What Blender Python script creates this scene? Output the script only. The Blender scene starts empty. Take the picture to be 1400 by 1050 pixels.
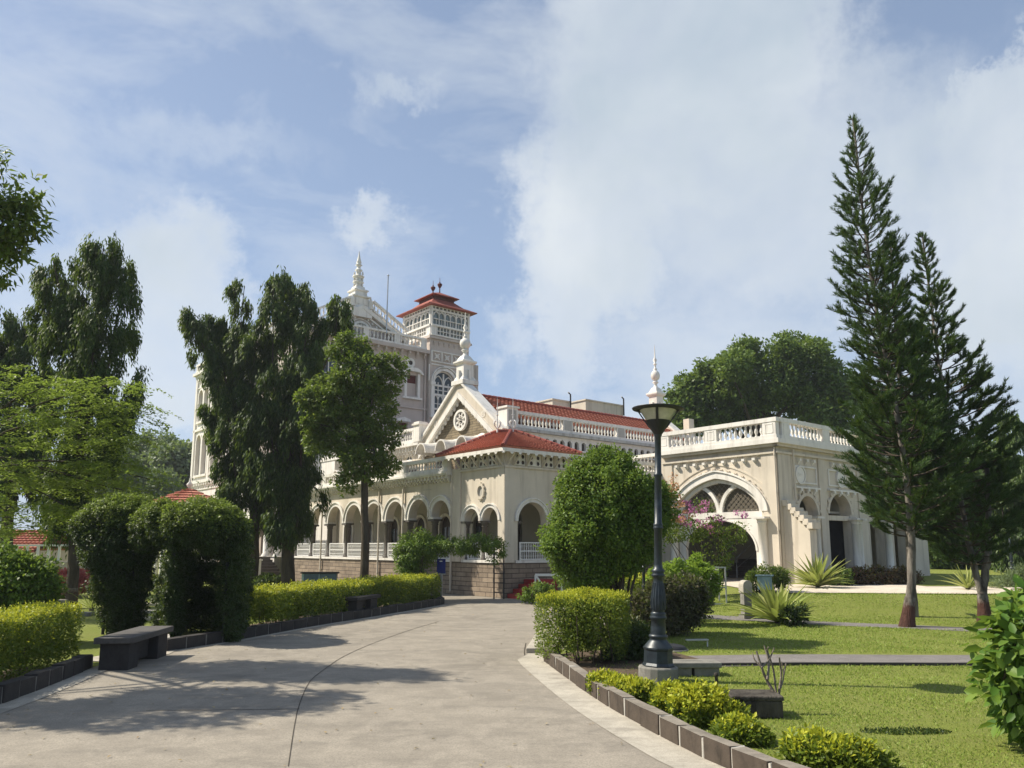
import bpy, math, random
import numpy as np
from mathutils import Vector, Matrix

# ------------------------------------------------------------------ camera, sky, sun, exposure
R = math.radians
scene = bpy.context.scene
EYE = 1.7
PITCH = R(9.0)
FPX = 1060.0
cam_data = bpy.data.cameras.new("camera")
cam = bpy.data.objects.new("camera", cam_data)
scene.collection.objects.link(cam)
cam.location = (0, 0, EYE)
cam.rotation_euler = (R(90) + PITCH, 0, 0)
cam_data.sensor_fit = 'HORIZONTAL'
cam_data.sensor_width = 36.0
cam_data.lens = 36.0 * FPX / 1400.0
cam_data.shift_y = 54.0 / 1400.0
cam_data.clip_start = 0.05
cam_data.clip_end = 3000
scene.camera = cam

SUN_EL = R(47.0)
SUN_DIR = Vector((-0.985 * math.cos(SUN_EL), 0.174 * math.cos(SUN_EL), math.sin(SUN_EL)))   # towards the sun
world = bpy.data.worlds.new("World")
scene.world = world
world.use_nodes = True
SKY_STRENGTH = 0.070
SUN_STRENGTH = 4.8
sun_data = bpy.data.lights.new("sun", 'SUN')
sun_data.energy = SUN_STRENGTH
sun_data.angle = R(0.5)
sun_data.color = (1.0, 0.92, 0.78)
sun = bpy.data.objects.new("sun", sun_data)
scene.collection.objects.link(sun)
sun.rotation_euler = SUN_DIR.to_track_quat('Z', 'Y').to_euler()
sun.location = (-30, 20, 60)
scene.view_settings.view_transform = 'Standard'
scene.view_settings.look = 'None'
scene.view_settings.gamma = 1.0
scene.view_settings.exposure = 0.63
scene.render.engine = 'CYCLES'
scene.cycles.max_bounces = 6
scene.cycles.transparent_max_bounces = 12


def build_sky():
    nt = world.node_tree
    N, LK = nt.nodes, nt.links
    N.clear()
    out = N.new('ShaderNodeOutputWorld')
    bg = N.new('ShaderNodeBackground')
    sky = N.new('ShaderNodeTexSky')
    sky.sky_type = 'NISHITA'
    sky.sun_disc = False
    sky.sun_elevation = SUN_EL
    sky.sun_rotation = math.atan2(SUN_DIR.x, SUN_DIR.y)
    sky.altitude = 500
    sky.air_density = 1.0
    sky.dust_density = 2.2
    sky.ozone_density = 2.0
    bg.inputs['Strength'].default_value = SKY_STRENGTH
    tc = N.new('ShaderNodeTexCoord')
    sep = N.new('ShaderNodeSeparateXYZ')
    LK.new(tc.outputs['Generated'], sep.inputs[0])

    def math_(op, a, b=None, c=None, clamp=False):
        m = N.new('ShaderNodeMath')
        m.operation = op
        m.use_clamp = clamp
        for i, v in enumerate((a, b, c)):
            if v is None:
                continue
            if isinstance(v, (int, float)):
                m.inputs[i].default_value = v
            else:
                LK.new(v, m.inputs[i])
        return m.outputs[0]
    # direction -> azimuth (0 = straight ahead) and elevation
    az = math_('ARCTAN2', sep.outputs[0], sep.outputs[1])
    el = math_('ARCSINE', sep.outputs[2])
    comb = N.new('ShaderNodeCombineXYZ')
    LK.new(az, comb.inputs[0])
    LK.new(el, comb.inputs[1])

    def noise(scale, detail, rough, dist=0.0, vec=comb.outputs[0], off=(0, 0, 0), sc=(1, 1, 1)):
        mp = N.new('ShaderNodeMapping')
        mp.inputs['Location'].default_value = off
        mp.inputs['Scale'].default_value = sc
        LK.new(vec, mp.inputs[0])
        n = N.new('ShaderNodeTexNoise')
        n.inputs['Scale'].default_value = scale
        n.inputs['Detail'].default_value = detail
        n.inputs['Roughness'].default_value = rough
        n.inputs['Distortion'].default_value = dist
        LK.new(mp.outputs[0], n.inputs['Vector'])
        return n.outputs[0]
    # billow displacement of the direction
    warp = N.new('ShaderNodeTexNoise')
    warp.inputs['Scale'].default_value = 8.0
    warp.inputs['Detail'].default_value = 7.0
    warp.inputs['Roughness'].default_value = 0.66
    LK.new(comb.outputs[0], warp.inputs['Vector'])
    sub = N.new('ShaderNodeVectorMath')
    sub.operation = 'SUBTRACT'
    LK.new(warp.outputs['Color'], sub.inputs[0])
    sub.inputs[1].default_value = (0.5, 0.5, 0.5)
    scl = N.new('ShaderNodeVectorMath')
    scl.operation = 'SCALE'
    LK.new(sub.outputs[0], scl.inputs[0])
    scl.inputs['Scale'].default_value = 0.25
    add = N.new('ShaderNodeVectorMath')
    add.operation = 'ADD'
    LK.new(comb.outputs[0], add.inputs[0])
    LK.new(scl.outputs[0], add.inputs[1])
    sw = N.new('ShaderNodeSeparateXYZ')
    LK.new(add.outputs[0], sw.inputs[0])
    azw, elw = sw.outputs[0], sw.outputs[1]

    def cloud(a, e, ra, re, soft, amp):
        """one cloud bank: an ellipse on the sky with a soft edge"""
        da = math_('DIVIDE', math_('SUBTRACT', azw, R(a)), R(ra))
        de = math_('DIVIDE', math_('SUBTRACT', elw, R(e)), R(re))
        d = math_('SQRT', math_('ADD', math_('MULTIPLY', da, da), math_('MULTIPLY', de, de)))
        m = N.new('ShaderNodeMapRange')
        m.interpolation_type = 'SMOOTHSTEP'
        m.inputs['From Min'].default_value = 1.0
        m.inputs['From Max'].default_value = 1.0 - soft
        m.inputs['To Max'].default_value = amp
        LK.new(d, m.inputs[0])
        return m.outputs[0]
    banks = CLOUD_BANKS
    tot = None
    for b in banks:
        c = cloud(*b)
        tot = c if tot is None else math_('MAXIMUM', tot, c)
    wisp = noise(3.2, 6.0, 0.62, 0.4, sc=(1.0, 2.2, 1.0), off=(1.7, 0.4, 0))
    body = noise(5.0, 7.0, 0.62, 0.5, off=(4.2, 1.1, 0))
    # holes and thin places inside the banks
    hole = N.new('ShaderNodeMapRange')
    hole.inputs['From Min'].default_value = 0.30
    hole.inputs['From Max'].default_value = 0.62
    hole.inputs['To Min'].default_value = 0.52
    hole.inputs['To Max'].default_value = 1.0
    LK.new(body, hole.inputs[0])
    tot = math_('MULTIPLY', tot, hole.outputs[0])
    wm = N.new('ShaderNodeMapRange')
    wm.inputs['From Min'].default_value = 0.47
    wm.inputs['From Max'].default_value = 0.78
    wm.inputs['To Max'].default_value = 0.55
    LK.new(wisp, wm.inputs[0])
    tot = math_('ADD', tot, math_('MULTIPLY', wm.outputs[0], math_('SUBTRACT', 1.0, tot, clamp=True)))
    # cloud brightness: lit tops, greyer bellies
    lit = noise(2.6, 5.0, 0.55, 0.3, off=(9.0, 3.0, 0))
    cr = N.new('ShaderNodeValToRGB')
    cr.color_ramp.elements[0].position = 0.36
    cr.color_ramp.elements[0].color = (5.1, 5.9, 6.7, 1)
    cr.color_ramp.elements[1].position = 0.68
    cr.color_ramp.elements[1].color = (8.5, 8.8, 8.95, 1)
    edge = math_('SUBTRACT', 1.0, tot, clamp=True)
    LK.new(math_('ADD', math_('MULTIPLY', lit, 0.80), math_('MULTIPLY', edge, 0.30)), cr.inputs[0])
    # the Nishita blue, whitened by thin overall haze towards the horizon
    hz = N.new('ShaderNodeMapRange')
    hz.inputs['From Min'].default_value = 0.0
    hz.inputs['From Max'].default_value = 0.60
    hz.inputs['To Min'].default_value = 0.62
    hz.inputs['To Max'].default_value = 0.34
    LK.new(sep.outputs[2], hz.inputs[0])
    mx0 = N.new('ShaderNodeMix')
    mx0.data_type = 'RGBA'
    LK.new(hz.outputs[0], mx0.inputs[0])
    LK.new(sky.outputs[0], mx0.inputs[6])
    mx0.inputs[7].default_value = (4.9, 6.35, 8.8, 1)
    mx = N.new('ShaderNodeMix')
    mx.data_type = 'RGBA'
    LK.new(tot, mx.inputs[0])
    LK.new(mx0.outputs[2], mx.inputs[6])
    LK.new(cr.outputs[0], mx.inputs[7])
    LK.new(mx.outputs[2], bg.inputs['Color'])
    LK.new(bg.outputs[0], out.inputs['Surface'])


#               azimuth, elevation, half width, half height (degrees), softness, density
CLOUD_BANKS = [
    (14.5, 33.5, 14.5, 14.0, 0.42, 1.0),
    (7.0, 24.0, 8.0, 9.5, 0.5, 0.95),
    (22.0, 23.0, 18.0, 12.5, 0.7, 0.85),
    (4.0, 17.5, 4.5, 9.0, 0.7, 0.8),
    (14.0, 14.0, 13.0, 8.0, 0.9, 0.55),
    (35.0, 21.0, 8.0, 9.0, 0.24, 1.0),
    (31.0, 14.5, 9.0, 6.0, 0.8, 0.75),
    (-25.5, 15.0, 8.5, 8.5, 0.45, 0.9),
    (-30.0, 12.0, 12.0, 7.0, 0.9, 0.7),
    (-37.5, 22.5, 3.0, 2.0, 0.8, 0.95),
    (-10.5, 24.0, 3.2, 2.0, 0.9, 0.8),
    (-10.0, 32.5, 5.0, 1.6, 1.0, 0.5),
    (-25.0, 27.5, 15.0, 2.6, 1.0, 0.25),
    (0.0, 15.0, 3.5, 2.5, 1.0, 0.5),
    (10.0, 7.0, 60.0, 6.0, 1.0, 0.5),
]
build_sky()

# ------------------------------------------------------------------ helpers
rnd = random.Random(7)
COL = scene.collection
CP, SP = math.cos(PITCH), math.sin(PITCH)


def ray(px, py):
    r = (px - 700.0) / FPX
    u = (579.0 - py) / FPX
    return Vector((r, CP - u * SP, SP + u * CP))


def sstep(a, b, x):
    t = min(1.0, max(0.0, (x - a) / (b - a)))
    return t * t * (3 - 2 * t)


def H(x, y):
    """height of the ground: flat, with the lawn rising to the terrace of the carriage porch"""
    return 0.42 * sstep(18.9, 21.3, y) * sstep(3.6, 6.6, x)


def gp(px, py, z=None):
    """where the ground is seen in that direction"""
    d = ray(px, py)
    if z is not None:
        t = (z - EYE) / d.z
        return Vector((d.x * t, d.y * t, z))
    t = -EYE / d.z
    z0 = 0
    for _ in range(12):
        z0 = H(d.x * t, d.y * t)
        t = 0.5 * t + 0.5 * (z0 - EYE) / d.z
    return Vector((d.x * t, d.y * t, z0))


def dp(px, py, Y):
    d = ray(px, py)
    t = Y / d.y
    return Vector((d.x * t, Y, EYE + d.z * t))


class MB:
    """collects faces of one mesh"""

    def __init__(self):
        self.v, self.f, self.s, self.m = [], [], [], []

    def add(self, verts, faces, smooth=False, mat=0):
        o = len(self.v)
        self.v.extend([tuple(p) for p in verts])
        for f in faces:
            self.f.append(tuple(i + o for i in f))
            self.s.append(smooth)
            self.m.append(mat)

    def quad(self, a, b, c, d, mat=0):
        self.add([a, b, c, d], [(0, 1, 2, 3)], mat=mat)

    def poly(self, pts, mat=0):
        self.add(pts, [tuple(range(len(pts)))], mat=mat)

    def box(self, x0, x1, y0, y1, z0, z1, mat=0):
        v = [(x0, y0, z0), (x1, y0, z0), (x1, y1, z0), (x0, y1, z0), (x0, y0, z1), (x1, y0, z1), (x1, y1, z1), (x0, y1, z1)]
        self.add(v, [(0, 3, 2, 1), (4, 5, 6, 7), (0, 1, 5, 4), (1, 2, 6, 5), (2, 3, 7, 6), (3, 0, 4, 7)], mat=mat)

    def fbox(self, fr, s0, s1, z0, z1, d0, d1, mat=0):
        """box on a wall frame: s along, z up, d outwards"""
        v = [fr(s, z, d) for d in (d0, d1) for z in (z0, z1) for s in (s0, s1)]
        self.add(v, [(0, 1, 3, 2), (4, 6, 7, 5), (0, 4, 5, 1), (2, 3, 7, 6), (0, 2, 6, 4), (1, 5, 7, 3)], mat=mat)

    def bar(self, a, b, w, h=None, mat=0):
        """rectangular bar from a to b"""
        a, b = Vector(a), Vector(b)
        h = h or w
        d = (b - a).normalized()
        up = Vector((0, 0, 1)) if abs(d.z) < .95 else Vector((1, 0, 0))
        s = d.cross(up).normalized() * w / 2
        t = s.cross(d).normalized() * h / 2
        v = [a - s - t, a + s - t, a + s + t, a - s + t, b - s - t, b + s - t, b + s + t, b - s + t]
        self.add(v, [(0, 3, 2, 1), (4, 5, 6, 7), (0, 1, 5, 4), (1, 2, 6, 5), (2, 3, 7, 6), (3, 0, 4, 7)], mat=mat)

    def lathe(self, prof, c=(0, 0, 0), n=12, smooth=True, mat=0, rot=0.0, sq=False):
        """prof: list of (radius, z)"""
        v, f = [], []
        k = (1 / math.cos(math.pi / n)) if sq else 1
        for r, z in prof:
            for i in range(n):
                a = 2 * math.pi * (i + (.5 if sq else 0)) / n + rot
                v.append((c[0] + r * k * math.cos(a), c[1] + r * k * math.sin(a), c[2] + z))
        for j in range(len(prof) - 1):
            for i in range(n):
                i2 = (i + 1) % n
                f.append((j * n + i, j * n + i2, (j + 1) * n + i2, (j + 1) * n + i))
        self.add(v, f, smooth and not sq, mat)
        self.add(v[:n], [tuple(reversed(range(n)))], False, mat)
        self.add(v[-n:], [tuple(range(n))], False, mat)

    def tube(self, pts, radii, n=7, smooth=True, mat=0):
        pts = [Vector(p) for p in pts]
        if isinstance(radii, (int, float)):
            radii = [radii] * len(pts)
        v, f = [], []
        prev = None
        for i, p in enumerate(pts):
            d = (pts[min(i + 1, len(pts) - 1)] - pts[max(i - 1, 0)]).normalized()
            if prev is None:
                s = d.orthogonal().normalized()
            else:
                s = (prev - d * prev.dot(d))
                s = s.normalized() if s.length > 1e-6 else d.orthogonal().normalized()
            prev = s
            t = d.cross(s)
            for k in range(n):
                a = 2 * math.pi * k / n
                v.append(p + (s * math.cos(a) + t * math.sin(a)) * radii[i])
        for j in range(len(pts) - 1):
            for k in range(n):
                k2 = (k + 1) % n
                f.append((j * n + k, j * n + k2, (j + 1) * n + k2, (j + 1) * n + k))
        self.add(v, f, smooth, mat)
        self.add(v[:n], [tuple(reversed(range(n)))], False, mat)
        self.add(v[-n:], [tuple(range(n))], False, mat)

    def prism(self, pts, h, mat=0):
        """flat polygon pts (3D) pushed along vector h"""
        h = Vector(h)
        n = len(pts)
        a = [Vector(p) for p in pts]
        v = a + [p + h for p in a]
        f = [tuple(reversed(range(n))), tuple(range(n, 2 * n))]
        f += [(i, (i + 1) % n, n + (i + 1) % n, n + i) for i in range(n)]
        self.add(v, f, mat=mat)

    def build(self, name, mats, parent=None, bevel=0.0):
        me = bpy.data.meshes.new(name)
        me.from_pydata(self.v, [], self.f)
        if not isinstance(mats, (list, tuple)):
            mats = [mats]
        for m in mats:
            me.materials.append(m)
        me.polygons.foreach_set('use_smooth', self.s)
        me.polygons.foreach_set('material_index', self.m)
        me.update()
        o = bpy.data.objects.new(name, me)
        COL.objects.link(o)
        if parent is not None:
            o.parent = parent
        if bevel:
            b = o.modifiers.new('bevel', 'BEVEL')
            b.width = bevel
            b.segments = 2
            b.limit_method = 'ANGLE'
            b.angle_limit = R(40)
        return o


def tag(o, label=None, cat=None, group=None, kind=None):
    if label:
        o['label'] = label
    if cat:
        o['category'] = cat
    if group:
        o['group'] = group
    if kind:
        o['kind'] = kind
    return o


def empty(name, loc=(0, 0, 0), rz=0.0, label=None, cat=None, group=None):
    o = bpy.data.objects.new(name, None)
    COL.objects.link(o)
    o.location = loc
    o.rotation_euler = (0, 0, rz)
    return tag(o, label, cat, group)


def kids(o):
    return [c for c in COL.objects if c.parent == o]


def copy_tree(o, parent=None):
    c = o.copy()
    COL.objects.link(c)
    if parent is not None:
        c.parent = parent
    for ch in kids(o):
        copy_tree(ch, c)
    return c


# ------------------------------------------------------------------ materials
class NT:
    def __init__(self, name):
        self.mat = bpy.data.materials.new(name)
        self.mat.use_nodes = True
        self.n = self.mat.node_tree.nodes
        self.l = self.mat.node_tree.links
        self.n.clear()
        self.out = self.n.new('ShaderNodeOutputMaterial')

    def node(self, t, **kw):
        n = self.n.new(t)
        for k, v in kw.items():
            setattr(n, k, v)
        return n

    def link(self, a, b):
        self.l.new(a, b)

    def coord(self, kind='Object', scale=(1, 1, 1), rot=(0, 0, 0)):
        tc = self.node('ShaderNodeTexCoord')
        mp = self.node('ShaderNodeMapping')
        mp.inputs['Scale'].default_value = scale
        mp.inputs['Rotation'].default_value = rot
        self.link(tc.outputs[kind], mp.inputs[0])
        return mp.outputs[0]

    def noise(self, vec, scale, detail=4, rough=.55, dist=0):
        n = self.node('ShaderNodeTexNoise')
        n.inputs['Scale'].default_value = scale
        n.inputs['Detail'].default_value = detail
        n.inputs['Roughness'].default_value = rough
        n.inputs['Distortion'].default_value = dist
        self.link(vec, n.inputs['Vector'])
        return n.outputs[0]

    def ramp(self, fac, stops, interp='LINEAR'):
        r = self.node('ShaderNodeValToRGB')
        r.color_ramp.interpolation = interp
        e = r.color_ramp.elements
        while len(e) < len(stops):
            e.new(.5)
        for i, (p, c) in enumerate(stops):
            e[i].position = p
            e[i].color = (c[0], c[1], c[2], 1) if not isinstance(c, (int, float)) else (c, c, c, 1)
        self.link(fac, r.inputs[0])
        return r.outputs[0]

    def mix(self, fac, a, b, mode='MIX'):
        m = self.node('ShaderNodeMix', data_type='RGBA', blend_type=mode)
        for sock, v in ((m.inputs[0], fac), (m.inputs[6], a), (m.inputs[7], b)):
            if isinstance(v, (int, float)):
                sock.default_value = v
            elif isinstance(v, tuple):
                sock.default_value = (v[0], v[1], v[2], 1)
            else:
                self.link(v, sock)
        return m.outputs[2]

    def mth(self, op, a, b=0.0):
        m = self.node('ShaderNodeMath', operation=op)
        for i, v in enumerate((a, b)):
            if isinstance(v, (int, float)):
                m.inputs[i].default_value = v
            else:
                self.link(v, m.inputs[i])
        return m.outputs[0]

    def bump(self, h, strength=.3, dist=.02):
        b = self.node('ShaderNodeBump')
        b.inputs['Strength'].default_value = strength
        b.inputs['Distance'].default_value = dist
        self.link(h, b.inputs['Height'])
        return b.outputs[0]

    def princ(self, color, rough=.7, spec=.3, normal=None, metal=0):
        p = self.node('ShaderNodeBsdfPrincipled')
        for sock, v in ((p.inputs['Base Color'], color), (p.inputs['Roughness'], rough), (p.inputs['Metallic'], metal)):
            if isinstance(v, (int, float)):
                sock.default_value = v
            elif isinstance(v, tuple):
                sock.default_value = (v[0], v[1], v[2], 1)
            else:
                self.link(v, sock)
        p.inputs['Specular IOR Level'].default_value = spec
        if normal is not None:
            self.link(normal, p.inputs['Normal'])
        return p.outputs[0]

    def done(self, shader):
        self.link(shader, self.out.inputs['Surface'])
        return self.mat


def m_paint(name, col, dirt=(.30, .27, .22), amount=.45, rough=.75, streak=True, scale=1.0):
    """painted plaster with rain streaks and grime of its own"""
    t = NT(name)
    v = t.coord('Object')
    vs = t.coord('Object', (2.6, 2.6, .28))
    n1 = t.noise(v, .9 * scale, 6, .62)
    n2 = t.noise(vs, 1.6 * scale, 5, .6)
    n3 = t.noise(v, 26 * scale, 3, .5)
    var = t.mix(t.ramp(n1, [(.35, 0), (.7, 1)]), tuple(c * .90 for c in col), tuple(min(1, c * 1.05) for c in col))
    st = t.ramp(n2, [(.50, 0), (.78, 1)])
    c = t.mix(t.mth('MULTIPLY', st, amount if streak else amount * .3), var, dirt)
    return t.done(t.princ(c, rough, .25, t.bump(n3, .18, .01)))


def m_stone(name, col, col2, sx, sz, mortar=(.12, .10, .085), ax='side'):
    """coursed stone or brick on walls: courses in z, joints along the wall"""
    t = NT(name)
    tc = t.node('ShaderNodeTexCoord')
    sp = t.node('ShaderNodeSeparateXYZ')
    t.link(tc.outputs['Object'], sp.inputs[0])
    along = t.mth('ADD', sp.outputs[0], sp.outputs[1])
    cb = t.node('ShaderNodeCombineXYZ')
    t.link(along, cb.inputs[0])
    t.link(sp.outputs[2], cb.inputs[1])
    b = t.node('ShaderNodeTexBrick')
    b.inputs['Scale'].default_value = 1.0
    b.inputs['Brick Width'].default_value = sx
    b.inputs['Row Height'].default_value = sz
    b.inputs['Mortar Size'].default_value = .012
    b.inputs['Mortar Smooth'].default_value = .3
    b.inputs['Color1'].default_value = (*col, 1)
    b.inputs['Color2'].default_value = (*col2, 1)
    b.inputs['Mortar'].default_value = (*mortar, 1)
    b.inputs['Bias'].default_value = 0.0
    t.link(cb.outputs[0], b.inputs['Vector'])
    v = t.coord('Object')
    n = t.noise(v, 3.0, 6, .65)
    n2 = t.noise(v, 22.0, 4, .6)
    c = t.mix(.55, b.outputs['Color'], t.ramp(n, [(.3, .22), (.7, .85)]), 'MULTIPLY')
    c = t.mix(.25, c, t.ramp(n2, [(.3, .3), (.7, .9)]), 'MULTIPLY')
    h = t.mth('SUBTRACT', t.mth('MULTIPLY', n2, .5), b.outputs['Fac'])
    return t.done(t.princ(c, .85, .2, t.bump(h, .7, .02)))


def m_tile(name, col, col2, axis_u=0, pitch=.2, row=.24, dirt=.5):
    """clay roof tiles: waves across the slope, rows up the slope (local axes of the object)"""
    t = NT(name)
    v = t.coord('Object')
    n = t.noise(v, 2.2, 6, .65)
    n2 = t.noise(v, 9.0, 4, .6)
    c = t.mix(t.ramp(n, [(.3, 0), (.7, 1)]), col, col2)
    vo = t.node('ShaderNodeTexVoronoi')
    vo.inputs['Scale'].default_value = 4.6
    t.link(v, vo.inputs['Vector'])
    c = t.mix(.30, c, t.ramp(t.mth('FRACT', t.mth('MULTIPLY', vo.outputs['Distance'], 7.3)), [(0, .35), (1, 1.0)]), 'MULTIPLY')
    c = t.mix(t.mth('MULTIPLY', t.ramp(n2, [(.52, 0), (.75, 1)]), dirt), c, (.10, .07, .06))
    return t.done(t.princ(c, .72, .3, t.bump(n2, .25, .01)))


def m_leaf(name, cols, trans=.35, rough=.45, tint=(.30, .42, .05), spec=.35):
    rough, spec = max(rough, .5), min(spec, .24)
    cols = [tuple(c * (1.35 if max(q) < .3 else 1.0) for c in q) for q in cols]
    """leaves: each leaf its own shade of the kind's colours; light also comes through"""
    t = NT(name)
    g = t.node('ShaderNodeNewGeometry')
    k = len(cols)
    c = t.ramp(g.outputs['Random Per Island'], [(i / max(1, k - 1), cols[i]) for i in range(k)])
    v = t.coord('Object')
    n = t.noise(v, 1.1, 3, .6)
    c = t.mix(t.ramp(n, [(.35, 0.0), (.7, .45)]), c, tuple(.5 * a for a in cols[len(cols) // 2]))
    p = t.princ(c, rough, spec if 'mast' not in name else .10)
    tr = t.node('ShaderNodeBsdfTranslucent')
    t.link(t.mix(.55, c, tint), tr.inputs['Color'])
    ms = t.node('ShaderNodeMixShader')
    ms.inputs[0].default_value = trans
    t.link(p, ms.inputs[1])
    t.link(tr.outputs[0], ms.inputs[2])
    return t.done(ms.outputs[0])


def m_bark(name, col, col2, scale=6):
    t = NT(name)
    v = t.coord('Object', (1, 1, .25))
    n = t.noise(v, scale, 6, .65)
    n2 = t.noise(v, scale * 5, 4, .6)
    c = t.mix(t.ramp(n, [(.35, 0), (.65, 1)]), col, col2)
    return t.done(t.princ(c, .9, .15, t.bump(n2, .9, .03)))


def m_plain(name, col, rough=.6, spec=.3, metal=0, var=.25, scale=8, bump=.15):
    t = NT(name)
    v = t.coord('Object')
    n = t.noise(v, scale, 5, .6)
    c = t.mix(t.ramp(n, [(.3, 0), (.7, 1)]), tuple(a * (1 - var) for a in col), tuple(min(1, a * (1 + var * .5)) for a in col))
    return t.done(t.princ(c, rough, spec, t.bump(n, bump, .01), metal))


M = {}
M['cream'] = m_paint('cream_plaster', (.61, .545, .45), (.25, .21, .16), .55)
M['white'] = m_paint('white_trim', (.74, .71, .655), (.27, .24, .20), .58)
M['pearl'] = m_paint('mauve_plaster', (.50, .435, .385), (.30, .25, .22), .30)
M['greypanel'] = m_paint('grey_panel', (.40, .38, .34), (.25, .23, .2), .3)
M['weather'] = m_paint('weathered_slab', (.45, .44, .41), (.08, .08, .075), .9)
M['plinth'] = m_stone('brown_plinth_stone', (.44, .35, .26), (.31, .245, .185), .62, .16)
M['gablestone'] = m_stone('gable_stone', (.36, .29, .19), (.29, .235, .155), .5, .105, (.17, .14, .10))
M['darkstone'] = m_plain('dark_column_stone', (.10, .085, .07), .5, .4)
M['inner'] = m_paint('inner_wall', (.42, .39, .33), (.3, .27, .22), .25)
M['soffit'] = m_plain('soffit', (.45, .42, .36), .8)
M['tile'] = m_tile('red_clay_tile', (.50, .185, .12), (.39, .13, .085), dirt=.6)
M['redroof'] = m_tile('red_sheet_roof', (.33, .085, .06), (.25, .06, .042), dirt=.25)
M['redwood'] = m_plain('dark_red_paint', (.10, .022, .018), .7)
M['deepdark'] = m_plain('opening_shade_black', (.010, .010, .012), .95, .05)  # near black, stands for the shade inside an open porch bay
M['door'] = m_plain('dark_door_wood', (.035, .022, .016), .5, .4)
M['darkglass'] = m_plain('dark_window_glass', (.035, .045, .05), .12, .5, var=.15, bump=.03)
M['greyglass'] = m_plain('grey_window_glass', (.16, .20, .21), .15, .5, var=.2, bump=.03)
M['blackiron'] = m_plain('black_iron', (.02, .02, .022), .5, .4)
M['whiteiron'] = m_plain('white_iron', (.72, .71, .68), .5, .4, var=.1)
M['redpaint'] = m_plain('red_step_paint', (.33, .035, .035), .65, .3, var=.35, scale=5)
M['galv'] = m_plain('pale_metal', (.46, .47, .47), .35, .5, .6, var=.2)
# ------------------------------------------------------------------ ground, road, paths, kerbs
def m_lawn():
    t = NT('lawn')
    v = t.coord('Object')
    n1 = t.noise(v, .35, 5, .6)
    n2 = t.noise(v, 3.0, 6, .7)
    n3 = t.noise(v, 45, 4, .7)
    c = t.mix(t.ramp(n1, [(.3, 0), (.7, 1)]), (.19, .225, .042), (.25, .275, .06))
    c = t.mix(t.ramp(n2, [(.45, 0), (.8, .8)]), c, (.25, .235, .085))
    c = t.mix(t.ramp(n3, [(.3, .7), (.6, 0)]), c, (.085, .125, .022))
    return t.done(t.princ(c, .85, .15, t.bump(n3, 1.0, .03)))


def m_concrete(name, col, scale=1.0, stain=(.12, .11, .095), amt=.55, spec=.3):
    t = NT(name)
    v = t.coord('Object')
    vs = t.coord('Object', (.5, 2.2, 1))
    n1 = t.noise(v, .45 * scale, 7, .62, .3)
    n2 = t.noise(vs, 1.3 * scale, 6, .65)
    n3 = t.noise(v, 60 * scale, 4, .7)
    n4 = t.noise(v, 9 * scale, 5, .65)
    c = t.mix(t.ramp(n1, [(.32, 0), (.68, 1)]), tuple(a * .80 for a in col), tuple(a * 1.08 for a in col))
    c = t.mix(t.mth('MULTIPLY', t.ramp(n2, [(.46, 0), (.70, 1)]), amt), c, stain)
    n5 = t.noise(v, 2.3 * scale, 8, .7, .6)
    c = t.mix(t.mth('MULTIPLY', t.ramp(n5, [(.40, 1), (.56, 0)]), .5), c, tuple(min(1, a * 1.35) for a in col))
    c = t.mix(t.mth('MULTIPLY', t.ramp(n4, [(.5, 0), (.75, 1)]), .3), c, tuple(a * .55 for a in col))
    c = t.mix(t.mth('MULTIPLY', t.ramp(n3, [(.42, 1), (.55, 0)]), .5), c, tuple(a * .55 for a in col))
    return t.done(t.princ(c, .88, spec, t.bump(n3, .5, .006)))


M['lawn'] = m_lawn()
M['road'] = m_concrete('road_concrete', (.275, .245, .20), amt=.5)
M['gutter'] = m_concrete('gutter_concrete', (.42, .385, .32), 1.5)
M['path'] = m_concrete('path_asphalt', (.19, .175, .165), 2)
M['paving'] = m_concrete('pale_paving', (.60, .53, .43), 1.2, amt=.3)
M['crack'] = m_plain('crack_filler', (.075, .065, .052), .9, .1)
M['kerbstone'] = m_concrete('kerb_stone', (.085, .066, .050), 3, (.022, .018, .014), .9)
M['kerbtop'] = m_concrete('worn_kerb_top', (.25, .22, .18), 3, (.07, .06, .05), .7)
M['kerbdark'] = m_concrete('blackened_kerb_stone', (.050, .045, .042), 3, stain=(.02, .02, .02), amt=.5)
M['mortar'] = m_concrete('kerb_mortar', (.50, .47, .41), 4, amt=.25)
M['mortardark'] = m_concrete('grimy_mortar', (.20, .19, .17), 4, amt=.5)
M['soil'] = m_concrete('soil', (.10, .07, .045), 4, stain=(.03, .025, .02))


def build_ground():
    fx = [-900, -400, -200, -120, -80, -50] + [-35 + .8 * i for i in range(95)] + [50, 80, 120, 200, 400, 900]
    fy = [-60, -30] + [-12 + .8 * i for i in range(92)] + [70, 90, 130, 200, 400, 900]
    b = MB()
    nx, ny = len(fx), len(fy)
    v = [(x, y, H(x, y)) for y in fy for x in fx]
    f = [(j * nx + i, j * nx + i + 1, (j + 1) * nx + i + 1, (j + 1) * nx + i) for j in range(ny - 1) for i in range(nx - 1)]
    b.add(v, f, True)
    tag(b.build('ground', M['lawn']), kind='structure')


build_ground()


def sheet(name, pts, z, mat, follow=False):
    """a flat sheet lying on the ground; fan of a (nearly convex) outline"""
    import mathutils.geometry as mg
    tri = mg.tessellate_polygon([[Vector((p[0], p[1], 0)) for p in pts]])
    b = MB()
    b.add([(p[0], p[1], (H(p[0], p[1]) if follow else 0) + z) for p in pts], [tuple(t) for t in tri])
    return tag(b.build(name, mat), kind='structure')


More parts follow.
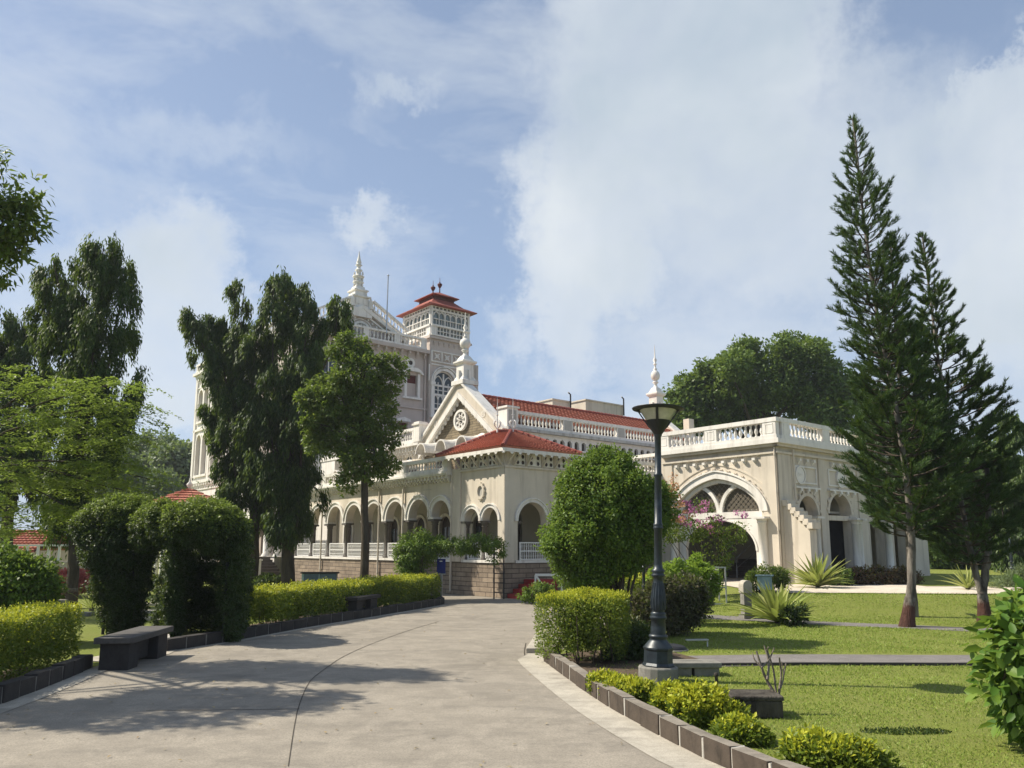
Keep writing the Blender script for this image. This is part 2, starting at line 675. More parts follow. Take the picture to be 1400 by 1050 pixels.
def strip(name, line, w, z, mat, follow=True, side=0.0):
    """ribbon of width w along a line on the ground"""
    L = resample(line, .35)
    b = MB()
    n = len(L)
    vs = []
    for i, p in enumerate(L):
        d = (L[min(i + 1, n - 1)] - L[max(i - 1, 0)]).normalized()
        s = Vector((-d.y, d.x, 0))
        wi = w[0] + (w[1] - w[0]) * i / (n - 1) if isinstance(w, tuple) else w
        for k in (side - .5, side + .5):
            q = p + s * wi * k
            vs.append((q.x, q.y, (H(q.x, q.y) if follow else 0) + z))
    b.add(vs, [(2 * i, 2 * i + 1, 2 * i + 3, 2 * i + 2) for i in range(n - 1)])
    return tag(b.build(name, mat), kind='structure')


def resample(line, step):
    """smooth (Catmull-Rom) resampling of a polyline on the ground"""
    P = [Vector((p[0], p[1], 0)) for p in line]
    P = [P[0] * 2 - P[1]] + P + [P[-1] * 2 - P[-2]]
    out = []
    for i in range(1, len(P) - 2):
        p0, p1, p2, p3 = P[i - 1:i + 3]
        n = max(1, int((p2 - p1).length / step))
        for k in range(n):
            t = k / n
            out.append(.5 * (2 * p1 + (p2 - p0) * t + (2 * p0 - 5 * p1 + 4 * p2 - p3) * t * t + (3 * p1 - p0 - 3 * p2 + p3) * t ** 3))
    out.append(P[-2])
    return out


KERB_R = [(.62, 12.75), (.44, 12.1), (.50, 11.6), (.78, 9.85), (1.04, 8.45), (1.42, 6.95), (1.68, 6.2), (2.6, 4.1), (4.0, 1.6)]
KERB_L1 = [(-5.2, 1.0), (-5.38, 6.0), (-5.55, 8.74), (-5.68, 9.9), (-5.92, 11.35)]
KERB_L2 = [(-5.62, 13.12), (-5.02, 14.69), (-4.36, 16.89), (-3.53, 19.1), (-2.62, 21.6), (-2.08, 23.2), (-2.12, 24.1), (-2.9, 24.5), (-4.2, 24.8)]

road_pts = [(-5.1, -6), (5.5, -6), (4.1, 1.6), (2.7, 4.1), (1.75, 6.2), (1.48, 6.95), (1.1, 8.45), (.84, 9.85), (.56, 11.6),
            (.5, 12.5), (.75, 13.1), (1.3, 14.5), (1.9, 17.0), (3.2, 19.5), (6, 21.3), (9, 24), (5.0, 30), (-.24, 26.2),
            (-12, 40.2), (-13.2, 39.2), (-4.2, 24.8), (-2.9, 24.5), (-2.15, 24.05), (-2.1, 23.2), (-2.66, 21.6), (-3.57, 19.1), (-4.4, 16.89), (-5.06, 14.69),
            (-5.68, 13.1), (-5.95, 12.2), (-5.95, 11.3), (-5.72, 9.9), (-5.6, 8.74), (-5.42, 6.0), (-5.25, 1.0)]
sheet('road', road_pts, .004, M['road'])
strip('gutter', [(p[0] - .16, p[1]) for p in KERB_R], .40, .009, M['gutter'], follow=False)
strip('gutter', [(p[0] + .13, p[1]) for p in KERB_L1], .30, .009, M['gutter'], follow=False)
strip('gutter', [(p[0] + .10, p[1] - .05) for p in KERB_L2[:6]], .16, .009, M['gutter'], follow=False)
sheet('gutter', [(-6.6, 12.0), (-5.85, 11.9), (-5.45, 12.75), (-5.55, 13.3), (-6.2, 13.4)], .012, M['gutter'])

# cracks and the joint in the concrete
crk = [gp(394, 1049), gp(403, 990), gp(410, 962), gp(424, 932), gp(446, 914), gp(470, 898), gp(510, 880), gp(560, 862), gp(600, 850)]
strip('road_joint', crk, (.007, .015), .0085, M['crack'], follow=False)
strip('road_joint', [gp(200, 972), gp(300, 971.5), gp(409, 970)], .013, .0085, M['crack'], follow=False)
strip('road_joint', [gp(719, 880), gp(717, 893), gp(721, 912)], .018, .0085, M['crack'], follow=False)

# garden paths
strip('garden_path', [gp(905, 905), gp(1100, 902), gp(1290, 903), gp(1500, 903)], 1.12, .006, M['path'])
strip('garden_path', [(3.9, 19.6), gp(1010, 846), gp(1120, 852), gp(1240, 857), gp(1330, 861), gp(1500, 866)], .85, .006, M['path'])
strip('garden_path', [(-9.6, 16.0), (-14, 19.5), (-22, 26)], .9, .006, M['path'])
# dark step along the near edge of the path
b = MB()
L = resample([gp(925, 911), gp(1100, 909.5), gp(1290, 910), gp(1420, 910)], .7)
for a, c in zip(L[:-1], L[1:]):
    b.bar((a.x, a.y, .015), (c.x, c.y, .015), .06, .05)
tag(b.build('path_edging', M['kerbdark']), kind='structure')

# terrace of pale paving in front of the carriage porch
ter = [(7.0, 22.3), (7.5, 21.9), (9.5, 21.75), (10.4, 21.5), (13.5, 21.3), (20, 21.2), (40, 21.2), (40, 30), (24, 30.0), (14, 34.0), (6.9, 34)]
sheet('paving', [(x, y) for x, y in ter], .44, M['paving'])
sheet('grass_verge', [(13.2, 25.2), (40, 24.2), (40, 60), (14.0, 60), (14, 40)], .452, M['lawn'])
for x0, y0, w in ((14.5, 23.0, 1.2), (17.5, 22.9, 2.0), (20.5, 23.4, 2.4)):
    bb = MB()
    bb.box(x0, x0 + w, y0, y0 + .35, .42, .50)
    tag(bb.build('paving_step', M['paving']), kind='structure')


def kerb(name, line, h, w, stone, mortar, slen=.42):
    """row of kerb stones with mortar joints, as one run"""
    L = resample(line, .03)
    acc = [0]
    for a, c in zip(L[:-1], L[1:]):
        acc.append(acc[-1] + (c - a).length)

    def at(s):
        s = min(max(s, 0), acc[-1] - 1e-4)
        for i in range(len(acc) - 1):
            if acc[i + 1] >= s:
                t = (s - acc[i]) / max(1e-6, acc[i + 1] - acc[i])
                p = L[i].lerp(L[i + 1], t)
                d = (L[i + 1] - L[i]).normalized()
                return p, Vector((-d.y, d.x, 0))
    rr = random.Random(3)
    b = MB()
    s = 0
    while s < acc[-1] - .05:
        ln = slen * rr.uniform(.88, 1.12)
        e = min(s + ln, acc[-1])
        hh = h * rr.uniform(.93, 1.04)
        jit = rr.uniform(-.012, .012)
        for (u0, u1, z1, ww, m) in ((s, e - .03, hh, w * rr.uniform(.97, 1.02), 0), (e - .03, e, hh * .96, w * .97, 1)):
            p0, n0 = at(u0)
            p1, n1 = at(u1)
            v = []
            for p, n in ((p0, n0), (p1, n1)):
                for k in (-.5, .5):
                    for z in (-.06, z1):
                        q = p + n * (ww * k + (jit if m == 0 else 0)) + Vector((rr.uniform(-.005, .005), rr.uniform(-.005, .005), 0))
                        v.append((q.x, q.y, z + (rr.uniform(-.008, .006) if z > 0 else 0)))
            b.add(v, [(0, 1, 3, 2), (4, 6, 7, 5), (0, 4, 5, 1), (2, 3, 7, 6), (0, 2, 6, 4)], mat=m)
            b.add([v[1], v[5], v[7], v[3]], [(0, 1, 2, 3)], mat=2 if m == 0 else 1)
        s = e
    return tag(b.build(name, [stone, mortar, M['kerbtop'] if stone is M['kerbstone'] else stone], bevel=.012), kind='structure')


kerb('kerb', [(p[0] + .10, p[1]) for p in KERB_R], .185, .13, M['kerbstone'], M['mortar'])
kerb('kerb', [(p[0] - .08, p[1]) for p in KERB_L1], .20, .16, M['kerbdark'], M['mortardark'], .36)
kerb('kerb', [(p[0] - .08, p[1]) for p in KERB_L2], .20, .16, M['kerbdark'], M['mortardark'], .45)
# return of the kerb towards the creeper arch, and the broken step at the island tip
kerb('kerb', [(-5.70, 13.1), (-6.05, 13.9)], .20, .16, M['mortar'], M['mortar'], .3)
b = MB()
tip = [gp(719, 893), gp(744, 893), gp(752, 872), gp(735, 868)]
b.prism([(p.x, p.y, -.02) for p in tip], (0, 0, .10))
tag(b.build('kerb', M['gutter'], bevel=.012), kind='structure')


def soil_bed(pts):
    return sheet('soil', pts, .011, M['soil'])


soil_bed([(.66, 12.6), (.62, 11.6), (.98, 9.9), (1.1, 9.3), (1.5, 9.6), (2.0, 10.6), (2.7, 11.5), (2.9, 12.0), (2.6, 13.0), (1.2, 13.2)])
soil_bed([(-6.0, 11.2), (-5.8, 9.9), (-5.68, 8.74), (-5.5, 6), (-5.4, 2), (-6.3, 2), (-6.8, 9), (-7.0, 11.4)])
soil_bed([(-5.7, 13.4), (-5.15, 14.69), (-4.5, 16.89), (-3.66, 19.1), (-2.76, 21.6), (-2.3, 23.2), (-3.2, 24.2), (-4.4, 22), (-5.6, 18), (-6.3, 15), (-6.5, 13.8)])
# ------------------------------------------------------------------ the palace (local axes: x runs away to the right, y away to the left)
TH = R(39.67)
ORG = Vector((-.24, 26.25, 0))
palace = empty('palace', ORG, TH, 'long cream palace with arcaded verandahs, red roofs, stone gable and spires', 'palace')


def to_world(x, y, z=0):
    return Vector((ORG.x + x * math.cos(TH) - y * math.sin(TH), ORG.y + x * math.sin(TH) + y * math.cos(TH), z))


def FX(c):      # wall facing -x: s = y
    return lambda s, z, d=0.0: (c - d, s, z)


def FY(c):      # wall facing -y: s = x
    return lambda s, z, d=0.0: (s, c - d, z)


def op(c, w, zb, zs, rise=None, kind='round'):
    return dict(c=c, w=w, zb=zb, zs=zs, rise=w if rise is None else rise, kind=kind)


def arc(o, n=20, grow=0.0):
    """points of the opening's head from left spring to right spring"""
    w, r = o['w'] + grow, o['rise'] + grow
    out = []
    for i in range(n + 1):
        a = math.pi * (1 - i / n)
        x = math.cos(a)
        if o['kind'] == 'round':
            z = math.sin(a)
        elif o['kind'] == 'tudor':
            z = .82 * math.sqrt(max(0, 1 - x * x)) + .18 * (1 - abs(x))
        elif o['kind'] == 'pointed':
            rr = (r * r + w * w) / (2 * w)
            z = math.sqrt(max(0, rr * rr - (abs(x) * w + rr - w) ** 2)) / r
        else:
            z = 0.0
        out.append((o['c'] + w * x, o['zs'] + r * z))
    return out


def arch_wall(b, fr, s0, s1, z0, z1, ops, th=.3, mat=0, n=20, back=True):
    ops = sorted(ops, key=lambda q: q['c'])
    edges = [s0]
    for o in ops:
        edges += [o['c'] - o['w'], o['c'] + o['w']]
    edges.append(s1)
    for d in ((0, -th) if back else (0,)):
        for i in range(0, len(edges), 2):
            if edges[i + 1] - edges[i] > 1e-4:
                b.quad(fr(edges[i], z0, d), fr(edges[i + 1], z0, d), fr(edges[i + 1], z1, d), fr(edges[i], z1, d), mat)
        for o in ops:
            A = arc(o, n)
            for p, q in zip(A[:-1], A[1:]):
                b.quad(fr(p[0], p[1], d), fr(q[0], q[1], d), fr(q[0], z1, d), fr(p[0], z1, d), mat)
            if o['zb'] - z0 > 1e-4:
                b.quad(fr(o['c'] - o['w'], z0, d), fr(o['c'] + o['w'], z0, d), fr(o['c'] + o['w'], o['zb'], d), fr(o['c'] - o['w'], o['zb'], d), mat)
    for o in ops:
        A = [(o['c'] - o['w'], o['zb'])] + arc(o, n) + [(o['c'] + o['w'], o['zb'])]
        if o['zb'] - z0 > 1e-4:
            A.append(A[0])
        for p, q in zip(A[:-1], A[1:]):
            b.quad(fr(p[0], p[1], 0), fr(q[0], q[1], 0), fr(q[0], q[1], -th), fr(p[0], p[1], -th), mat)
    # ends and top
    for s in (s0, s1):
        b.quad(fr(s, z0, 0), fr(s, z1, 0), fr(s, z1, -th), fr(s, z0, -th), mat)
    b.quad(fr(s0, z1, 0), fr(s1, z1, 0), fr(s1, z1, -th), fr(s0, z1, -th), mat)


def arch_ring(b, fr, o, t0, t1, d0, d1, n=24, foot=None, mat=0):
    """moulding round an opening between offsets t0 and t1; foot = z down to which it runs"""
    A, B = arc(o, n, t0), arc(o, n, t1)
    if foot is not None:
        A = [(A[0][0], foot)] + A + [(A[-1][0], foot)]
        B = [(B[0][0], foot)] + B + [(B[-1][0], foot)]
    for i in range(len(A) - 1):
        a, a2, c, c2 = A[i], A[i + 1], B[i], B[i + 1]
        b.quad(fr(*a, d1), fr(*a2, d1), fr(*c2, d1), fr(*c, d1), mat)
        b.quad(fr(*c, d0), fr(*c2, d0), fr(*c2, d1), fr(*c, d1), mat)
        b.quad(fr(*a, d0), fr(*a2, d0), fr(*a2, d1), fr(*a, d1), mat)
    for a, c in ((A[0], B[0]), (A[-1], B[-1])):
        b.quad(fr(*a, d0), fr(*c, d0), fr(*c, d1), fr(*a, d1), mat)


def arch_fill(b, fr, o, d, n=20, mat=0):
    A = [(o['c'] - o['w'], o['zb'])] + arc(o, n) + [(o['c'] + o['w'], o['zb'])]
    b.poly([fr(p[0], p[1], d) for p in A], mat)


BAL = [(.30, 0), (.30, .07), (.17, .12), (.17, .18), (.36, .38), (.30, .52), (.15, .74), (.22, .80), (.14, .85), (.30, .92), (.30, 1)]


def balustrade(fr, s0, s1, zb, zt, d, piers=(), bw=.17, pitch=.24, dep=.2, pw=.34, rail=.13, base=.14, n=7, panel=True):
    """stone balustrade: slab, turned balusters, piers with a sunk panel, coping"""
    b = MB()
    b.fbox(fr, s0, s1, zb, zb + base, d - dep * .65, d + dep * .65)
    b.fbox(fr, s0, s1, zt - rail, zt, d - dep * .6, d + dep * .6)
    h = zt - rail - zb - base
    stops = sorted(piers)
    for p in stops:
        b.fbox(fr, p - pw / 2, p + pw / 2, zb + base, zt - rail, d - dep * .52, d + dep * .52)
        if panel:
            q = pw * .30
            for (a0, a1, c0, c1) in ((p - q, p - q + .03, .14, .86), (p + q - .03, p + q, .14, .86), (p - q, p + q, .14, .2), (p - q, p + q, .80, .86)):
                b.fbox(fr, a0, a1, zb + base + h * c0, zb + base + h * c1, d + dep * .50, d + dep * .56)
    spans = []
    cur = s0
    for p in stops:
        if p - pw / 2 > cur + .1:
            spans.append((cur, p - pw / 2))
        cur = p + pw / 2
    if s1 > cur + .1:
        spans.append((cur, s1))
    for a, c in spans:
        k = max(1, int(round((c - a) / pitch)))
        for i in range(k):
            x = a + (c - a) * (i + .5) / k
            b.lathe([(r * bw * 1.0, z * h) for r, z in BAL], fr(x, zb + base, d), n)
    return b


def corbels(b, fr, s0, s1, z0, z1, pitch, w, dep, mat=0, drop=True):
    k = max(1, int(round((s1 - s0) / pitch)))
    for i in range(k):
        c = s0 + (s1 - s0) * (i + .5) / k
        h = z1 - z0
        b.fbox(fr, c - w / 2, c + w / 2, z0 + h * .5, z1, 0, dep, mat)
        b.fbox(fr, c - w * .42, c + w * .42, z0 + h * .22, z0 + h * .5, 0, dep * .62, mat)
        if drop:
            b.fbox(fr, c - w * .26, c + w * .26, z0, z0 + h * .22, 0, dep * .34, mat)


def part(b, name, mat, parent=None, bevel=0.0, label=None):
    o = b.build(name, mat, parent or palace, bevel)
    if label:
        o['label'] = label
    return o


def pipe(fr, s, z0, z1, d=.07, r=.038, mat=None):
    b = MB()
    b.tube([fr(s, z0, d), fr(s, z1, d)], r, 8)
    z = z0 + .5
    while z < z1:
        b.tube([fr(s, z, d), fr(s, z + .07, d)], r * 1.35, 8)
        z += 1.3
    return part(b, 'downpipe', mat or M['cream'])


def column(x, y, z0, z1, r, mat, capmat=None, cap=.22):
    b = MB()
    b.lathe([(r * 1.45, 0), (r * 1.45, .07), (r * 1.2, .10), (r * 1.25, .14), (r, .18), (r * .95, z1 - z0 - cap), (r * 1.15, z1 - z0 - cap + .015), (r * 1.05, z1 - z0 - cap + .04)], (x, y, z0), 14)
    o = part(b, 'column', mat)
    c = MB()
    c.lathe([(r * .98, 0), (r * 1.25, cap * .45), (r * 1.5, cap * .62)], (x, y, z1 - cap + .04), 12)
    k = r * 1.6
    c.box(x - k, x + k, y - k, y + k, z1 - cap * .34, z1 - .002)
    part(c, 'capital', capmat or mat, o)
    return o


def lattice_rail(fr, s0, s1, z0, z1, d, step=.085):
    b = MB()
    for z in (z0, (z0 + z1) / 2, z1):
        b.fbox(fr, s0, s1, z - .02, z + .02, d - .018, d + .018)
    for s in (s0 + .02, s1 - .02):
        b.fbox(fr, s - .022, s + .022, z0 - .05, z1 + .02, d - .022, d + .022)
    k = max(2, int((s1 - s0) / step))
    for i in range(1, k):
        s = s0 + (s1 - s0) * i / k
        b.fbox(fr, s - .009, s + .009, z0 + .02, z1 - .02, d - .01, d + .01)
    for z in (z0 + (z1 - z0) * .2, z0 + (z1 - z0) * .8):
        b.fbox(fr, s0 + .03, s1 - .03, z - .008, z + .008, d - .012, d + .012)
    return b


def window(fr, c, w, zb, zs, d, parent, rise=None, kind='round', mullions=(0,), bars=(.5,), glass='darkglass', frame='white', ft=.05):
    """framed window set in an opening at depth d"""
    o = op(c, w, zb, zs, rise, kind)
    b = MB()
    arch_ring(b, fr, o, -ft, 0, d - .03, d + .03, 16, foot=zb)
    b.fbox(fr, c - w + ft, c + w - ft, zb, zb + ft, d - .03, d + .03)
    top = zs + o['rise']
    for m in mullions:
        x = c + m * w
        zt = zs + o['rise'] * math.sqrt(max(0, 1 - m * m)) * .97 if kind != 'flat' else zs
        b.fbox(fr, x - ft * .5, x + ft * .5, zb + ft, zt - ft * .5, d - .025, d + .025)
    for q in bars:
        z = zb + (zs - zb) * q
        b.fbox(fr, c - w + ft, c + w - ft, z - ft * .4, z + ft * .4, d - .02, d + .021)
    w_ = part(b, 'window', M[frame], parent)
    return w_, o


def pane(fr, o, d, parent, glass='darkglass', name='pane'):
    b = MB()
    arch_fill(b, fr, o, d)
    return part(b, name, M[glass], parent)


def tiled_slope(b, p00, p10, p01, p11, pitch=.17, row=.26, lift=.075, thick=.05):
    """corrugated tiles: p00-p10 is the eave, p01-p11 the ridge"""
    p00, p10, p01, p11 = map(Vector, (p00, p10, p01, p11))
    nrm = (p10 - p00).cross(p01 - p00).normalized()
    if nrm.z < 0:
        nrm = -nrm
    Lu = max((p10 - p00).length, (p11 - p01).length)
    Lv = max((p01 - p00).length, (p11 - p10).length)
    nu = max(4, int(Lu / pitch) * 4)
    rows = max(2, int(Lv / row))
    ve, fa = [], []
    for j in range(rows):
        for (t, up) in ((j / rows, lift), ((j + 1) / rows, 0.0)):
            a, c = p00.lerp(p01, t), p10.lerp(p11, t)
            for i in range(nu + 1):
                u = i / nu
                wv = .5 + .5 * math.cos(2 * math.pi * u * (nu / 4))
                ve.append(a.lerp(c, u) + nrm * (up + wv * .022))
    for r in range(2 * rows - 1):
        for i in range(nu):
            fa.append((r * (nu + 1) + i, r * (nu + 1) + i + 1, (r + 1) * (nu + 1) + i + 1, (r + 1) * (nu + 1) + i))
    b.add(ve, fa)
    b.quad(p00 - nrm * thick, p10 - nrm * thick, p11 - nrm * thick, p01 - nrm * thick)
    b.quad(p00 - nrm * thick, p10 - nrm * thick, p10 + nrm * lift, p00 + nrm * lift)


def ridge_tiles(b, a, c, r=.085, seg=.3):
    a, c = Vector(a), Vector(c)
    n = max(1, int((c - a).length / seg))
    for i in range(n):
        p, q = a.lerp(c, i / n), a.lerp(c, (i + .96) / n)
        b.tube([p, q], [r * 1.12, r * .95], 7)


# ---------------- the lower storey: plinth, porch and arcade towards the road
ZF, ZP = 1.16, 1.2
fa, fp = FX(0.0), FY(0.0)
b = MB()
b.box(0, 2.2, 0, 16.9, 0, ZF)
b.box(2.2, 8.0, 0, 3.0, 0, ZF)
b.box(-.05, 0, -.04, 3.05, 0, .30)
part(b, 'plinth', M['plinth'])
b = MB()
b.fbox(fa, 3.1, 16.9, ZF - .02, ZF + .07, -.05, .06)
b.fbox(fa, .34, 2.42, ZF - .02, ZF + .07, -.05, .05)
b.fbox(fp, .45, 2.0, ZF - .02, ZF + .07, -.05, .05)
part(b, 'sill', M['white'])
b = MB()
b.box(.05, 8.0, .05, 3.15, ZF + .003, ZF + .02)
b.box(.05, 2.45, 3.15, 20, ZF + .003, ZF + .02)
part(b, 'verandah_floor', M['soffit'])

ARC = [5.29 + 1.74 * k for k in range(7)]
b = MB()
arcs = [op(3.79, .60, 2.8, 2.8)] + [op(c, .70, 2.8, 2.8) for c in ARC]
arch_wall(b, fa, 3.05, 16.9, 2.8, 4.36, arcs, .34)
b.fbox(fa, 16.6, 16.9, ZF, 2.8, -.34, 0)
b.fbox(fa, 3.05, 3.17, ZF, 2.8, -.34, 0)
for c in [3.79] + ARC:      # incised panel lines above the arches
    pass
part(b, 'arcade_wall', M['cream'])
for o in arcs:
    b = MB()
    arch_ring(b, fa, o, 0, .15, 0, .045)
    arch_ring(b, fa, o, .15, .20, 0, .09)
    part(b, 'arch_moulding', M['white'])
b = MB()
for o in arcs:
    if o['c'] < 4:
        continue
    for s in (o['c'] - .55, o['c'] + .55):
        b.fbox(fa, s - .28, s + .28, 3.84, 3.86, 0, .012)
part(b, 'incised_line', M['soffit'])
for y in [4.42] + [ARC[k] + .87 for k in range(7)]:
    column(.17, y, ZF + .07, 2.72, .125, M['darkstone'])
    b = MB()
    b.fbox(fa, y - .17, y + .17, 2.72, 2.80, -.34, .05)
    part(b, 'impost', M['white'])
prev = 3.1
for y in [4.42] + [ARC[k] + .87 for k in range(7)]:
    part(lattice_rail(fa, prev + .1, y - .15, ZF + .10, 1.82, -.12), 'railing', M['whiteiron'])
    prev = y + .05
b = MB()
corbels(b, fa, 3.08, 16.9, 4.06, 4.30, .235, .12, .22)
b.fbox(fa, 3.06, 16.9, 4.30, 4.36, 0, .30)
b.fbox(fa, 3.06, 16.9, 4.36, 4.44, -.3, .34)
part(b, 'cornice', M['white'])
part(balustrade(fa, 3.06, 16.9, 4.44, 5.0, .14, [3.25] + [c + .87 for c in ARC], .15, .2, .18, .34), 'balustrade', M['white'])
b = MB()
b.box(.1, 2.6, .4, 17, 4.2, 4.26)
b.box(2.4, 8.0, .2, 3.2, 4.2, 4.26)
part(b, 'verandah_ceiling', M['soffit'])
for s in (6.37, 8.24, 13.5, 16.8):
    pipe(fa, s, .1, 4.1)
pipe(fa, 3.02, .1, 4.3)
b = MB()        # pilaster between porch and arcade
b.fbox(fa, 2.5, 3.02, ZF, 4.5, 0, .06)
part(b, 'pilaster', M['cream'])

# inner wall of the verandah with arched doors
fi = FX(2.45)
doors = [op(c, .42, ZF + .02, 2.55, None) for c in (4.6, 7.0, 8.95, 11.2, 13.6, 15.6)]
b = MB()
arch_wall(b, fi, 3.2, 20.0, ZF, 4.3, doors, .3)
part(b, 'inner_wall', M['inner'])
for o in doors:
    b = MB()
    arch_ring(b, fi, o, 0, .12, 0, .05, 16, foot=ZF + .02)
    t = part(b, 'door_surround', M['white'])
    b = MB()
    arch_fill(b, fi, o, -.12)
    dr = part(b, 'door', M['door'])
    g = MB()
    for k in (-1, 1):
        g.fbox(fi, o['c'] + k * .2 - .13, o['c'] + k * .2 + .13, 1.9, 2.5, -.115, -.10)
    part(g, 'door_pane', M['darkglass'], dr)
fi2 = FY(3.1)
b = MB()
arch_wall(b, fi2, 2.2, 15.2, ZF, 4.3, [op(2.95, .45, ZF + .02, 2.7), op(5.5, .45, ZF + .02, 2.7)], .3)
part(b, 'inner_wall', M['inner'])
for c in (2.95, 5.5):
    b = MB()
    arch_fill(b, fi2, op(c, .45, ZF + .02, 2.7), -.12)
    part(b, 'door', M['door'])

# porch at the corner
b = MB()
tw = [op(.78, .44, 2.58, 2.58), op(1.84, .44, 2.58, 2.58)]
arch_wall(b, fa, .0, 2.5, 2.58, 4.95, tw, .3)
b.fbox(fa, 0, .32, ZF, 2.58, -.3, 0)
b.fbox(fa, 2.3, 2.5, ZF, 2.58, -.3, 0)
pa = [op(1.22, .66, ZF, 2.55)]
arch_wall(b, fp, .302, 3.1, ZF, 4.95, pa, .3)
part(b, 'porch_wall', M['cream'])
for o, fr in ((tw[0], fa), (tw[1], fa), (pa[0], fp)):
    b = MB()
    arch_ring(b, fr, o, 0, .11, 0, .05)
    arch_ring(b, fr, o, .11, .15, 0, .085)
    part(b, 'arch_moulding', M['white'])
for y in (1.31, 2.36):
    column(.16, y, ZF + .07, 2.58, .10, M['darkstone'])
column(.58, .17, ZF + .07, 2.55, .10, M['darkstone'])
part(lattice_rail(fa, .36, 1.2, ZF + .10, 1.82, -.12), 'railing', M['whiteiron'])
part(lattice_rail(fa, 1.42, 2.26, ZF + .10, 1.82, -.12), 'railing', M['whiteiron'])
part(lattice_rail(fp, .62, 1.86, ZF + .10, 1.82, .03, .1), 'railing', M['whiteiron'])
b = MB()
b.fbox(fa, -.03, .34, ZF + .002, 4.40, 0, .035)
b.fbox(fp, -.035, .36, ZF + .002, 4.40, 0, .035)
b.fbox(fp, 2.55, 3.1, ZF + .002, 4.40, 0, .035)
b.fbox(fa, -.06, 2.55, 4.36, 4.43, 0, .07)
b.fbox(fp, -.07, 3.13, 4.36, 4.43, 0, .07)
part(b, 'pilaster', M['cream'])
# round vent with a rope moulding
b = MB()
o = op(1.31, .15, 3.62, 3.62)
ring = []
for i in range(24):
    a = 2 * math.pi * i / 24
    a2 = 2 * math.pi * (i + 1) / 24
    for (r0, r1, d1) in ((.15, .215, .07),):
        P = lambda r, aa, d: fa(1.31 + r * math.cos(aa), 3.60 + 1.3 * r * math.sin(aa), d)
        b.quad(P(r0, a, d1), P(r0, a2, d1), P(r1, a2, d1), P(r1, a, d1))
        b.quad(P(r1, a, 0), P(r1, a2, 0), P(r1, a2, d1), P(r1, a, d1))
        b.quad(P(r0, a, 0), P(r0, a2, 0), P(r0, a2, d1), P(r0, a, d1))
    if i % 2 == 0:
        p = fa(1.31 + .225 * math.cos(a), 3.60 + 1.3 * .225 * math.sin(a), .03)
        b.box(p[0] - .03, p[0] + .03, p[1] - .025, p[1] + .025, p[2] - .025, p[2] + .025)
vt = part(b, 'round_vent', M['cream'])
b = MB()
b.poly([fa(1.31 + .152 * math.cos(2 * math.pi * i / 24), 3.60 + 1.3 * .152 * math.sin(2 * math.pi * i / 24), .012) for i in range(24)])
part(b, 'vent_disc', M['greypanel'], vt)


def circle_panel(fr, s0, s1, z0, z1, d, rows=2, cols=2):
    """solid white panel with raised rings; dark discs inside paint the shade of round holes"""
    b, h = MB(), MB()
    b.fbox(fr, s0, s1, z0, z1, 0, d)
    r = min((s1 - s0) / cols, (z1 - z0) / rows) * .36
    for i in range(cols):
        for j in range(rows):
            cs = s0 + (s1 - s0) * (i + .5) / cols
            cz = z0 + (z1 - z0) * (j + .5) / rows
            P = lambda q, a, dd: fr(cs + q * math.cos(a), cz + q * math.sin(a), dd)
            for k in range(14):
                a, a2 = 2 * math.pi * k / 14, 2 * math.pi * (k + 1) / 14
                b.quad(P(r, a, d + .02), P(r, a2, d + .02), P(r * 1.28, a2, d + .02), P(r * 1.28, a, d + .02))
                b.quad(P(r, a, d), P(r, a2, d), P(r, a2, d + .02), P(r, a, d + .02))
                b.quad(P(r * 1.28, a, d), P(r * 1.28, a2, d), P(r * 1.28, a2, d + .02), P(r * 1.28, a, d + .02))
            h.poly([P(r, 2 * math.pi * k / 14, d + .004) for k in range(14)])
    o = part(b, 'frieze_panel', M['white'])
    part(h, 'hole_shade_disc', M['door'], o)
    return o


for k in range(4):
    circle_panel(fa, .42 + k * .53, .42 + k * .53 + .44, 4.46, 4.86, .03)
for k, (a, c) in enumerate(((.42, .88), (1.0, 1.62), (1.74, 2.2), (2.36, 2.82))):
    circle_panel(fp, a, c, 4.46, 4.86, .03, 2, 2)
for fr, ss in ((fa, (.1, .36, .92, 1.45, 1.98, 2.5)), (fp, (.1, .38, .94, 1.68, 2.28, 2.9))):     # timber eaves brackets
    for s in ss:
        b = MB()
        b.fbox(fr, s - .035, s + .035, 4.40, 4.92, .0, .05)
        b.bar(fr(s, 4.45, .03), fr(s, 4.86, .40), .05)
        part(b, 'eaves_bracket', M['cream'])
EV = .47
e0, e1, e2 = (-EV, -EV, 4.96), (-EV, 3.35, 4.96), (2.95, -EV, 4.96)
rA, rB = (1.3, 2.0, 5.86), (1.62, 1.55, 5.86)
rr_ = MB()
tiled_slope(rr_, (-EV, 3.45, 4.96), (-EV, -EV, 4.96), (1.25, 2.02, 5.86), (1.52, 1.52, 5.86))
tiled_slope(rr_, (-EV, -EV, 4.96), (3.2, -EV, 4.96), (1.52, 1.52, 5.86), (1.9, 1.6, 5.86))
tiled_slope(rr_, (3.2, -EV, 4.96), (3.2, 3.2, 4.96), (1.9, 1.6, 5.86), (1.9, 1.9, 5.86))
tiled_slope(rr_, (3.2, 3.45, 4.96), (-EV, 3.45, 4.96), (1.9, 1.9, 5.86), (1.25, 2.02, 5.86))
rf = part(rr_, 'porch_roof', M['tile'])
b = MB()
for a, c in (((-EV, -EV, 5.02), (1.52, 1.52, 5.93)), ((3.2, -EV, 5.02), (1.9, 1.6, 5.93)), ((-EV, 3.45, 5.02), (1.25, 2.02, 5.93)), ((1.25, 2.02, 5.94), (1.9, 1.6, 5.94))):
    ridge_tiles(b, a, c, .075, .22)
part(b, 'ridge_tile', M['redroof'], rf)
b = MB()        # valance boards with scalloped pendants
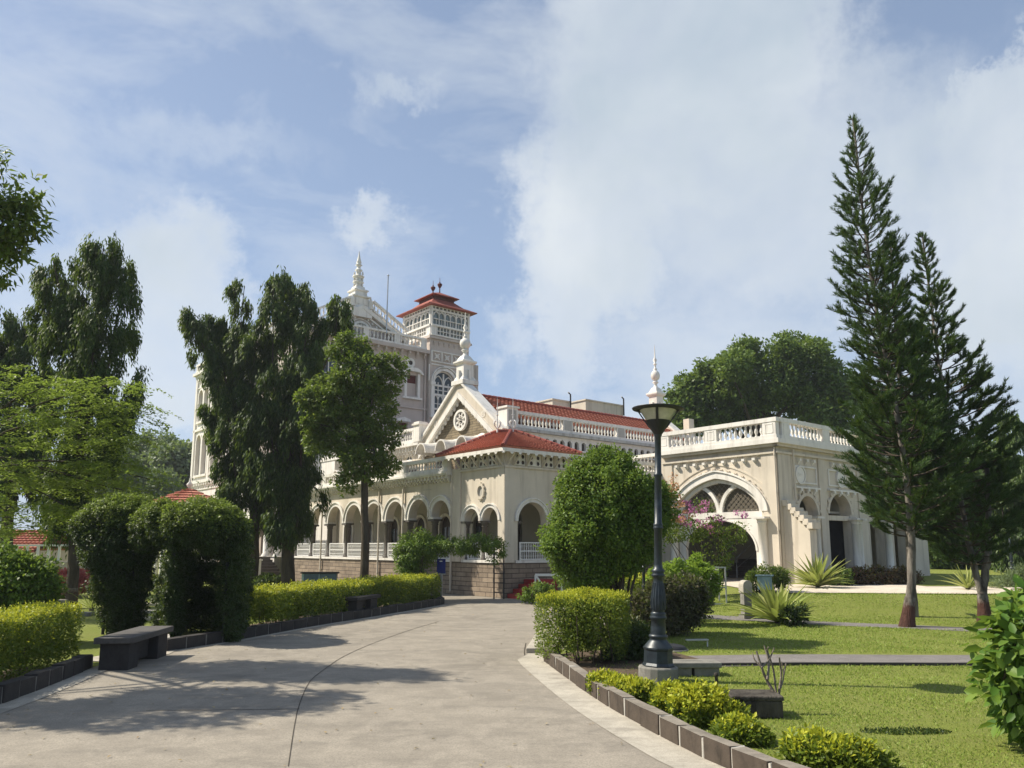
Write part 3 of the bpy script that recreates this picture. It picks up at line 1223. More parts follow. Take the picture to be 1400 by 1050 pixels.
for (fr, s0, s1) in ((FX(-EV), -EV, 3.45), (FY(-EV), -EV + .04, 3.2)):
    b.fbox(fr, s0, s1, 4.84, 4.97, -.03, .0)
    k = int((s1 - s0) / .36)
    for i in range(k + 1):
        s = s0 + (s1 - s0) * i / k
        b.prism([fr(s - .08, 4.842, -.004), fr(s + .08, 4.842, -.004), fr(s + .05, 4.79, -.004), fr(s, 4.76, -.004), fr(s - .05, 4.79, -.004)], Vector(fr(0, 0, -.026)) - Vector(fr(0, 0, -.004)))
b.box(-EV + .03, 3.15, -EV + .03, 3.3, 4.93, 4.95)
part(b, 'valance_board', M['white'], rf)
for p in ((1.22, 1.95), (1.62, 1.52)):
    f_ = MB()
    f_.tube([(p[0], p[1], 5.88), (p[0], p[1], 7.0)], [.035, .012], 6)
    f_.tube([(p[0], p[1], 6.95), (p[0], p[1], 7.2)], [.012, .003], 5)
    for s in (-1, 1):
        for ax in ((1, 0), (0, 1)):
            f_.tube([(p[0], p[1], 6.0), (p[0] + s * .14 * ax[0], p[1] + s * .14 * ax[1], 6.14), (p[0] + s * .17 * ax[0], p[1] + s * .17 * ax[1], 6.26), (p[0] + s * .08 * ax[0], p[1] + s * .08 * ax[1], 6.32)], .022, 5)
    f_.lathe([(.0, 0), (.06, .04), (.0, .08)], (p[0], p[1], 6.5), 8)
    part(f_, 'roof_finial', M['whiteiron'], rf)

# lower verandah along the lawn side, behind the round tree
b = MB()
lv = [op(c, .62, ZF, 2.6) for c in (4.0, 5.5, 7.0)]
arch_wall(b, fp, 3.12, 8.0, ZF, 4.36, lv, .3)
part(b, 'arcade_wall', M['cream'])
for o in lv:
    b = MB()
    arch_ring(b, fp, o, 0, .14, 0, .05)
    part(b, 'arch_moulding', M['white'])
b = MB()
b.fbox(fp, 3.2, 8.0, 4.36, 4.5, -.3, .25)
corbels(b, fp, 3.2, 8.0, 4.12, 4.36, .24, .12, .2)
part(b, 'cornice', M['white'])
part(balustrade(fp, 3.25, 8.0, 4.5, 5.0, .1, (3.4, 5.4, 7.8), .15, .2), 'balustrade', M['white'])

# ---------------- upper storey of the wing
XG, YW = 2.5, 3.2
fg, fw = FX(XG), FY(YW)
b = MB()
arch_wall(b, fg, 8.8, 20.0, 4.26, 6.45, [op(c, .38, 4.9, 5.5) for c in (10.2, 12.2, 14.2, 16.2, 18.2)], .25)
arch_wall(b, fw, XG + .02, 15.1, 4.26, 6.35, [op(c, .38, 4.7, 5.3) for c in (4.2, 6.2, 8.2, 10.2, 12.2)], .25)
b.box(15.0, 15.12, YW + .1, 8.8, 4.26, 6.4)
part(b, 'upper_wall', M['cream'])
for fr, cs, z0, z1 in ((fg, (10.2, 12.2, 14.2, 16.2, 18.2), 4.9, 5.5), (fw, (4.2, 6.2, 8.2, 10.2, 12.2), 4.7, 5.3)):
    for c in cs:
        w_, o = window(fr, c, .38, z0, z1, -.12, None, mullions=(0,), bars=(.5, 1.0))
        pane(fr, o, -.13, w_)
b = MB()
corbels(b, fg, 8.9, 20, 5.78, 6.2, .26, .11, .22)
b.fbox(fg, 8.85, 20, 6.2, 6.34, -.2, .34)
part(b, 'cornice', M['white'])
part(balustrade(fg, 9.2, 20, 6.34, 7.02, .16, [9.3, 11.2, 13.1, 15.0, 16.9, 18.8], .15, .2), 'balustrade', M['white'])
# pedestal block at the foot of the gable
b = MB()
b.fbox(fg, 8.72, 9.2, 6.34, 7.1, -.1, .36)
b.fbox(fg, 8.66, 9.26, 7.1, 7.18, -.14, .42)
b.fbox(fg, 8.74, 9.18, 7.18, 7.25, -.1, .36)
part(b, 'pedestal', M['white'])
# lawn side: pierced corbel table, weathered slab, open balustrade before the red roof
b = MB()
hop = [op(XG + .55 + .42 * k, .13, 5.72, 5.95) for k in range(29)]
arch_wall(b, FY(YW - .16), XG + .1, 15.1, 5.66, 6.24, hop, .13, n=10)
part(b, 'corbel_table', M['white'])
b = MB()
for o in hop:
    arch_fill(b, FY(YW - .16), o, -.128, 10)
part(b, 'corbel_painted_shade', M['door'])  # dark sheet at the back of each recess, its shade put in by colour
b = MB()
b.fbox(fw, XG - .02, 15.1, 6.24, 6.36, -.2, .36)
part(b, 'weathered_slab', M['weather'])
pc = [5.85, 9.15, 12.45]
part(balustrade(fw, XG + .55, 15.1, 6.36, 7.06, .12, pc, .16, .2, .18, .5, panel=False), 'balustrade', M['white'])
for p in pc:
    b = MB()
    b.fbox(fw, p - .2, p + .2, 6.52, 6.92, .20, .235)
    part(b, 'pier_panel', M['greypanel'])
# corner pier of the gable
b = MB()
b.fbox(fw, XG + .0, XG + .55, 6.36, 7.12, -.3, .26)
b.fbox(fw, XG - .05, XG + .60, 7.12, 7.2, -.35, .32)
part(b, 'corner_pier', M['white'])
b = MB()
b.fbox(fw, XG + .08, XG + .47, 6.46, 7.04, .26, .275)
part(b, 'pier_panel', M['greypanel'])
# red tiled roof of the wing
rr_ = MB()
tiled_slope(rr_, (XG + .3, YW + .35, 6.92), (15.0, YW + .35, 6.92), (XG + .3, 6.0, 8.10), (15.0, 6.0, 8.10), .22, .3)
tiled_slope(rr_, (15.0, 8.6, 6.92), (XG + .3, 8.6, 6.92), (15.0, 6.0, 8.10), (XG + .3, 6.0, 8.10), .3, .4)
rf = part(rr_, 'wing_roof', M['tile'])
b = MB()
ridge_tiles(b, (XG + .3, 6.0, 8.17), (15.0, 6.0, 8.17), .085, .28)
part(b, 'ridge_tile', M['redroof'], rf)


def gable(X, face, name='gable', zk=1.0):
    """parapet gable across the wing: stone triangle, raking bands, scallops, rose window, spire"""
    fr = FX(X)
    yc, zt, hw = 6.0, 8.62, 2.85
    zf = 6.25
    b = MB()
    b.prism([fr(yc - hw, 4.26, -.02), fr(yc + hw, 4.26, -.02), fr(yc + hw, zf - .1, -.02), fr(yc, zt - .35, -.02), fr(yc - hw, zf - .1, -.02)], (.2, 0, 0))
    g = part(b, name, M['gablestone'] if face else M['cream'])
    for k, (t0, t1, d, nm) in enumerate(((0.0, .34, .14, 'gable_band'), (.34, .54, .22, 'gable_moulding'))):
        b = MB()
        for s in (-1, 1):
            a, c = (yc + s * (hw + .12), zf), (yc, zt)
            u = Vector((c[0] - a[0], c[1] - a[1]))
            u.normalize()
            nx, nz = -u.y * s, u.x * s
            if nz > 0:
                nx, nz = -nx, -nz
            # band running below the rake
            drop0, drop1 = t0 / abs(nz), t1 / abs(nz)
            pts = [(a[0], a[1] - drop0), (c[0], c[1] - drop0), (c[0], c[1] - drop1), (a[0], a[1] - drop1)]
            b.prism([fr(p[0], p[1], d) for p in pts], (d + .02 if k else .42, 0, 0))
        part(b, nm, M['cream'] if k == 0 else M['white'], g)
    b = MB()
    for s in (-1, 1):       # coping
        b.bar(fr(yc + s * (hw + .2), zf - .02, -.04), fr(yc + s * .1, zt + .03, -.04), .56, .10)
    part(b, 'coping', M['white'], g)
    if face:
        b = MB()
        for s in (-1, 1):   # scalloped drops under the band
            for k in range(13):
                t = (k + .6) / 13.6
                y = yc + s * (hw + .1) * (1 - t)
                z = zf + (zt - zf) * t - .54 * 1.30
                b.lathe([(.02, -.13), (.055, -.07), (.075, 0), (.05, .05)], fr(y, z - .03, .06), 7)
                b.fbox(fr, y - .1, y + .1, z + .02, z + .12, 0, .12)
        part(b, 'scallop', M['white'], g)
        b = MB()
        for s, t in ((-1, .42), (1, .42)):
            y, z = yc + s * (hw + .1) * (1 - t), zf + (zt - zf) * t - .23
            for k in range(16):
                a, a2 = 2 * math.pi * k / 16, 2 * math.pi * (k + 1) / 16
                for (q0, q1) in ((.10, .135), (.04, .065)):
                    b.quad(fr(y + q0 * math.cos(a), z + q0 * math.sin(a), .165), fr(y + q0 * math.cos(a2), z + q0 * math.sin(a2), .165), fr(y + q1 * math.cos(a2), z + q1 * math.sin(a2), .165), fr(y + q1 * math.cos(a), z + q1 * math.sin(a), .165))
        part(b, 'rosette', M['white'], g)
        # rose window
        b = MB()
        cy, cz = yc - .0, 6.98
        P = lambda r, a, d: fr(cy + r * math.cos(a), cz + r * math.sin(a), d)
        for k in range(28):
            a, a2 = 2 * math.pi * k / 28, 2 * math.pi * (k + 1) / 28
            for q0, q1, d in ((.36, .46, .09),):
                b.quad(P(q0, a, d), P(q0, a2, d), P(q1, a2, d), P(q1, a, d))
                b.quad(P(q1, a, -.02), P(q1, a2, -.02), P(q1, a2, d), P(q1, a, d))
                b.quad(P(q0, a, -.02), P(q0, a2, -.02), P(q0, a2, d), P(q0, a, d))
        for k in range(8):
            a = 2 * math.pi * (k + .5) / 8
            b.bar(P(.10, a, .04), P(.37, a, .04), .03, .04)
            a = 2 * math.pi * k / 8
            for j in range(8):
                t, t2 = 2 * math.pi * j / 8, 2 * math.pi * (j + 1) / 8
                c0 = (cy + .27 * math.cos(a), cz + .27 * math.sin(a))
                b.bar(fr(c0[0] + .085 * math.cos(t), c0[1] + .085 * math.sin(t), .04), fr(c0[0] + .085 * math.cos(t2), c0[1] + .085 * math.sin(t2), .04), .02, .03)
        b.lathe([(.1, -.02), (.1, .02)], fr(cy, cz, .03), 10)
        rw = part(b, 'rose_window', M['white'], g)
    # pedestal and ball spire
    b = MB()
    px_, z0 = X + .16, zt - .12
    k = 4
    b.lathe([(.42, 0), (.42, .18), (.34, .22), (.31, .30), (.27, .36), (.26, .88), (.34, .93), (.37, .98), (.37, 1.04), (.27, 1.08), (.20, 1.22), (.14, 1.30)], (px_, yc, z0), 4, False, sq=True)
    for s in (-1, 1):
        b.box(px_ - .06, px_ + .06, yc + s * .30 - .07, yc + s * .30 + .07, z0 + .15, z0 + .62)
        b.box(px_ + s * .30 - .07, px_ + s * .30 + .07, yc - .06, yc + .06, z0 + .15, z0 + .62)
    b.lathe([(.17, 1.28), (.10, 1.36), (.075, 1.46), (.16, 1.53), (.16, 1.56), (.09, 1.60), (.12, 1.64), (.20, 1.70), (.235, 1.80), (.24, 1.88), (.21, 1.98), (.13, 2.06), (.07, 2.10), (.12, 2.15), (.06, 2.19), (.045, 2.32), (.09, 2.36), (.09, 2.40), (.04, 2.44), (.11, 2.56), (.05, 2.66), (.035, 2.72), (.025, 2.95), (.012, 3.25)], (px_, yc, z0), 14)
    z9 = zt - .12
    b.v = [(p[0], p[1], z9 + (p[2] - z9) * zk) for p in b.v]
    part(b, 'spire', M['white'], g)
    return g


gable(XG, True)
g2 = gable(15.1, False, zk=1.2)
b = MB()
b.box(14.6, 15.0, 3.4, 3.75, 6.9, 8.0)
part(b, 'chimney', M['cream'])
# barrel hoods over the gable windows, a smaller one by the balustrade


def hood(yc, z0, r, ln, fl):
    b = MB()
    n = 12
    prof = [(0, 1.0), (.3, .98), (.6, 1.06), (.85, 1.22), (1.0, 1.42 * fl)]
    rows = []
    for t, k in prof:
        rows.append([(XG - .02 - ln * (1 - t), yc + r * k * math.cos(math.pi * i / n), z0 + r * k * 1.15 * math.sin(math.pi * i / n)) for i in range(n + 1)])
    for q in (0.0, -.05):
        for A, B in zip(rows[:-1], rows[1:]):
            for i in range(n):
                sh = lambda p: (p[0], yc + (p[1] - yc) * (1 + q / r), z0 + (p[2] - z0) * (1 + q / r))
                b.add([sh(A[i]), sh(A[i + 1]), sh(B[i + 1]), sh(B[i])], [(0, 1, 2, 3)], True)
    A = rows[0]
    for i in range(n):
        s2 = lambda p: (p[0], yc + (p[1] - yc) * (1 - .05 / r), z0 + (p[2] - z0) * (1 - .05 / r))
        b.quad(A[i], A[i + 1], s2(A[i + 1]), s2(A[i]))
    h = part(b, 'window_hood', M['white'])
    d = MB()
    d.fbox(fg, yc - r * .9, yc + r * .9, 4.4, z0 + .2, .02, .04)
    part(d, 'hooded_window', M['door'], h)
    return h


hood(7.5, 5.62, .40, 1.05, 1.0)
hood(6.0, 5.62, .40, 1.05, 1.0)
hood(4.55, 5.62, .40, 1.05, 1.0)
hood(9.75, 5.15, .33, .9, .8)
hood(15.6, 5.15, .33, .9, .8)

# tank boxes on the roof behind the ridge
for (x0, x1, z1) in ((13.3, 14.7, 10.05), (16.0, 19.3, 10.35)):
    b = MB()
    b.box(x0, x1, 12.0, 14.0, 6.0, z1)
    b.box(x0 - .06, x1 + .06, 11.94, 14.06, z1, z1 + .08)
    q = part(b, 'roof_tank', M['cream'])
    b = MB()
    b.tube([(x1 - .1, 11.85, z1 - .6), (x1 - .1, 11.85, z1 + .45), (x1 - .28, 11.85, z1 + .55)], .05, 6)
    part(b, 'vent_pipe', M['blackiron'], q)
b = MB()
b.box(2.6, 20, 8.9, 20, 6.1, 6.2)
b.box(15.2, 20, 8.9, 9.1, 1, 6.1)
part(b, 'flat_roof', M['weather'])
# ---------------- main block: front y = 20, with pediment, tower and lantern
fm = FY(20.0)
b = MB()
mo = [op(8.78, .40, 10.95, 12.25, 0, 'flat'), op(8.2, .36, 8.75, 9.2, 0, 'flat'), op(5.6, .5, 10.9, 12.3), op(3.2, .5, 10.9, 12.3)]
arch_wall(b, fm, .9, 9.9, 9.9, 13.72, [mo[0], mo[2], mo[3]], .3)
arch_wall(b, fm, .9, 9.9, 6.0, 9.9, [mo[1]], .3)
b.box(9.6, 14, 20.3, 26, 4, 13.7)
b.box(.92, 1.2, 20.3, 34.0, 1.0, 13.72)
b.box(13.9, 14.2, 20.3, 34, 3, 13.72)
b.box(.9, 14.2, 33.8, 34.1, 1, 13.72)
part(b, 'main_wall', M['pearl'])
b = MB()
b.fbox(fm, .9, 9.9, 10.12, 10.24, 0, .10)
b.fbox(fm, .9, 9.9, 8.0, 8.1, 0, .08)
b.fbox(fm, .86, 9.9, 13.72, 13.95, -.3, .34)
corbels(b, fm, .9, 9.9, 13.36, 13.72, .55, .13, .26)
b.box(.6, .9, 20.0, 34, 13.72, 13.95)
part(b, 'cornice', M['pearl'])
part(balustrade(fm, .9, 9.7, 13.95, 14.68, .14, [1.1, 3.25, 5.4, 7.55, 9.5], .20, .27, .22, .38, .12, .12), 'balustrade', M['white'])
part(balustrade(FX(.9), 20.1, 34, 13.95, 14.68, .14, [20.3, 23.6, 27, 30.4, 33.8], .20, .3, .22, .46, .14, .14), 'balustrade', M['white'])
b = MB()
b.box(1.2, 13.9, 20.3, 33.8, 13.7, 13.78)
part(b, 'flat_roof', M['weather'])
# oculus
b = MB()
P = lambda r, a, d: fm(8.66 + r * math.cos(a), 13.0 + r * math.sin(a), d)
for k in range(20):
    a, a2 = 2 * math.pi * k / 20, 2 * math.pi * (k + 1) / 20
    b.quad(P(.15, a, .06), P(.15, a2, .06), P(.31, a2, .06), P(.31, a, .06))
    b.quad(P(.31, a, 0), P(.31, a2, 0), P(.31, a2, .06), P(.31, a, .06))
    b.quad(P(.15, a, 0), P(.15, a2, 0), P(.15, a2, .06), P(.15, a, .06))
oc = part(b, 'round_window', M['white'])
b = MB()
b.poly([P(.15, 2 * math.pi * k / 20, .01) for k in range(20)])
part(b, 'pane', M['door'], oc)
# hooded window with a lowered blind, and the small one under it
b = MB()
b.fbox(fm, 8.22, 8.38, 10.75, 12.35, 0, .12)
b.fbox(fm, 9.18, 9.34, 10.75, 12.35, 0, .12)
b.fbox(fm, 8.1, 9.46, 10.70, 10.82, 0, .2)
b.prism([fm(8.0, 12.30, 0), fm(8.22, 12.55, 0), fm(8.5, 12.68, 0), fm(9.06, 12.68, 0), fm(9.34, 12.55, 0), fm(9.56, 12.30, 0), fm(9.40, 12.30, 0), fm(9.2, 12.44, 0), fm(8.36, 12.44, 0), fm(8.16, 12.30, 0)], (0, -.26, 0))
b.prism([fm(8.05, 9.24, 0), fm(8.2 - .5, 9.24, 0), fm(7.78, 9.40, 0), fm(8.2, 9.52, 0), fm(8.62, 9.40, 0), fm(8.7, 9.24, 0)][1:], (0, -.2, 0))
b.fbox(fm, 7.72, 8.68, 8.6, 8.72, 0, .14)
wh = part(b, 'window_surround', M['white'])
b = MB()
b.fbox(fm, 8.38, 9.18, 10.95, 11.75, -.2, -.16)
part(b, 'blind', M['pearl'], wh)
for q in ((8.38, 9.18, 11.75, 12.25), (7.84, 8.56, 8.75, 9.2)):
    b = MB()
    b.fbox(fm, *q, -.22, -.2)
    part(b, 'pane', M['redwood'], wh)
for c in (5.6, 3.2):
    w_, o = window(fm, c, .5, 10.9, 12.3, -.12, None)
    pane(fm, o, -.14, w_)
pipe(fm, 9.72, 8.0, 13.4, .08, .06, M['pearl'])
# pediment with raking balustrade, fanlight and tall spire
fq = FY(20.5)
b = MB()
b.prism([fq(2.3, 13.8), fq(8.5, 13.8), fq(8.5, 14.35), fq(5.42, 16.05), fq(2.3, 14.35)], (0, .35, 0))
pd = part(b, 'pediment', M['pearl'])
b = MB()
for s in (-1, 1):
    b.bar(fq(5.42 + s * 3.2, 14.30, .12), fq(5.42, 16.02, .12), .34, .22)
    b.bar(fq(5.42 + s * 2.8, 14.18, .05), fq(5.42, 15.70, .05), .2, .1)
    for k in range(9):
        t = (k + .5) / 9
        x, z = 5.42 + s * 2.7 * (1 - t), 14.0 + 1.5 * t
        b.fbox(fq, x - .05, x + .05, z, z + .14, 0, .09)
arch_ring(b, fq, op(5.42, .5, 14.3, 14.55), 0, .14, 0, .08, 18)
arch_ring(b, fq, op(5.42, .5, 14.3, 14.55), .24, .30, 0, .05, 18)
part(b, 'pediment_moulding', M['white'], pd)
b = MB()
arch_fill(b, fq, op(5.42, .5, 14.5, 14.55), .015)
part(b, 'fanlight', M['greypanel'], pd)
b = MB()
for k in range(7):
    a = math.pi * (k + .5) / 7
    b.bar(fq(5.42, 14.55, .03), fq(5.42 + .5 * math.cos(a), 14.55 + .5 * math.sin(a), .03), .035, .03)
for r in (.18, .34):
    for k in range(10):
        a, a2 = math.pi * k / 10, math.pi * (k + 1) / 10
        b.bar(fq(5.42 + r * math.cos(a), 14.55 + r * math.sin(a), .03), fq(5.42 + r * math.cos(a2), 14.55 + r * math.sin(a2), .03), .03, .03)
part(b, 'fanlight_tracery', M['white'], pd)
b = MB()
for s in (-1, 1):
    a, c = (5.42 + s * 3.3, 14.62), (5.42 + s * .75, 16.05)
    for k in range(11):
        t = (k + .5) / 11
        x, z = a[0] + (c[0] - a[0]) * t, a[1] + (c[1] - a[1]) * t
        b.lathe([(r * .17, q * .52) for r, q in BAL], fq(x, z - .05, .05), 7)
    b.bar(fq(a[0], a[1] + .52, .05), fq(c[0], c[1] + .52, .05), .24, .13)
    b.bar(fq(a[0], a[1] - .06, .05), fq(c[0], c[1] - .06, .05), .26, .10)
part(b, 'raking_balustrade', M['white'], pd)
b = MB()
b.lathe([(.66, 15.4), (.66, 15.95), (.56, 16.0), (.52, 16.1), (.50, 16.15), (.50, 16.62), (.60, 16.68), (.60, 16.76), (.42, 16.82), (.40, 17.06), (.48, 17.1), (.48, 17.18), (.32, 17.26), (.28, 17.42)], (5.36, 20.9, 0), 4, False, sq=True)
for s in (-1, 1):
    b.fbox(fq, 5.36 + s * .26 - .13, 5.36 + s * .26 + .13, 16.22, 16.56, .08, .13)
    b.lathe([(.2, 16.0), (.16, 16.3), (.2, 16.36), (.08, 16.6), (.02, 16.75)], (5.36 + s * .62, 20.4, 0), 8)
b.lathe([(.30, 17.28), (.22, 17.46), (.20, 17.6), (.34, 17.70), (.34, 17.76), (.18, 17.82), (.22, 17.98), (.36, 18.06), (.36, 18.12), (.16, 18.18), (.15, 18.42), (.24, 18.50), (.20, 18.55), (.11, 18.62), (.13, 18.78), (.22, 18.84), (.11, 18.9), (.17, 19.0), (.12, 19.15), (.05, 19.5), (.015, 19.75)], (5.36, 20.9, 0), 10)
for z in (17.46, 17.82, 18.2):
    for k in range(4):
        a = math.pi / 4 + k * math.pi / 2
        b.lathe([(.05, 0), (.07, .06), (.03, .16), (.05, .2)], (5.36 + .26 * math.cos(a), 20.9 + .26 * math.sin(a), z), 6)
part(b, 'spire', M['white'], pd)
b = MB()
b.tube([(6.75, 19.75, 14.5), (6.78, 19.75, 18.15)], .04, 7)
b.lathe([(.05, 0), (.08, .05), (.02, .1)], (6.78, 19.75, 18.15), 7)
part(b, 'flagpole', M['galv'])

# tower
ft = FY(19.7)
TX0, TX1 = 9.9, 12.95
wo = op(11.06, .80, 9.9, 11.95)
b = MB()
arch_wall(b, ft, TX0, TX1, 6.0, 14.75, [wo], .3)
b.box(TX0, TX0 + .3, 20.0, 23.0, 6.0, 14.75)
b.box(TX1 - .3, TX1, 20.0, 23.0, 6.0, 14.75)
b.box(TX0 + .3, TX1 - .3, 22.7, 23.0, 6.0, 14.75)
tower = part(b, 'tower', M['pearl'])
b = MB()
arch_ring(b, ft, wo, 0, .17, 0, .08, 22)
arch_ring(b, ft, wo, .22, .28, 0, .14, 22)
for s in (-1, 1):
    b.fbox(ft, wo['c'] + s * .93 - .12, wo['c'] + s * .93 + .12, 9.8, 11.75, 0, .10)
    b.fbox(ft, wo['c'] + s * .93 - .16, wo['c'] + s * .93 + .16, 11.75, 11.95, 0, .14)
    b.fbox(ft, wo['c'] + s * 1.2 - .03, wo['c'] + s * 1.2 + .03, 12.0, 13.05, 0, .05)
b.fbox(ft, 10.0, 12.3, 13.05, 13.12, 0, .06)
b.fbox(ft, 9.95, 12.4, 9.65, 9.8, 0, .14)
part(b, 'window_surround', M['white'], tower)
b = MB()
arch_ring(b, ft, wo, -.07, 0, -.2, -.12, 22, foot=9.9)
c0 = wo['c']
b.fbox(ft, c0 - .05, c0 + .05, 9.9, 12.6, -.2, -.12)
for z in (10.28, 11.2, 11.8):
    b.fbox(ft, c0 - .75, c0 + .75, z - .06, z + .06, -.195, -.13)
for s in (-1, 1):
    b.fbox(ft, c0 + s * .39 - .025, c0 + s * .39 + .025, 9.95, 12.0, -.19, -.14)
    arch_ring(b, ft, op(c0 + s * .39, .36, 11.8, 11.9, .55, 'pointed'), -.06, 0, -.195, -.13, 14)
    for q in (-1, 1):
        arch_ring(b, ft, op(c0 + s * .39 + q * .185, .16, 10.9, 10.9, .26, 'pointed'), -.03, .02, -.19, -.14, 10)
    b.fbox(ft, c0 + s * .39 - .33, c0 + s * .39 + .33, 11.48, 11.53, -.19, -.145)
    b.fbox(ft, c0 + s * .39 - .33, c0 + s * .39 + .33, 10.6, 10.64, -.19, -.145)
tw_ = part(b, 'window', M['white'], tower)
b = MB()
arch_fill(b, ft, wo, -.2)
part(b, 'pane', M['darkglass'], tower)
b = MB()        # three pierced squares under the lantern
b.fbox(ft, 9.98, 12.36, 13.25, 13.32, 0, .08)
b.fbox(ft, 9.98, 12.36, 13.92, 13.99, 0, .08)
for k in range(4):
    s = 10.02 + k * .77
    b.fbox(ft, s - .045, s + .045, 13.32, 13.92, 0, .08)
for k in range(3):
    c = 10.40 + k * .77
    for a in (45, 135):
        dx, dz = .26 * math.cos(R(a)), .26 * math.sin(R(a))
        b.bar(ft(c - dx, 13.62 - dz, .05), ft(c + dx, 13.62 + dz, .05), .09, .05)
    for j in range(12):
        a, a2 = 2 * math.pi * j / 12, 2 * math.pi * (j + 1) / 12
        b.bar(ft(c + .1 * math.cos(a), 13.62 + .1 * math.sin(a), .06), ft(c + .1 * math.cos(a2), 13.62 + .1 * math.sin(a2), .06), .06, .05)
part(b, 'pierced_panel', M['white'], tower)
b = MB()
b.box(TX0 - .14, TX1 + .14, 19.7 - .16, 23.1, 14.75, 14.88)
b.box(TX0 - .08, TX1 + .08, 19.7 - .08, 23.06, 14.88, 14.95)
corbels(b, ft, 10.0, 12.4, 14.35, 14.6, .42, .14, .10)
part(b, 'cornice', M['pearl'], tower)
# glazed lantern storey
LZ = 14.95


def lantern_side(fr, s0, s1, parent, panes):
    b = MB()
    for z0, z1, d in ((LZ, LZ + .10, .10), (LZ + .62, LZ + .74, .12), (LZ + 1.66, LZ + 1.78, .05), (LZ + 1.95, LZ + 2.02, .05)):
        b.fbox(fr, s0, s1, z0, z1, -.1, d)
    for s in (s0 + .07, s1 - .07):
        b.fbox(fr, s - .07, s + .07, LZ + .1, LZ + 1.95, -.1, .06)
    n = panes
    for k in range(n):
        a, c = s0 + .2 + (s1 - s0 - .4) * k / n, s0 + .2 + (s1 - s0 - .4) * (k + 1) / n
        if k:
            b.fbox(fr, a - .035, a + .035, LZ + .74, LZ + 1.66, -.08, .04)
        b.fbox(fr, a + .02, c - .02, LZ + 1.12, LZ + 1.17, -.06, .02)
        m = (a + c) / 2
        b.fbox(fr, m - .02, m + .02, LZ + .74, LZ + 1.66, -.06, .02)
        for q in (-1, 1):
            arch_ring(b, fr, op(m + q * (c - a) * .24, (c - a) * .2, 0, LZ + 1.36, .22, 'pointed'), 0, .06, -.06, .02, 8)
            b.fbox(fr, m + q * (c - a) * .24 - .012, m + q * (c - a) * .24 + .012, LZ + .74, LZ + 1.12, -.06, .0)
        # open fretwork under the eaves
        for q in range(3):
            x = a + (c - a) * (q + .5) / 3
            b.fbox(fr, x - .05, x + .05, LZ + 1.78, LZ + 1.95, -.05, .02)
    # lower lights
    for k in range(2):
        a = s0 + .48 + (s1 - s0 - .96) * k / 2
        c = s0 + .48 + (s1 - s0 - .96) * (k + 1) / 2 - .08
        for j in range(5):
            x = a + (c - a) * j / 4
            b.fbox(fr, x - .02, x + .02, LZ + .1, LZ + .62, -.06, .06)
        b.fbox(fr, a, c, LZ + .33, LZ + .37, -.06, .055)
    b.fbox(fr, s0 + .14, s0 + .44, LZ + .1, LZ + .62, -.06, .05)
    b.fbox(fr, s1 - .5, s1 - .14, LZ + .1, LZ + .62, -.06, .05)
    part(b, 'lantern_frame', M['white'], parent)
    g = MB()
    g.fbox(fr, s0 + .1, s1 - .1, LZ + .08, LZ + 1.9, -.11, -.09)
    part(g, 'lantern_glass', M['greyglass'], parent)


fl_ = FY(19.66)
lantern_side(fl_, TX0 + .0, TX1 - .0, tower, 3)
lantern_side(FX(TX0 + .03), 19.68, 22.9, tower, 3)
lantern_side(FY(22.94), TX0, TX1, tower, 3)
b = MB()
cx_, cy_ = (TX0 + TX1) / 2, 21.3
hx, hy = (TX1 - TX0) / 2 + .38, 2.0
rz0, rz1 = LZ + 2.02, LZ + 2.75
kx, ky = .86, 1.0
lo = [(cx_ - hx, cy_ - hy), (cx_ + hx, cy_ - hy), (cx_ + hx, cy_ + hy), (cx_ - hx, cy_ + hy)]
mid = [(cx_ + (p[0] - cx_) * .66, cy_ + (p[1] - cy_) * .66) for p in lo]
up = [(cx_ + (p[0] - cx_) * .44, cy_ + (p[1] - cy_) * .44) for p in lo]
for i in range(4):
    j = (i + 1) % 4
    b.quad((*lo[i], rz0), (*lo[j], rz0), (*mid[j], rz0 + .34), (*mid[i], rz0 + .34))
    b.quad((*mid[i], rz0 + .34), (*mid[j], rz0 + .34), (*up[j], rz1), (*up[i], rz1))
    b.quad((*lo[i], rz0 - .06), (*lo[j], rz0 - .06), (*lo[j], rz0), (*lo[i], rz0))
b.quad(*[(*p, rz0 - .06) for p in lo])
tr = part(b, 'tower_roof', M['redroof'], tower)
b = MB()
b.box(cx_ - hx * .43, cx_ + hx * .43, cy_ - hy * .43, cy_ + hy * .43, rz1 - .12, rz1 + .28)
part(b, 'roof_drum', M['redwood'], tower)
b = MB()
lo = [(cx_ - hx * .56, cy_ - hy * .56), (cx_ + hx * .56, cy_ - hy * .56), (cx_ + hx * .56, cy_ + hy * .56), (cx_ - hx * .56, cy_ + hy * .56)]
rg = [(cx_, cy_ - .35), (cx_, cy_ + .35)]
zt = rz1 + .28
b.quad((*lo[0], zt), (*lo[1], zt), (cx_ + .05, cy_ - .35, zt + .42), (cx_ - .05, cy_ - .35, zt + .42))
b.quad((*lo[1], zt), (*lo[2], zt), (cx_ + .05, cy_ + .35, zt + .42), (cx_ + .05, cy_ - .35, zt + .42))
b.quad((*lo[2], zt), (*lo[3], zt), (cx_ - .05, cy_ + .35, zt + .42), (cx_ + .05, cy_ + .35, zt + .42))
b.quad((*lo[3], zt), (*lo[0], zt), (cx_ - .05, cy_ - .35, zt + .42), (cx_ - .05, cy_ + .35, zt + .42))
b.quad(*[(*p, zt - .05) for p in lo])
for i in range(4):
    j = (i + 1) % 4
    b.quad((*lo[i], zt - .05), (*lo[j], zt - .05), (*lo[j], zt), (*lo[i], zt))
part(b, 'tower_roof', M['redroof'], tower)
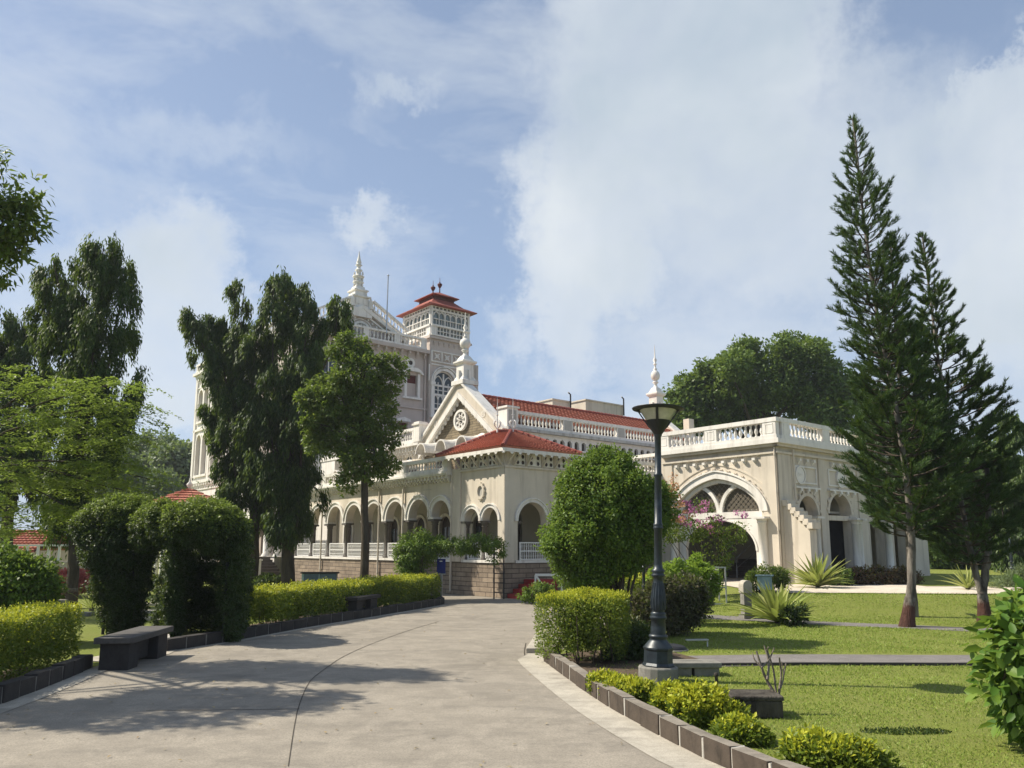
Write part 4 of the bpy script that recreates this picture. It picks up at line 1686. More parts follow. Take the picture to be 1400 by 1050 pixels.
for yy in (cy_ - .35, cy_ + .45):
    b = MB()
    b.lathe([(.05, 0), (.035, .25), (.05, .30), (.03, .34), (.09, .42), (.17, .58), (.15, .66), (.04, .70), (.06, .74), (.02, .80), (.012, 1.1)], (cx_, yy, zt + .36), 9)
    part(b, 'finial', M['redwood'], tower)
b = MB()
b.tube([ft(TX1 - .25, 14.2, .06), ft(TX1 - .25, 6, .06)], .05, 6)
part(b, 'downpipe', M['pearl'], tower)

# left corner tower, seen between the drooping trees
fl = FX(0.0)
LY0, LY1 = 26.5, 33.2
b = MB()
uo = [op(32.1, .42, 9.9, 11.6), op(31.0, .42, 9.9, 11.6), op(28.8, .42, 9.9, 11.6), op(27.7, .42, 9.9, 11.6)]
lo_ = [op(32.0, .46, 6.3, 8.5), op(30.8, .46, 6.3, 8.5), op(29.0, .46, 6.3, 8.5), op(27.7, .46, 6.3, 8.5)]
arch_wall(b, fl, LY0, LY1, 9.3, 13.1, uo, .25)
arch_wall(b, fl, LY0, LY1, 5.9, 9.3, lo_, .25)
arch_wall(b, fl, LY0, LY1, 0.6, 5.9, [op(32.0, .5, 1.2, 3.2), op(30.4, .5, 1.2, 3.2), op(28.6, .5, 1.2, 3.2), op(27.2, .5, 1.2, 3.2)], .25)
arch_wall(b, FY(LY0), .25, 6, .6, 13.1, [op(3, .5, 9.9, 11.6)], .25)
b.box(.25, 6, LY1 - .25, LY1, .6, 13.1)
lt = part(b, 'corner_tower', M['white'])
b = MB()
for z0, z1, d in ((12.95, 13.12, .12), (13.12, 13.3, .28), (12.2, 12.28, .06), (9.25, 9.4, .1), (5.75, 5.95, .14), (5.3, 5.36, .06)):
    b.fbox(fl, LY0 - d, LY1 + d, z0, z1, -.2, d)
    b.fbox(FY(LY0), 0, 6, z0, z1, -.1, d)
corbels(b, fl, LY0, LY1, 12.5, 12.95, .34, .14, .12)
corbels(b, fl, LY0, LY1, 5.4, 5.75, .34, .14, .12)
for s in (33.05, 29.9, 26.65):
    b.fbox(fl, s - .16, s + .16, 5.96, 12.9, 0, .10)
for o in uo + lo_:
    arch_ring(b, fl, o, 0, .13, 0, .09, 14, foot=o['zb'])
    b.fbox(fl, o['c'] - .6, o['c'] + .6, o['zb'] - .14, o['zb'], 0, .12)
part(b, 'tower_moulding', M['white'], lt)
b = MB()
for o in uo + lo_:
    arch_fill(b, fl, o, -.15)
part(b, 'shutter', M['greypanel'], lt)
b = MB()
b.box(.2, 5.9, LY0 + .2, LY1 - .2, 13.0, 13.12)
part(b, 'flat_roof', M['weather'], lt)
part(balustrade(fl, LY0, LY1, 13.3, 13.9, .05, [26.7, 29.9, 33.0], .18, .27), 'balustrade', M['white'], lt)

# entrance loggia with white columns and the side stair
b = MB()
b.box(.0, .5, 22.6, 23.6, 0, 5.0)
b.box(2.2, 2.5, 16.9, 26.5, 0, 6.4)
b.box(.1, 2.3, 19.2, 26.5, 0, ZF)
b.box(-.05, .4, 16.9, 26.5, 4.0, 5.0)
b.box(0.0, .35, 16.75, 17.4, ZF, 4.0)
part(b, 'loggia_wall', M['white'])
for y in (19.0, 20.5, 22.1, 24.6):
    column(.2, y, ZF, 4.0, .19, M['white'])
b = MB()
n = 8
for i in range(n):
    z = ZF * (1 - i / n)
    b.box(-1.5, -.06, 19.6 - .30 * (i + 1), 19.6 - .30 * i, 0, z)
b.box(-1.5, -.06, 19.6, 22.2, 0, ZF)
part(b, 'stair', M['darkstone'])
b = MB()
b.prism([(-1.75, 19.9, 0), (-1.75, 17.4, 0), (-1.75, 17.4, .55), (-1.75, 19.7, 1.72), (-1.75, 22.4, 1.72), (-1.75, 22.4, 0)], (.2, 0, 0))
b.box(-1.85, -1.45, 17.05, 17.45, 0, 1.0)
b.box(-1.9, -1.4, 17.0, 17.5, 1.0, 1.08)
b.bar((-1.65, 17.4, .74), (-1.65, 19.75, 1.88), .30, .12)
b.box(-1.85, -1.45, 19.6, 20.0, 1.16, 1.95)
part(b, 'stair_parapet', M['white'])
b = MB()
b.prism([(-1.78, 19.9, 0), (-1.78, 17.6, 0), (-1.78, 17.6, .15), (-1.78, 19.6, 1.1), (-1.78, 22.4, 1.1), (-1.78, 22.4, 0)], (.02, 0, 0))
part(b, 'stair_side', M['plinth'])

# ---------------- carriage porch on the terrace
PX0, PX1, PY0, PY1, PZ = 7.6, 19.1, -5.6, -.62, .42
ff, fs = FX(PX0), FY(PY0)
big = op(-3.06, 1.86, PZ, 2.92, 1.26, 'tudor')
b = MB()
arch_wall(b, ff, PY0, PY1, PZ - .4, 5.24, [dict(big, zb=PZ - .4)], .4, n=32)
so = [op(9.42, .66, PZ - .4, 2.82), op(11.72, .82, PZ - .4, 2.9, .75), op(14.65, .62, PZ - .4, 2.9, .7), op(16.6, .62, PZ - .4, 2.9, .7)]
arch_wall(b, fs, PX0 + .4, PX1, PZ - .4, 5.24, so, .4)
b.box(PX1 - .4, PX1, PY0 + .4, PY1 + 3, PZ - .4, 5.24)
b.box(7.6, 8.0, PY1, PY1 + .35, PZ - .4, 5.24)
porch = part(b, 'carriage_porch', M['cream'])
b = MB()
arch_ring(b, ff, big, 0, .25, 0, .07, 32)
arch_ring(b, ff, big, .25, .30, 0, .12, 32)
arch_ring(b, ff, big, -.16, -.02, -.34, -.1, 32)
part(b, 'arch_moulding', M['white'], porch)
b = MB()
for i in range(0, 44):
    A = arc(big, 44, .36)
    p, q = A[i], A[i + 1]
    if i % 2 == 0:
        b.bar(ff(p[0], p[1], .02), ff(q[0], q[1], .02), .06, .035)
A = arc(big, 40, .52)
for p, q in zip(A[:-1], A[1:]):
    b.bar(ff(p[0], p[1], .01), ff(q[0], q[1], .01), .04, .05)
part(b, 'rope_moulding', M['cream'], porch)
# transom, mullions, jali screen
b = MB()
b.fbox(ff, big['c'] - 1.86, big['c'] + 1.86, 2.70, 2.93, -.36, -.06)
for s in (-1, 1):
    pts = []
    for k in range(13):
        t = k / 12
        ang = t * 1.15
        pts.append((big['c'] + s * (.06 + 1.06 * (1 - math.cos(ang))), 2.93 + 1.0 * math.sin(ang) * 1.02))
    pts = [p for p in pts if p[1] < 4.0]
    for p, q in zip(pts[:-1], pts[1:]):
        b.bar(ff(p[0], p[1], -.2), ff(q[0], q[1], -.2), .13, .13)
part(b, 'transom', M['white'], porch)


def m_jali():
    """pierced screen: a woven lattice with real holes"""
    t = NT('jali_lattice')
    tc = t.node('ShaderNodeTexCoord')
    sp = t.node('ShaderNodeSeparateXYZ')
    t.link(tc.outputs['Object'], sp.inputs[0])
    u = t.mth('ADD', sp.outputs[1], sp.outputs[0])
    w = sp.outputs[2]
    k = 2 * math.pi / .20
    a = t.mth('ABSOLUTE', t.mth('SINE', t.mth('MULTIPLY', t.mth('ADD', u, w), k / 2)))
    c = t.mth('ABSOLUTE', t.mth('SINE', t.mth('MULTIPLY', t.mth('SUBTRACT', u, w), k / 2)))
    hole = t.mth('GREATER_THAN', t.mth('MINIMUM', a, c), .30)
    tr = t.node('ShaderNodeBsdfTransparent')
    p = t.princ((.15, .13, .10), .8, .2)
    ms = t.node('ShaderNodeMixShader')
    t.link(hole, ms.inputs[0])
    t.link(p, ms.inputs[1])
    t.link(tr.outputs[0], ms.inputs[2])
    return t.done(ms.outputs[0])


M['jali'] = m_jali()
b = MB()
scr = dict(big, zb=2.93)
arch_fill(b, ff, dict(scr, w=1.80, rise=1.2), -.22, 32)
arch_fill(b, ff, dict(scr, w=1.80, rise=1.2), -.26, 32)
part(b, 'jali_screen', M['jali'], porch)
# spandrels and white columns below the transom
b = MB()
arch_wall(b, FX(PX0 + .08), big['c'] - 1.84, big['c'] + 1.84, PZ, 2.70, [op(big['c'], 1.52, PZ, 1.55, 1.08)], .12, n=24)
arch_ring(b, FX(PX0 + .08), op(big['c'], 1.52, PZ, 1.55, 1.08), 0, .07, 0, .03, 24)
part(b, 'spandrel', M['white'], porch)
for y in (big['c'] - 1.93, big['c'] + 1.93):
    column(PX0 - .12, y, PZ - .02, 2.72, .16, M['white'])
b = MB()        # interior: back wall, ceiling, floor
b.box(12.5, 12.7, PY0 + .4, 1.5, PZ, 5.2)
b.box(PX0 + .4, PX1 - .4, PY0 + .4, PY1 + 3, 4.95, 5.05)
b.box(PX0 + .42, 12.5, PY0 + .42, PY1 + .3, 2.94, 3.02)  # unseen slab added to darken the space behind the jali
b.box(PX0 + .4, PX1 - .4, PY0 + .4, PY1 + 3, PZ - .1, PZ - .02)
b.box(8.0, 12.5, .9, 1.1, PZ, 5.0)
part(b, 'porch_interior', M['inner'], porch)
b = MB()
for i in range(5):
    b.box(10.9 + .3 * i, 12.5, -3.4, -.8, PZ - .02, PZ + .15 * (i + 1))
part(b, 'inner_stair', M['darkstone'], porch)
b = MB()
for y in (-3.45, -1.6):
    b.tube([(10.8, y, PZ), (10.8, y, PZ + .8), (12.4, y, PZ + 1.6)], .025, 6)
    b.tube([(10.8, y, PZ + .4), (12.4, y, PZ + 1.15)], .018, 6)
part(b, 'handrail', M['galv'], porch)
b = MB()
b.box(12.42, 12.5, -5.0, -4.3, PZ, 2.3)
b.box(12.42, 12.5, -2.9, -1.7, 1.3, 3.0)
part(b, 'inner_door', M['door'], porch)
b = MB()
for y0, y1, z0, z1 in ((-5.06, -4.98, PZ, 2.36), (-4.32, -4.24, PZ, 2.36), (-5.06, -4.24, 2.3, 2.38)):
    b.box(12.38, 12.44, y0, y1, z0, z1)
part(b, 'door_frame', M['white'], porch)
# front steps down to the lawn
b = MB()
for i in range(3):
    b.box(PX0 - .35 * (3 - i), PX0 + .02, -4.7, -1.3, -.05 , PZ - .14 * (2 - i) - .02)
part(b, 'front_steps', M['weather'], porch)
# corner pilaster, cornice, brackets
b = MB()
b.fbox(ff, PY0 - .05, PY0 + .58, PZ, 4.98, 0, .05)
b.fbox(fs, PX0 - .05, PX0 + .80, PZ, 4.98, 0, .05)
b.fbox(ff, PY1 - .45, PY1 + .0, PZ, 4.98, 0, .05)
for x0, x1 in ((10.3, 10.75), (13.2, 13.95), (15.5, 15.95), (17.4, 19.1)):
    b.fbox(fs, x0, x1, PZ, 4.98, 0, .05)
b.fbox(ff, PY0 - .09, PY1, 4.90, 4.98, 0, .10)
b.fbox(fs, PX0 - .10, PX1, 4.90, 4.98, 0, .10)
b.fbox(ff, PY0 - .16, PY1, 5.14, 5.24, 0, .17)
b.fbox(fs, PX0 - .17, PX1 + .15, 5.14, 5.24, 0, .17)
part(b, 'pilaster', M['cream'], porch)
b = MB()
b.fbox(ff, PY0 - .27, PY1, 5.24, 5.40, -.3, .27)
b.fbox(fs, PX0 + .3, PX1 + .27, 5.24, 5.40, -.3, .27)
corbels(b, ff, PY0 + .62, PY1 - .5, 4.62, 4.80, .41, .12, .14)
for x0, x1 in ((8.6, 10.25), (10.9, 13.1), (14.0, 15.4), (16.0, 17.3)):
    corbels(b, fs, x0 + .1, x1 - .1, 4.62, 4.80, .45, .12, .14)
    corbels(b, fs, x0 + .1, x1 - .1, 3.55, 3.74, .5, .12, .14)
    b.fbox(fs, x0, x1, 3.74, 3.80, 0, .12)
    for (a0, a1, c0, c1) in ((x0 + .1, x1 - .1, 3.92, 3.97), (x0 + .1, x1 - .1, 4.50, 4.55), (x0 + .1, x0 + .15, 3.97, 4.50), (x1 - .15, x1 - .1, 3.97, 4.50)):
        b.fbox(fs, a0, a1, c0, c1, 0, .05)
    arch_c = (x0 + x1) / 2
part(b, 'cornice', M['white'], porch)
for x in (9.02, 11.9, 14.6):
    b = MB()
    P = lambda r, a, d: fs(x + r * math.cos(a), 4.22 + r * math.sin(a), d)
    for k in range(20):
        a, a2 = 2 * math.pi * k / 20, 2 * math.pi * (k + 1) / 20
        b.quad(P(.28, a, .08), P(.28, a2, .08), P(.335, a2, .08), P(.335, a, .08))
        b.quad(P(.335, a, 0), P(.335, a2, 0), P(.335, a2, .08), P(.335, a, .08))
    b.poly([P(.285, 2 * math.pi * k / 20, .06) for k in range(20)])
    for k in range(7):
        a = rnd.uniform(0, 6.28)
        r = rnd.uniform(.02, .14)
        q = P(r, a, .06)
        b.box(q[0] - .05, q[0] + .05, q[1] - .015, q[1] + .005, q[2] - .02, q[2] + .02)
    part(b, 'roundel', M['white'], porch)
for o in so:
    b = MB()
    arch_ring(b, fs, o, 0, .12, 0, .06, 18)
    for k in range(9):
        a = math.pi * (k + .5) / 9
        p = (o['c'] + (o['w'] + .17) * math.cos(a), o['zs'] + (o['rise'] + .17) * math.sin(a))
        b.fbox(fs, p[0] - .05, p[0] + .05, p[1] - .05, p[1] + .05, 0, .08)
    part(b, 'arch_moulding', M['cream'], porch)
for x in (9.93, 12.78, 13.05, 15.5, 17.4):
    column(x - .12, PY0 - .08, PZ, 2.76, .15, M['white'])
for o in so[1:]:
    b = MB()
    b.fbox(fs, o['c'] - o['w'], o['c'] + o['w'], 2.66, 2.84, -.3, -.05)
    part(b, 'lintel', M['cream'], porch)
b = MB()
b.fbox(fs, 10.9, 12.54, PZ, 2.66, -.36, -.32)
part(b, 'opening_shade_sheet', M['deepdark'], porch)  # black sheet painted as the deep shade of the opening, no real shutter
# stepped buttress
b = MB()
b.prism([(7.75, PY0 - .052, PZ), (7.75, PY0 - 1.0, PZ), (7.75, PY0 - 1.0, 2.25), (7.75, PY0 - .052, 3.15)], (.42, 0, 0))
bt = part(b, 'buttress', M['cream'], porch)
b = MB()
for k in range(7):
    t0 = k / 7
    y0, z0 = PY0 - .06 - 1.02 * t0, 3.17 - .92 * t0
    b.box(7.69, 8.23, y0 - .20, y0, z0 - .10, z0 + .10)
part(b, 'coping_block', M['cream'], bt and porch)
pipe(ff, PY0 + .0, PZ, 5.1, .11, .03)
pipe(fs, 8.5, 3.2, 5.1, .11, .035)
# parapet
part(balustrade(ff, PY0 - .2, PY1, 5.40, 6.14, .10, [PY0 + .1, PY0 + 2.55, PY1 - .2], .19, .21, .22, .52, .15, .12), 'balustrade', M['white'], porch)
part(balustrade(fs, PX0 + .0, PX1 + .2, 5.40, 6.14, .10, [PX0 + .35, 10.7, 13.6, 16.4, 18.9], .19, .24, .22, .5, .15, .12), 'balustrade', M['white'], porch)
b = MB()        # link bay set back beside the porch
b.box(8.0, 8.35, PY1 + .35, 1.5, PZ - .4, 4.6)
part(b, 'link_wall', M['cream'])
part(balustrade(FX(8.1), PY1 + .1, 1.6, 4.6, 5.45, .05, [PY1 + .3, 1.4], .17, .2), 'balustrade', M['white'])
rr_ = MB()      # small red hipped skylight roof behind the parapet
cx_, cy_ = 10.2, -2.9
for i, (p, q) in enumerate((((9.3, -4.2), (9.3, -1.6)), ((9.3, -4.2), (14.3, -4.2)), ((9.3, -1.6), (14.3, -1.6)))):
    rr_.quad((*p, 5.05), (*q, 5.05), (12.2 if i else 10.3, -2.9, 5.82), (10.3, -2.9, 5.82))
part(rr_, 'skylight_roof', M['redroof'], porch)

# red steps and sloping handrail by the porch door
b = MB()
for i in range(4):
    b.box(.06 + .24 * i, 1.6, -.85, -.06, .001 * i, .15 * (i + 1))
part(b, 'red_steps', M['redpaint'])
# ------------------------------------------------------------------ foliage tools
def unit(a):
    return a / np.maximum(1e-9, np.linalg.norm(a, axis=-1, keepdims=True))


def leaf_mesh(name, P, A, Nn, L, W, mat, parent=None, base=(0, 0, 0), fold=.18, oval=False, curl=0.0):
    """one mesh of many leaves. P base points, A leaf axes, Nn face normals, L lengths, W widths"""
    A = unit(A)
    S = unit(np.cross(A, Nn))
    U = np.cross(S, A)
    L = np.asarray(L)[:, None] * np.ones((len(P), 1))
    W = np.asarray(W)[:, None] * np.ones((len(P), 1))
    P = P - np.asarray(base)
    tip = P + A * L - U * L * curl
    if oval:
        V = np.stack([P, P + A * L * .28 + S * W * .46 + U * W * fold, P + A * L * .66 + S * W * .40 + U * W * fold * .8 - U * L * curl * .4, tip,
                      P + A * L * .66 - S * W * .40 + U * W * fold * .8 - U * L * curl * .4, P + A * L * .28 - S * W * .46 + U * W * fold], 1)
        k, idx = 6, np.array([0, 1, 2, 3, 0, 3, 4, 5])
    else:
        V = np.stack([P, P + A * L * .42 + S * W * .5 + U * W * fold, tip, P + A * L * .42 - S * W * .5 + U * W * fold], 1)
        k, idx = 4, np.array([0, 1, 2, 3])
    n = len(P)
    V = V.reshape(-1, 3).astype(np.float32)
    nf = len(idx) // 4
    me = bpy.data.meshes.new(name)
    me.vertices.add(n * k)
    me.vertices.foreach_set('co', V.ravel())
    loops = (np.arange(n)[:, None] * k + idx[None, :]).ravel().astype(np.int32)
    me.loops.add(len(loops))
    me.loops.foreach_set('vertex_index', loops)
    me.polygons.add(n * nf)
    me.polygons.foreach_set('loop_start', np.arange(0, n * nf * 4, 4, dtype=np.int32))
    me.materials.append(mat)
    me.update(calc_edges=True)
    o = bpy.data.objects.new(name, me)
    COL.objects.link(o)
    if parent is not None:
        o.parent = parent
    return o


def sphere(rng, n):
    return unit(rng.normal(size=(n, 3)))


def clumps_on(rng, blobs, k, lo=.72, hi=1.02, zmin=None):
    """clump centres near the surfaces of a union of ellipsoids; returns centres and outward directions"""
    B = np.array([b[:6] for b in blobs], float)
    w = np.power(B[:, 3] * B[:, 4] * B[:, 5], .6667)
    w /= w.sum()
    C, O = [], []
    while len(C) < k:
        i = rng.choice(len(B), p=w)
        d = sphere(rng, 1)[0]
        r = rng.uniform(lo, hi)
        p = B[i, :3] + d * B[i, 3:] * r
        inside = False
        for j in range(len(B)):
            if j != i and np.sum(((p - B[j, :3]) / B[j, 3:]) ** 2) < .5:
                inside = True
                break
        if inside or (zmin is not None and p[2] < zmin):
            continue
        C.append(p)
        O.append(unit((d / B[i, 3:])[None])[0])
    return np.array(C), np.array(O)


def clump_leaves(rng, C, O, cr, per, L, W, droop=.25, flat=.75, up=.5):
    """leaves filling round clumps"""
    k = len(C)
    n = k * per
    c = np.repeat(C, per, 0)
    o = np.repeat(O, per, 0)
    R_ = np.repeat(cr * rng.uniform(.6, 1.35, k), per)[:, None]
    d = sphere(rng, n)
    off = d * R_ * np.power(rng.random((n, 1)), .45)
    off[:, 2] *= flat
    P = c + off
    Nn = unit(o * .45 + d * .55 + np.array([0, 0, up]) + rng.normal(size=(n, 3)) * .35)
    A = unit(d * .6 + o * .3 + rng.normal(size=(n, 3)) * .6 + np.array([0, 0, -droop]))
    ln = L * rng.uniform(.7, 1.25, n)
    return P, A, Nn, ln, ln * (W / L)


def pxr(px_, Y):
    return px_ * Y / FPX


def px_blobs(items, depth=.9):
    """(px, py, Y, half width px, half height px) -> ellipsoids in the world"""
    out = []
    for it in items:
        px_, py_, Y, rx, ry = it[:5]
        p = dp(px_, py_, Y)
        a, c = pxr(rx, Y), pxr(ry, Y)
        out.append((p.x, p.y, p.z, a, (a * depth if len(it) < 6 else it[5]), c))
    return out


def limb(b, pts, r0, r1, n=7, wob=0.0, rng=None):
    pts = [Vector(p) for p in pts]
    fine = []
    for i in range(len(pts) - 1):
        for k in range(4):
            fine.append(pts[i].lerp(pts[i + 1], k / 4))
    fine.append(pts[-1])
    # smooth
    for _ in range(2):
        fine = [fine[0]] + [(fine[i - 1] + fine[i] * 2 + fine[i + 1]) / 4 for i in range(1, len(fine) - 1)] + [fine[-1]]
    m = len(fine) - 1
    rad = [r0 + (r1 - r0) * (i / m) ** .8 for i in range(m + 1)]
    if rng is not None and wob:
        fine = [fine[0]] + [p + Vector(rng.normal(size=3) * wob) for p in fine[1:]]
    b.tube(fine, rad, n)


M['bark'] = m_bark('dark_bark', (.045, .036, .028), (.10, .08, .06))
M['barkgrey'] = m_bark('grey_bark', (.05, .042, .035), (.24, .215, .185), 7)
def m_painted_bark():
    t = NT('red_brown_painted_bark')
    v = t.coord('Object', (1, 1, .25))
    w = t.coord('Object')
    n = t.noise(v, 9, 6, .65)
    red = t.mix(t.ramp(n, [(.35, 0), (.65, 1)]), (.050, .026, .020), (.105, .052, .040))
    grey = t.mix(t.ramp(n, [(.35, 0), (.65, 1)]), (.085, .07, .058), (.27, .245, .215))
    sp = t.node('ShaderNodeSeparateXYZ')
    t.link(w, sp.inputs[0])
    h = t.mth('ADD', sp.outputs[2], t.mth('MULTIPLY', t.noise(w, 14, 4, .7), .35))
    c = t.mix(t.ramp(h, [(.60, 0), (.72, 1)]), red, grey)
    return t.done(t.princ(c, .9, .15, t.bump(t.noise(v, 45, 4, .6), .9, .03)))


M['barkred'] = m_painted_bark()
M['twig'] = m_bark('pale_twig', (.16, .13, .10), (.26, .23, .19), 12)
M['leaf_mast'] = m_leaf('mast_leaf', [(.013, .032, .009), (.022, .048, .012), (.038, .072, .016), (.072, .10, .022)], .25, .5, spec=.22)
M['leaf_broad'] = m_leaf('broad_leaf', [(.040, .075, .012), (.055, .095, .014), (.085, .125, .02), (.15, .165, .03)], .35, .42)
M['leaf_feather'] = m_leaf('feathery_leaf', [(.12, .17, .03), (.16, .21, .036), (.21, .25, .045)], .45, .5)
M['leaf_far'] = m_leaf('far_leaf', [(.030, .060, .014), (.048, .082, .018), (.07, .105, .024)], .28, .5)
M['leaf_round'] = m_leaf('round_tree_leaf', [(.045, .085, .016), (.07, .115, .022), (.105, .145, .03)], .3, .5)
M['leaf_haze'] = m_leaf('distant_leaf', [(.085, .12, .07), (.11, .145, .075), (.14, .17, .08)], .28, .55)  # haze over the far trees is put into their leaf colour
M['needle'] = m_leaf('pine_needle', [(.016, .040, .013), (.028, .062, .017), (.052, .092, .021)], .15, .45)
M['leaf_dark'] = m_leaf('creeper_leaf', [(.014, .028, .008), (.022, .042, .010), (.034, .058, .014)], .18, .5, spec=.22)
M['leaf_creeptop'] = m_leaf('sunlit_creeper_leaf', [(.085, .125, .02), (.12, .16, .025), (.15, .18, .035)], .35, .42)  # yellow-green of the creeper top: sunlight put into the leaf colour
M['leaf_bush'] = m_leaf('bush_leaf', [(.040, .075, .012), (.065, .12, .017), (.10, .165, .022), (.15, .20, .03)], .32, .48, spec=.28)
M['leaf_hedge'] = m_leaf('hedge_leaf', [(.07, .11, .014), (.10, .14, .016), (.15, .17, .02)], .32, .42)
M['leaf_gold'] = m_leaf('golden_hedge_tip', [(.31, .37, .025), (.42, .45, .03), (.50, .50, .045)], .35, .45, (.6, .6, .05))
M['leaf_purple'] = m_leaf('bronze_leaf', [(.035, .032, .020), (.055, .045, .025), (.08, .075, .035), (.05, .07, .025)], .22, .35, spec=.5)
M['leaf_copper'] = m_leaf('copper_leaf', [(.07, .030, .024), (.10, .045, .03), (.06, .055, .025), (.14, .07, .05)], .25, .42)
M['leaf_lime'] = m_leaf('lime_leaf', [(.13, .21, .022), (.17, .26, .03), (.22, .30, .045)], .4, .4)
M['leaf_big'] = m_leaf('large_glossy_leaf', [(.035, .085, .012), (.06, .125, .018), (.10, .17, .026), (.15, .21, .04)], .36, .33, spec=.5)
M['flower_pink'] = m_leaf('pink_flower', [(.42, .10, .30), (.55, .18, .40), (.62, .30, .48)], .4, .6, (.7, .3, .5))
M['flower_red'] = m_leaf('red_flower', [(.45, .06, .06), (.55, .12, .10), (.50, .16, .14)], .35, .6, (.7, .25, .2))
M['flower_orange'] = m_leaf('orange_flower', [(.55, .25, .10), (.60, .34, .18), (.62, .40, .28)], .35, .6, (.7, .4, .2))
M['strap'] = m_leaf('variegated_strap_leaf', [(.33, .36, .10), (.42, .43, .15), (.25, .31, .08)], .3, .42)


def new_tree(name, base, label, cat='tree', group=None):
    return empty(name, base, 0, label, cat, group)


def weeping(name, base, leaders, trunk, label, seed, dens=1.0, mat='leaf_mast', group=None, leaf=.19):
    """mast tree: several upright leaders hung all over with drooping leaf strings.
    leaders: lists of (px, py, Y, radius px) from low to top"""
    rng = np.random.default_rng(seed)
    t = new_tree(name, base, label, 'tree', group)
    bx = np.array(base)
    b = MB()
    for path, r0, r1 in trunk:
        limb(b, [Vector(p) - Vector(base) for p in path], r0, r1, 8, .015, rng)
    PP, AA, NN, LL, WW = [], [], [], [], []
    for ld in leaders:
        K = np.array([[*dp(q[0], q[1], q[2]), pxr(q[3], q[2])] for q in ld])
        pts = [Vector(k[:3]) - Vector(base) for k in K]
        limb(b, pts, max(.03, K[0, 3] * .10), .015, 6, .02, rng)
        seg = np.linalg.norm(np.diff(K[:, :3], axis=0), axis=1)
        cum = np.concatenate([[0], np.cumsum(seg)])
        area = np.sum(seg * (K[:-1, 3] + K[1:, 3]) * math.pi)
        ns = int(area * 30 * dens)
        nc = max(6, ns // 26)
        gi = rng.integers(0, nc, ns)
        s0 = rng.random(nc) * cum[-1]
        a0 = rng.random(nc) * 2 * np.pi
        q0 = np.power(rng.random(nc), .45) * rng.uniform(.85, 1.12, nc)
        l0 = rng.uniform(.6, 1.25, nc)
        s = np.clip(s0[gi] + rng.normal(size=ns) * .13, 0, cum[-1])
        c = np.stack([np.interp(s, cum, K[:, i]) for i in range(4)], 1)
        ang = a0[gi] + rng.normal(size=ns) * .14 / np.maximum(.25, q0[gi])
        rad = c[:, 3] * q0[gi] + rng.normal(size=ns) * .08
        out = np.stack([np.cos(ang), np.sin(ang), np.zeros(ns)], 1)
        top = c[:, :3] + out * rad[:, None]
        top[:, 2] += .15 + .25 * rng.random(ns)
        per = 12
        u = np.tile(np.linspace(0, 1, per), ns)
        lens = np.repeat((.32 + .42 * rng.random(ns)) * l0[gi], per)
        o2 = np.repeat(out, per, 0)
        P = np.repeat(top, per, 0) + o2 * (.10 * u * (1 - u) * 4 + .12 * u)[:, None] + np.array([0, 0, -1.]) * (lens * (u ** 1.25))[:, None]
        P += rng.normal(size=P.shape) * .045
        a2 = rng.random(len(P)) * 2 * np.pi
        side = np.stack([np.cos(a2), np.sin(a2), np.zeros(len(P))], 1)
        A = unit(o2 * .35 + side * .42 + np.array([0, 0, -1.0]) + rng.normal(size=P.shape) * .18)
        Nn = unit(o2 * .6 + side * .7 + np.array([0, 0, .45]) + rng.normal(size=P.shape) * .2)
        ln = leaf * rng.uniform(.75, 1.25, len(P))
        PP.append(P); AA.append(A); NN.append(Nn); LL.append(ln); WW.append(ln * .27)
    b.build('trunk', M['bark'], t)
    leaf_mesh('crown', np.concatenate(PP), np.concatenate(AA), np.concatenate(NN), np.concatenate(LL), np.concatenate(WW), M[mat], t, bx, curl=.12)
    return t


def broadleaf(name, base, blobs, label, seed, k=260, cr=.42, per=90, L=.11, W=.06, mat='leaf_broad', trunk=None, bark='bark', limbs=9, r0=.16, cat='tree', group=None, zmin=None,
              droop=.25, core=.35, oval=False, flat=.75, r1=.03):
    rng = np.random.default_rng(seed)
    t = new_tree(name, base, label, cat, group)
    bx = np.array(base)
    C, O = clumps_on(rng, blobs, k, zmin=zmin)
    kc = int(k * core)
    C2, O2 = clumps_on(rng, blobs, max(1, kc), .25, .75, zmin=zmin)
    C, O = np.concatenate([C, C2]), np.concatenate([O, O2])
    P, A, Nn, ln, wd = clump_leaves(rng, C, O, cr, per, L, W, droop, flat)
    if zmin is not None:
        g = P[:, 2] > zmin + .02
        P, A, Nn, ln, wd = P[g], A[g], Nn[g], ln[g], wd[g]
    leaf_mesh('crown' if cat == 'tree' else 'foliage', P, A, Nn, ln, wd, M[mat], t, bx, oval=oval)
    b = MB()
    if trunk:
        for path, q0, q1 in trunk:
            limb(b, [Vector(p) - Vector(base) for p in path], q0, q1, 8, .012, rng)
        end = Vector(trunk[0][0][-1])
        start = Vector(trunk[0][0][max(0, len(trunk[0][0]) - 2)])
    else:
        end = Vector(base) + Vector((0, 0, .15))
        start = Vector(base)
    for i in range(limbs):
        c = Vector(C[rng.integers(0, k)])
        s = start.lerp(end, rng.uniform(.2, 1))
        mid = s.lerp(c, .5) + Vector((rng.normal() * .1, rng.normal() * .1, rng.uniform(.0, .25) * (c - s).length))
        limb(b, [p - Vector(base) for p in (s, mid, c)], r0 * .42, r1 * .5, 6, .015, rng)
    b.build('trunk' if cat == 'tree' else 'stems', M[bark], t)
    return t


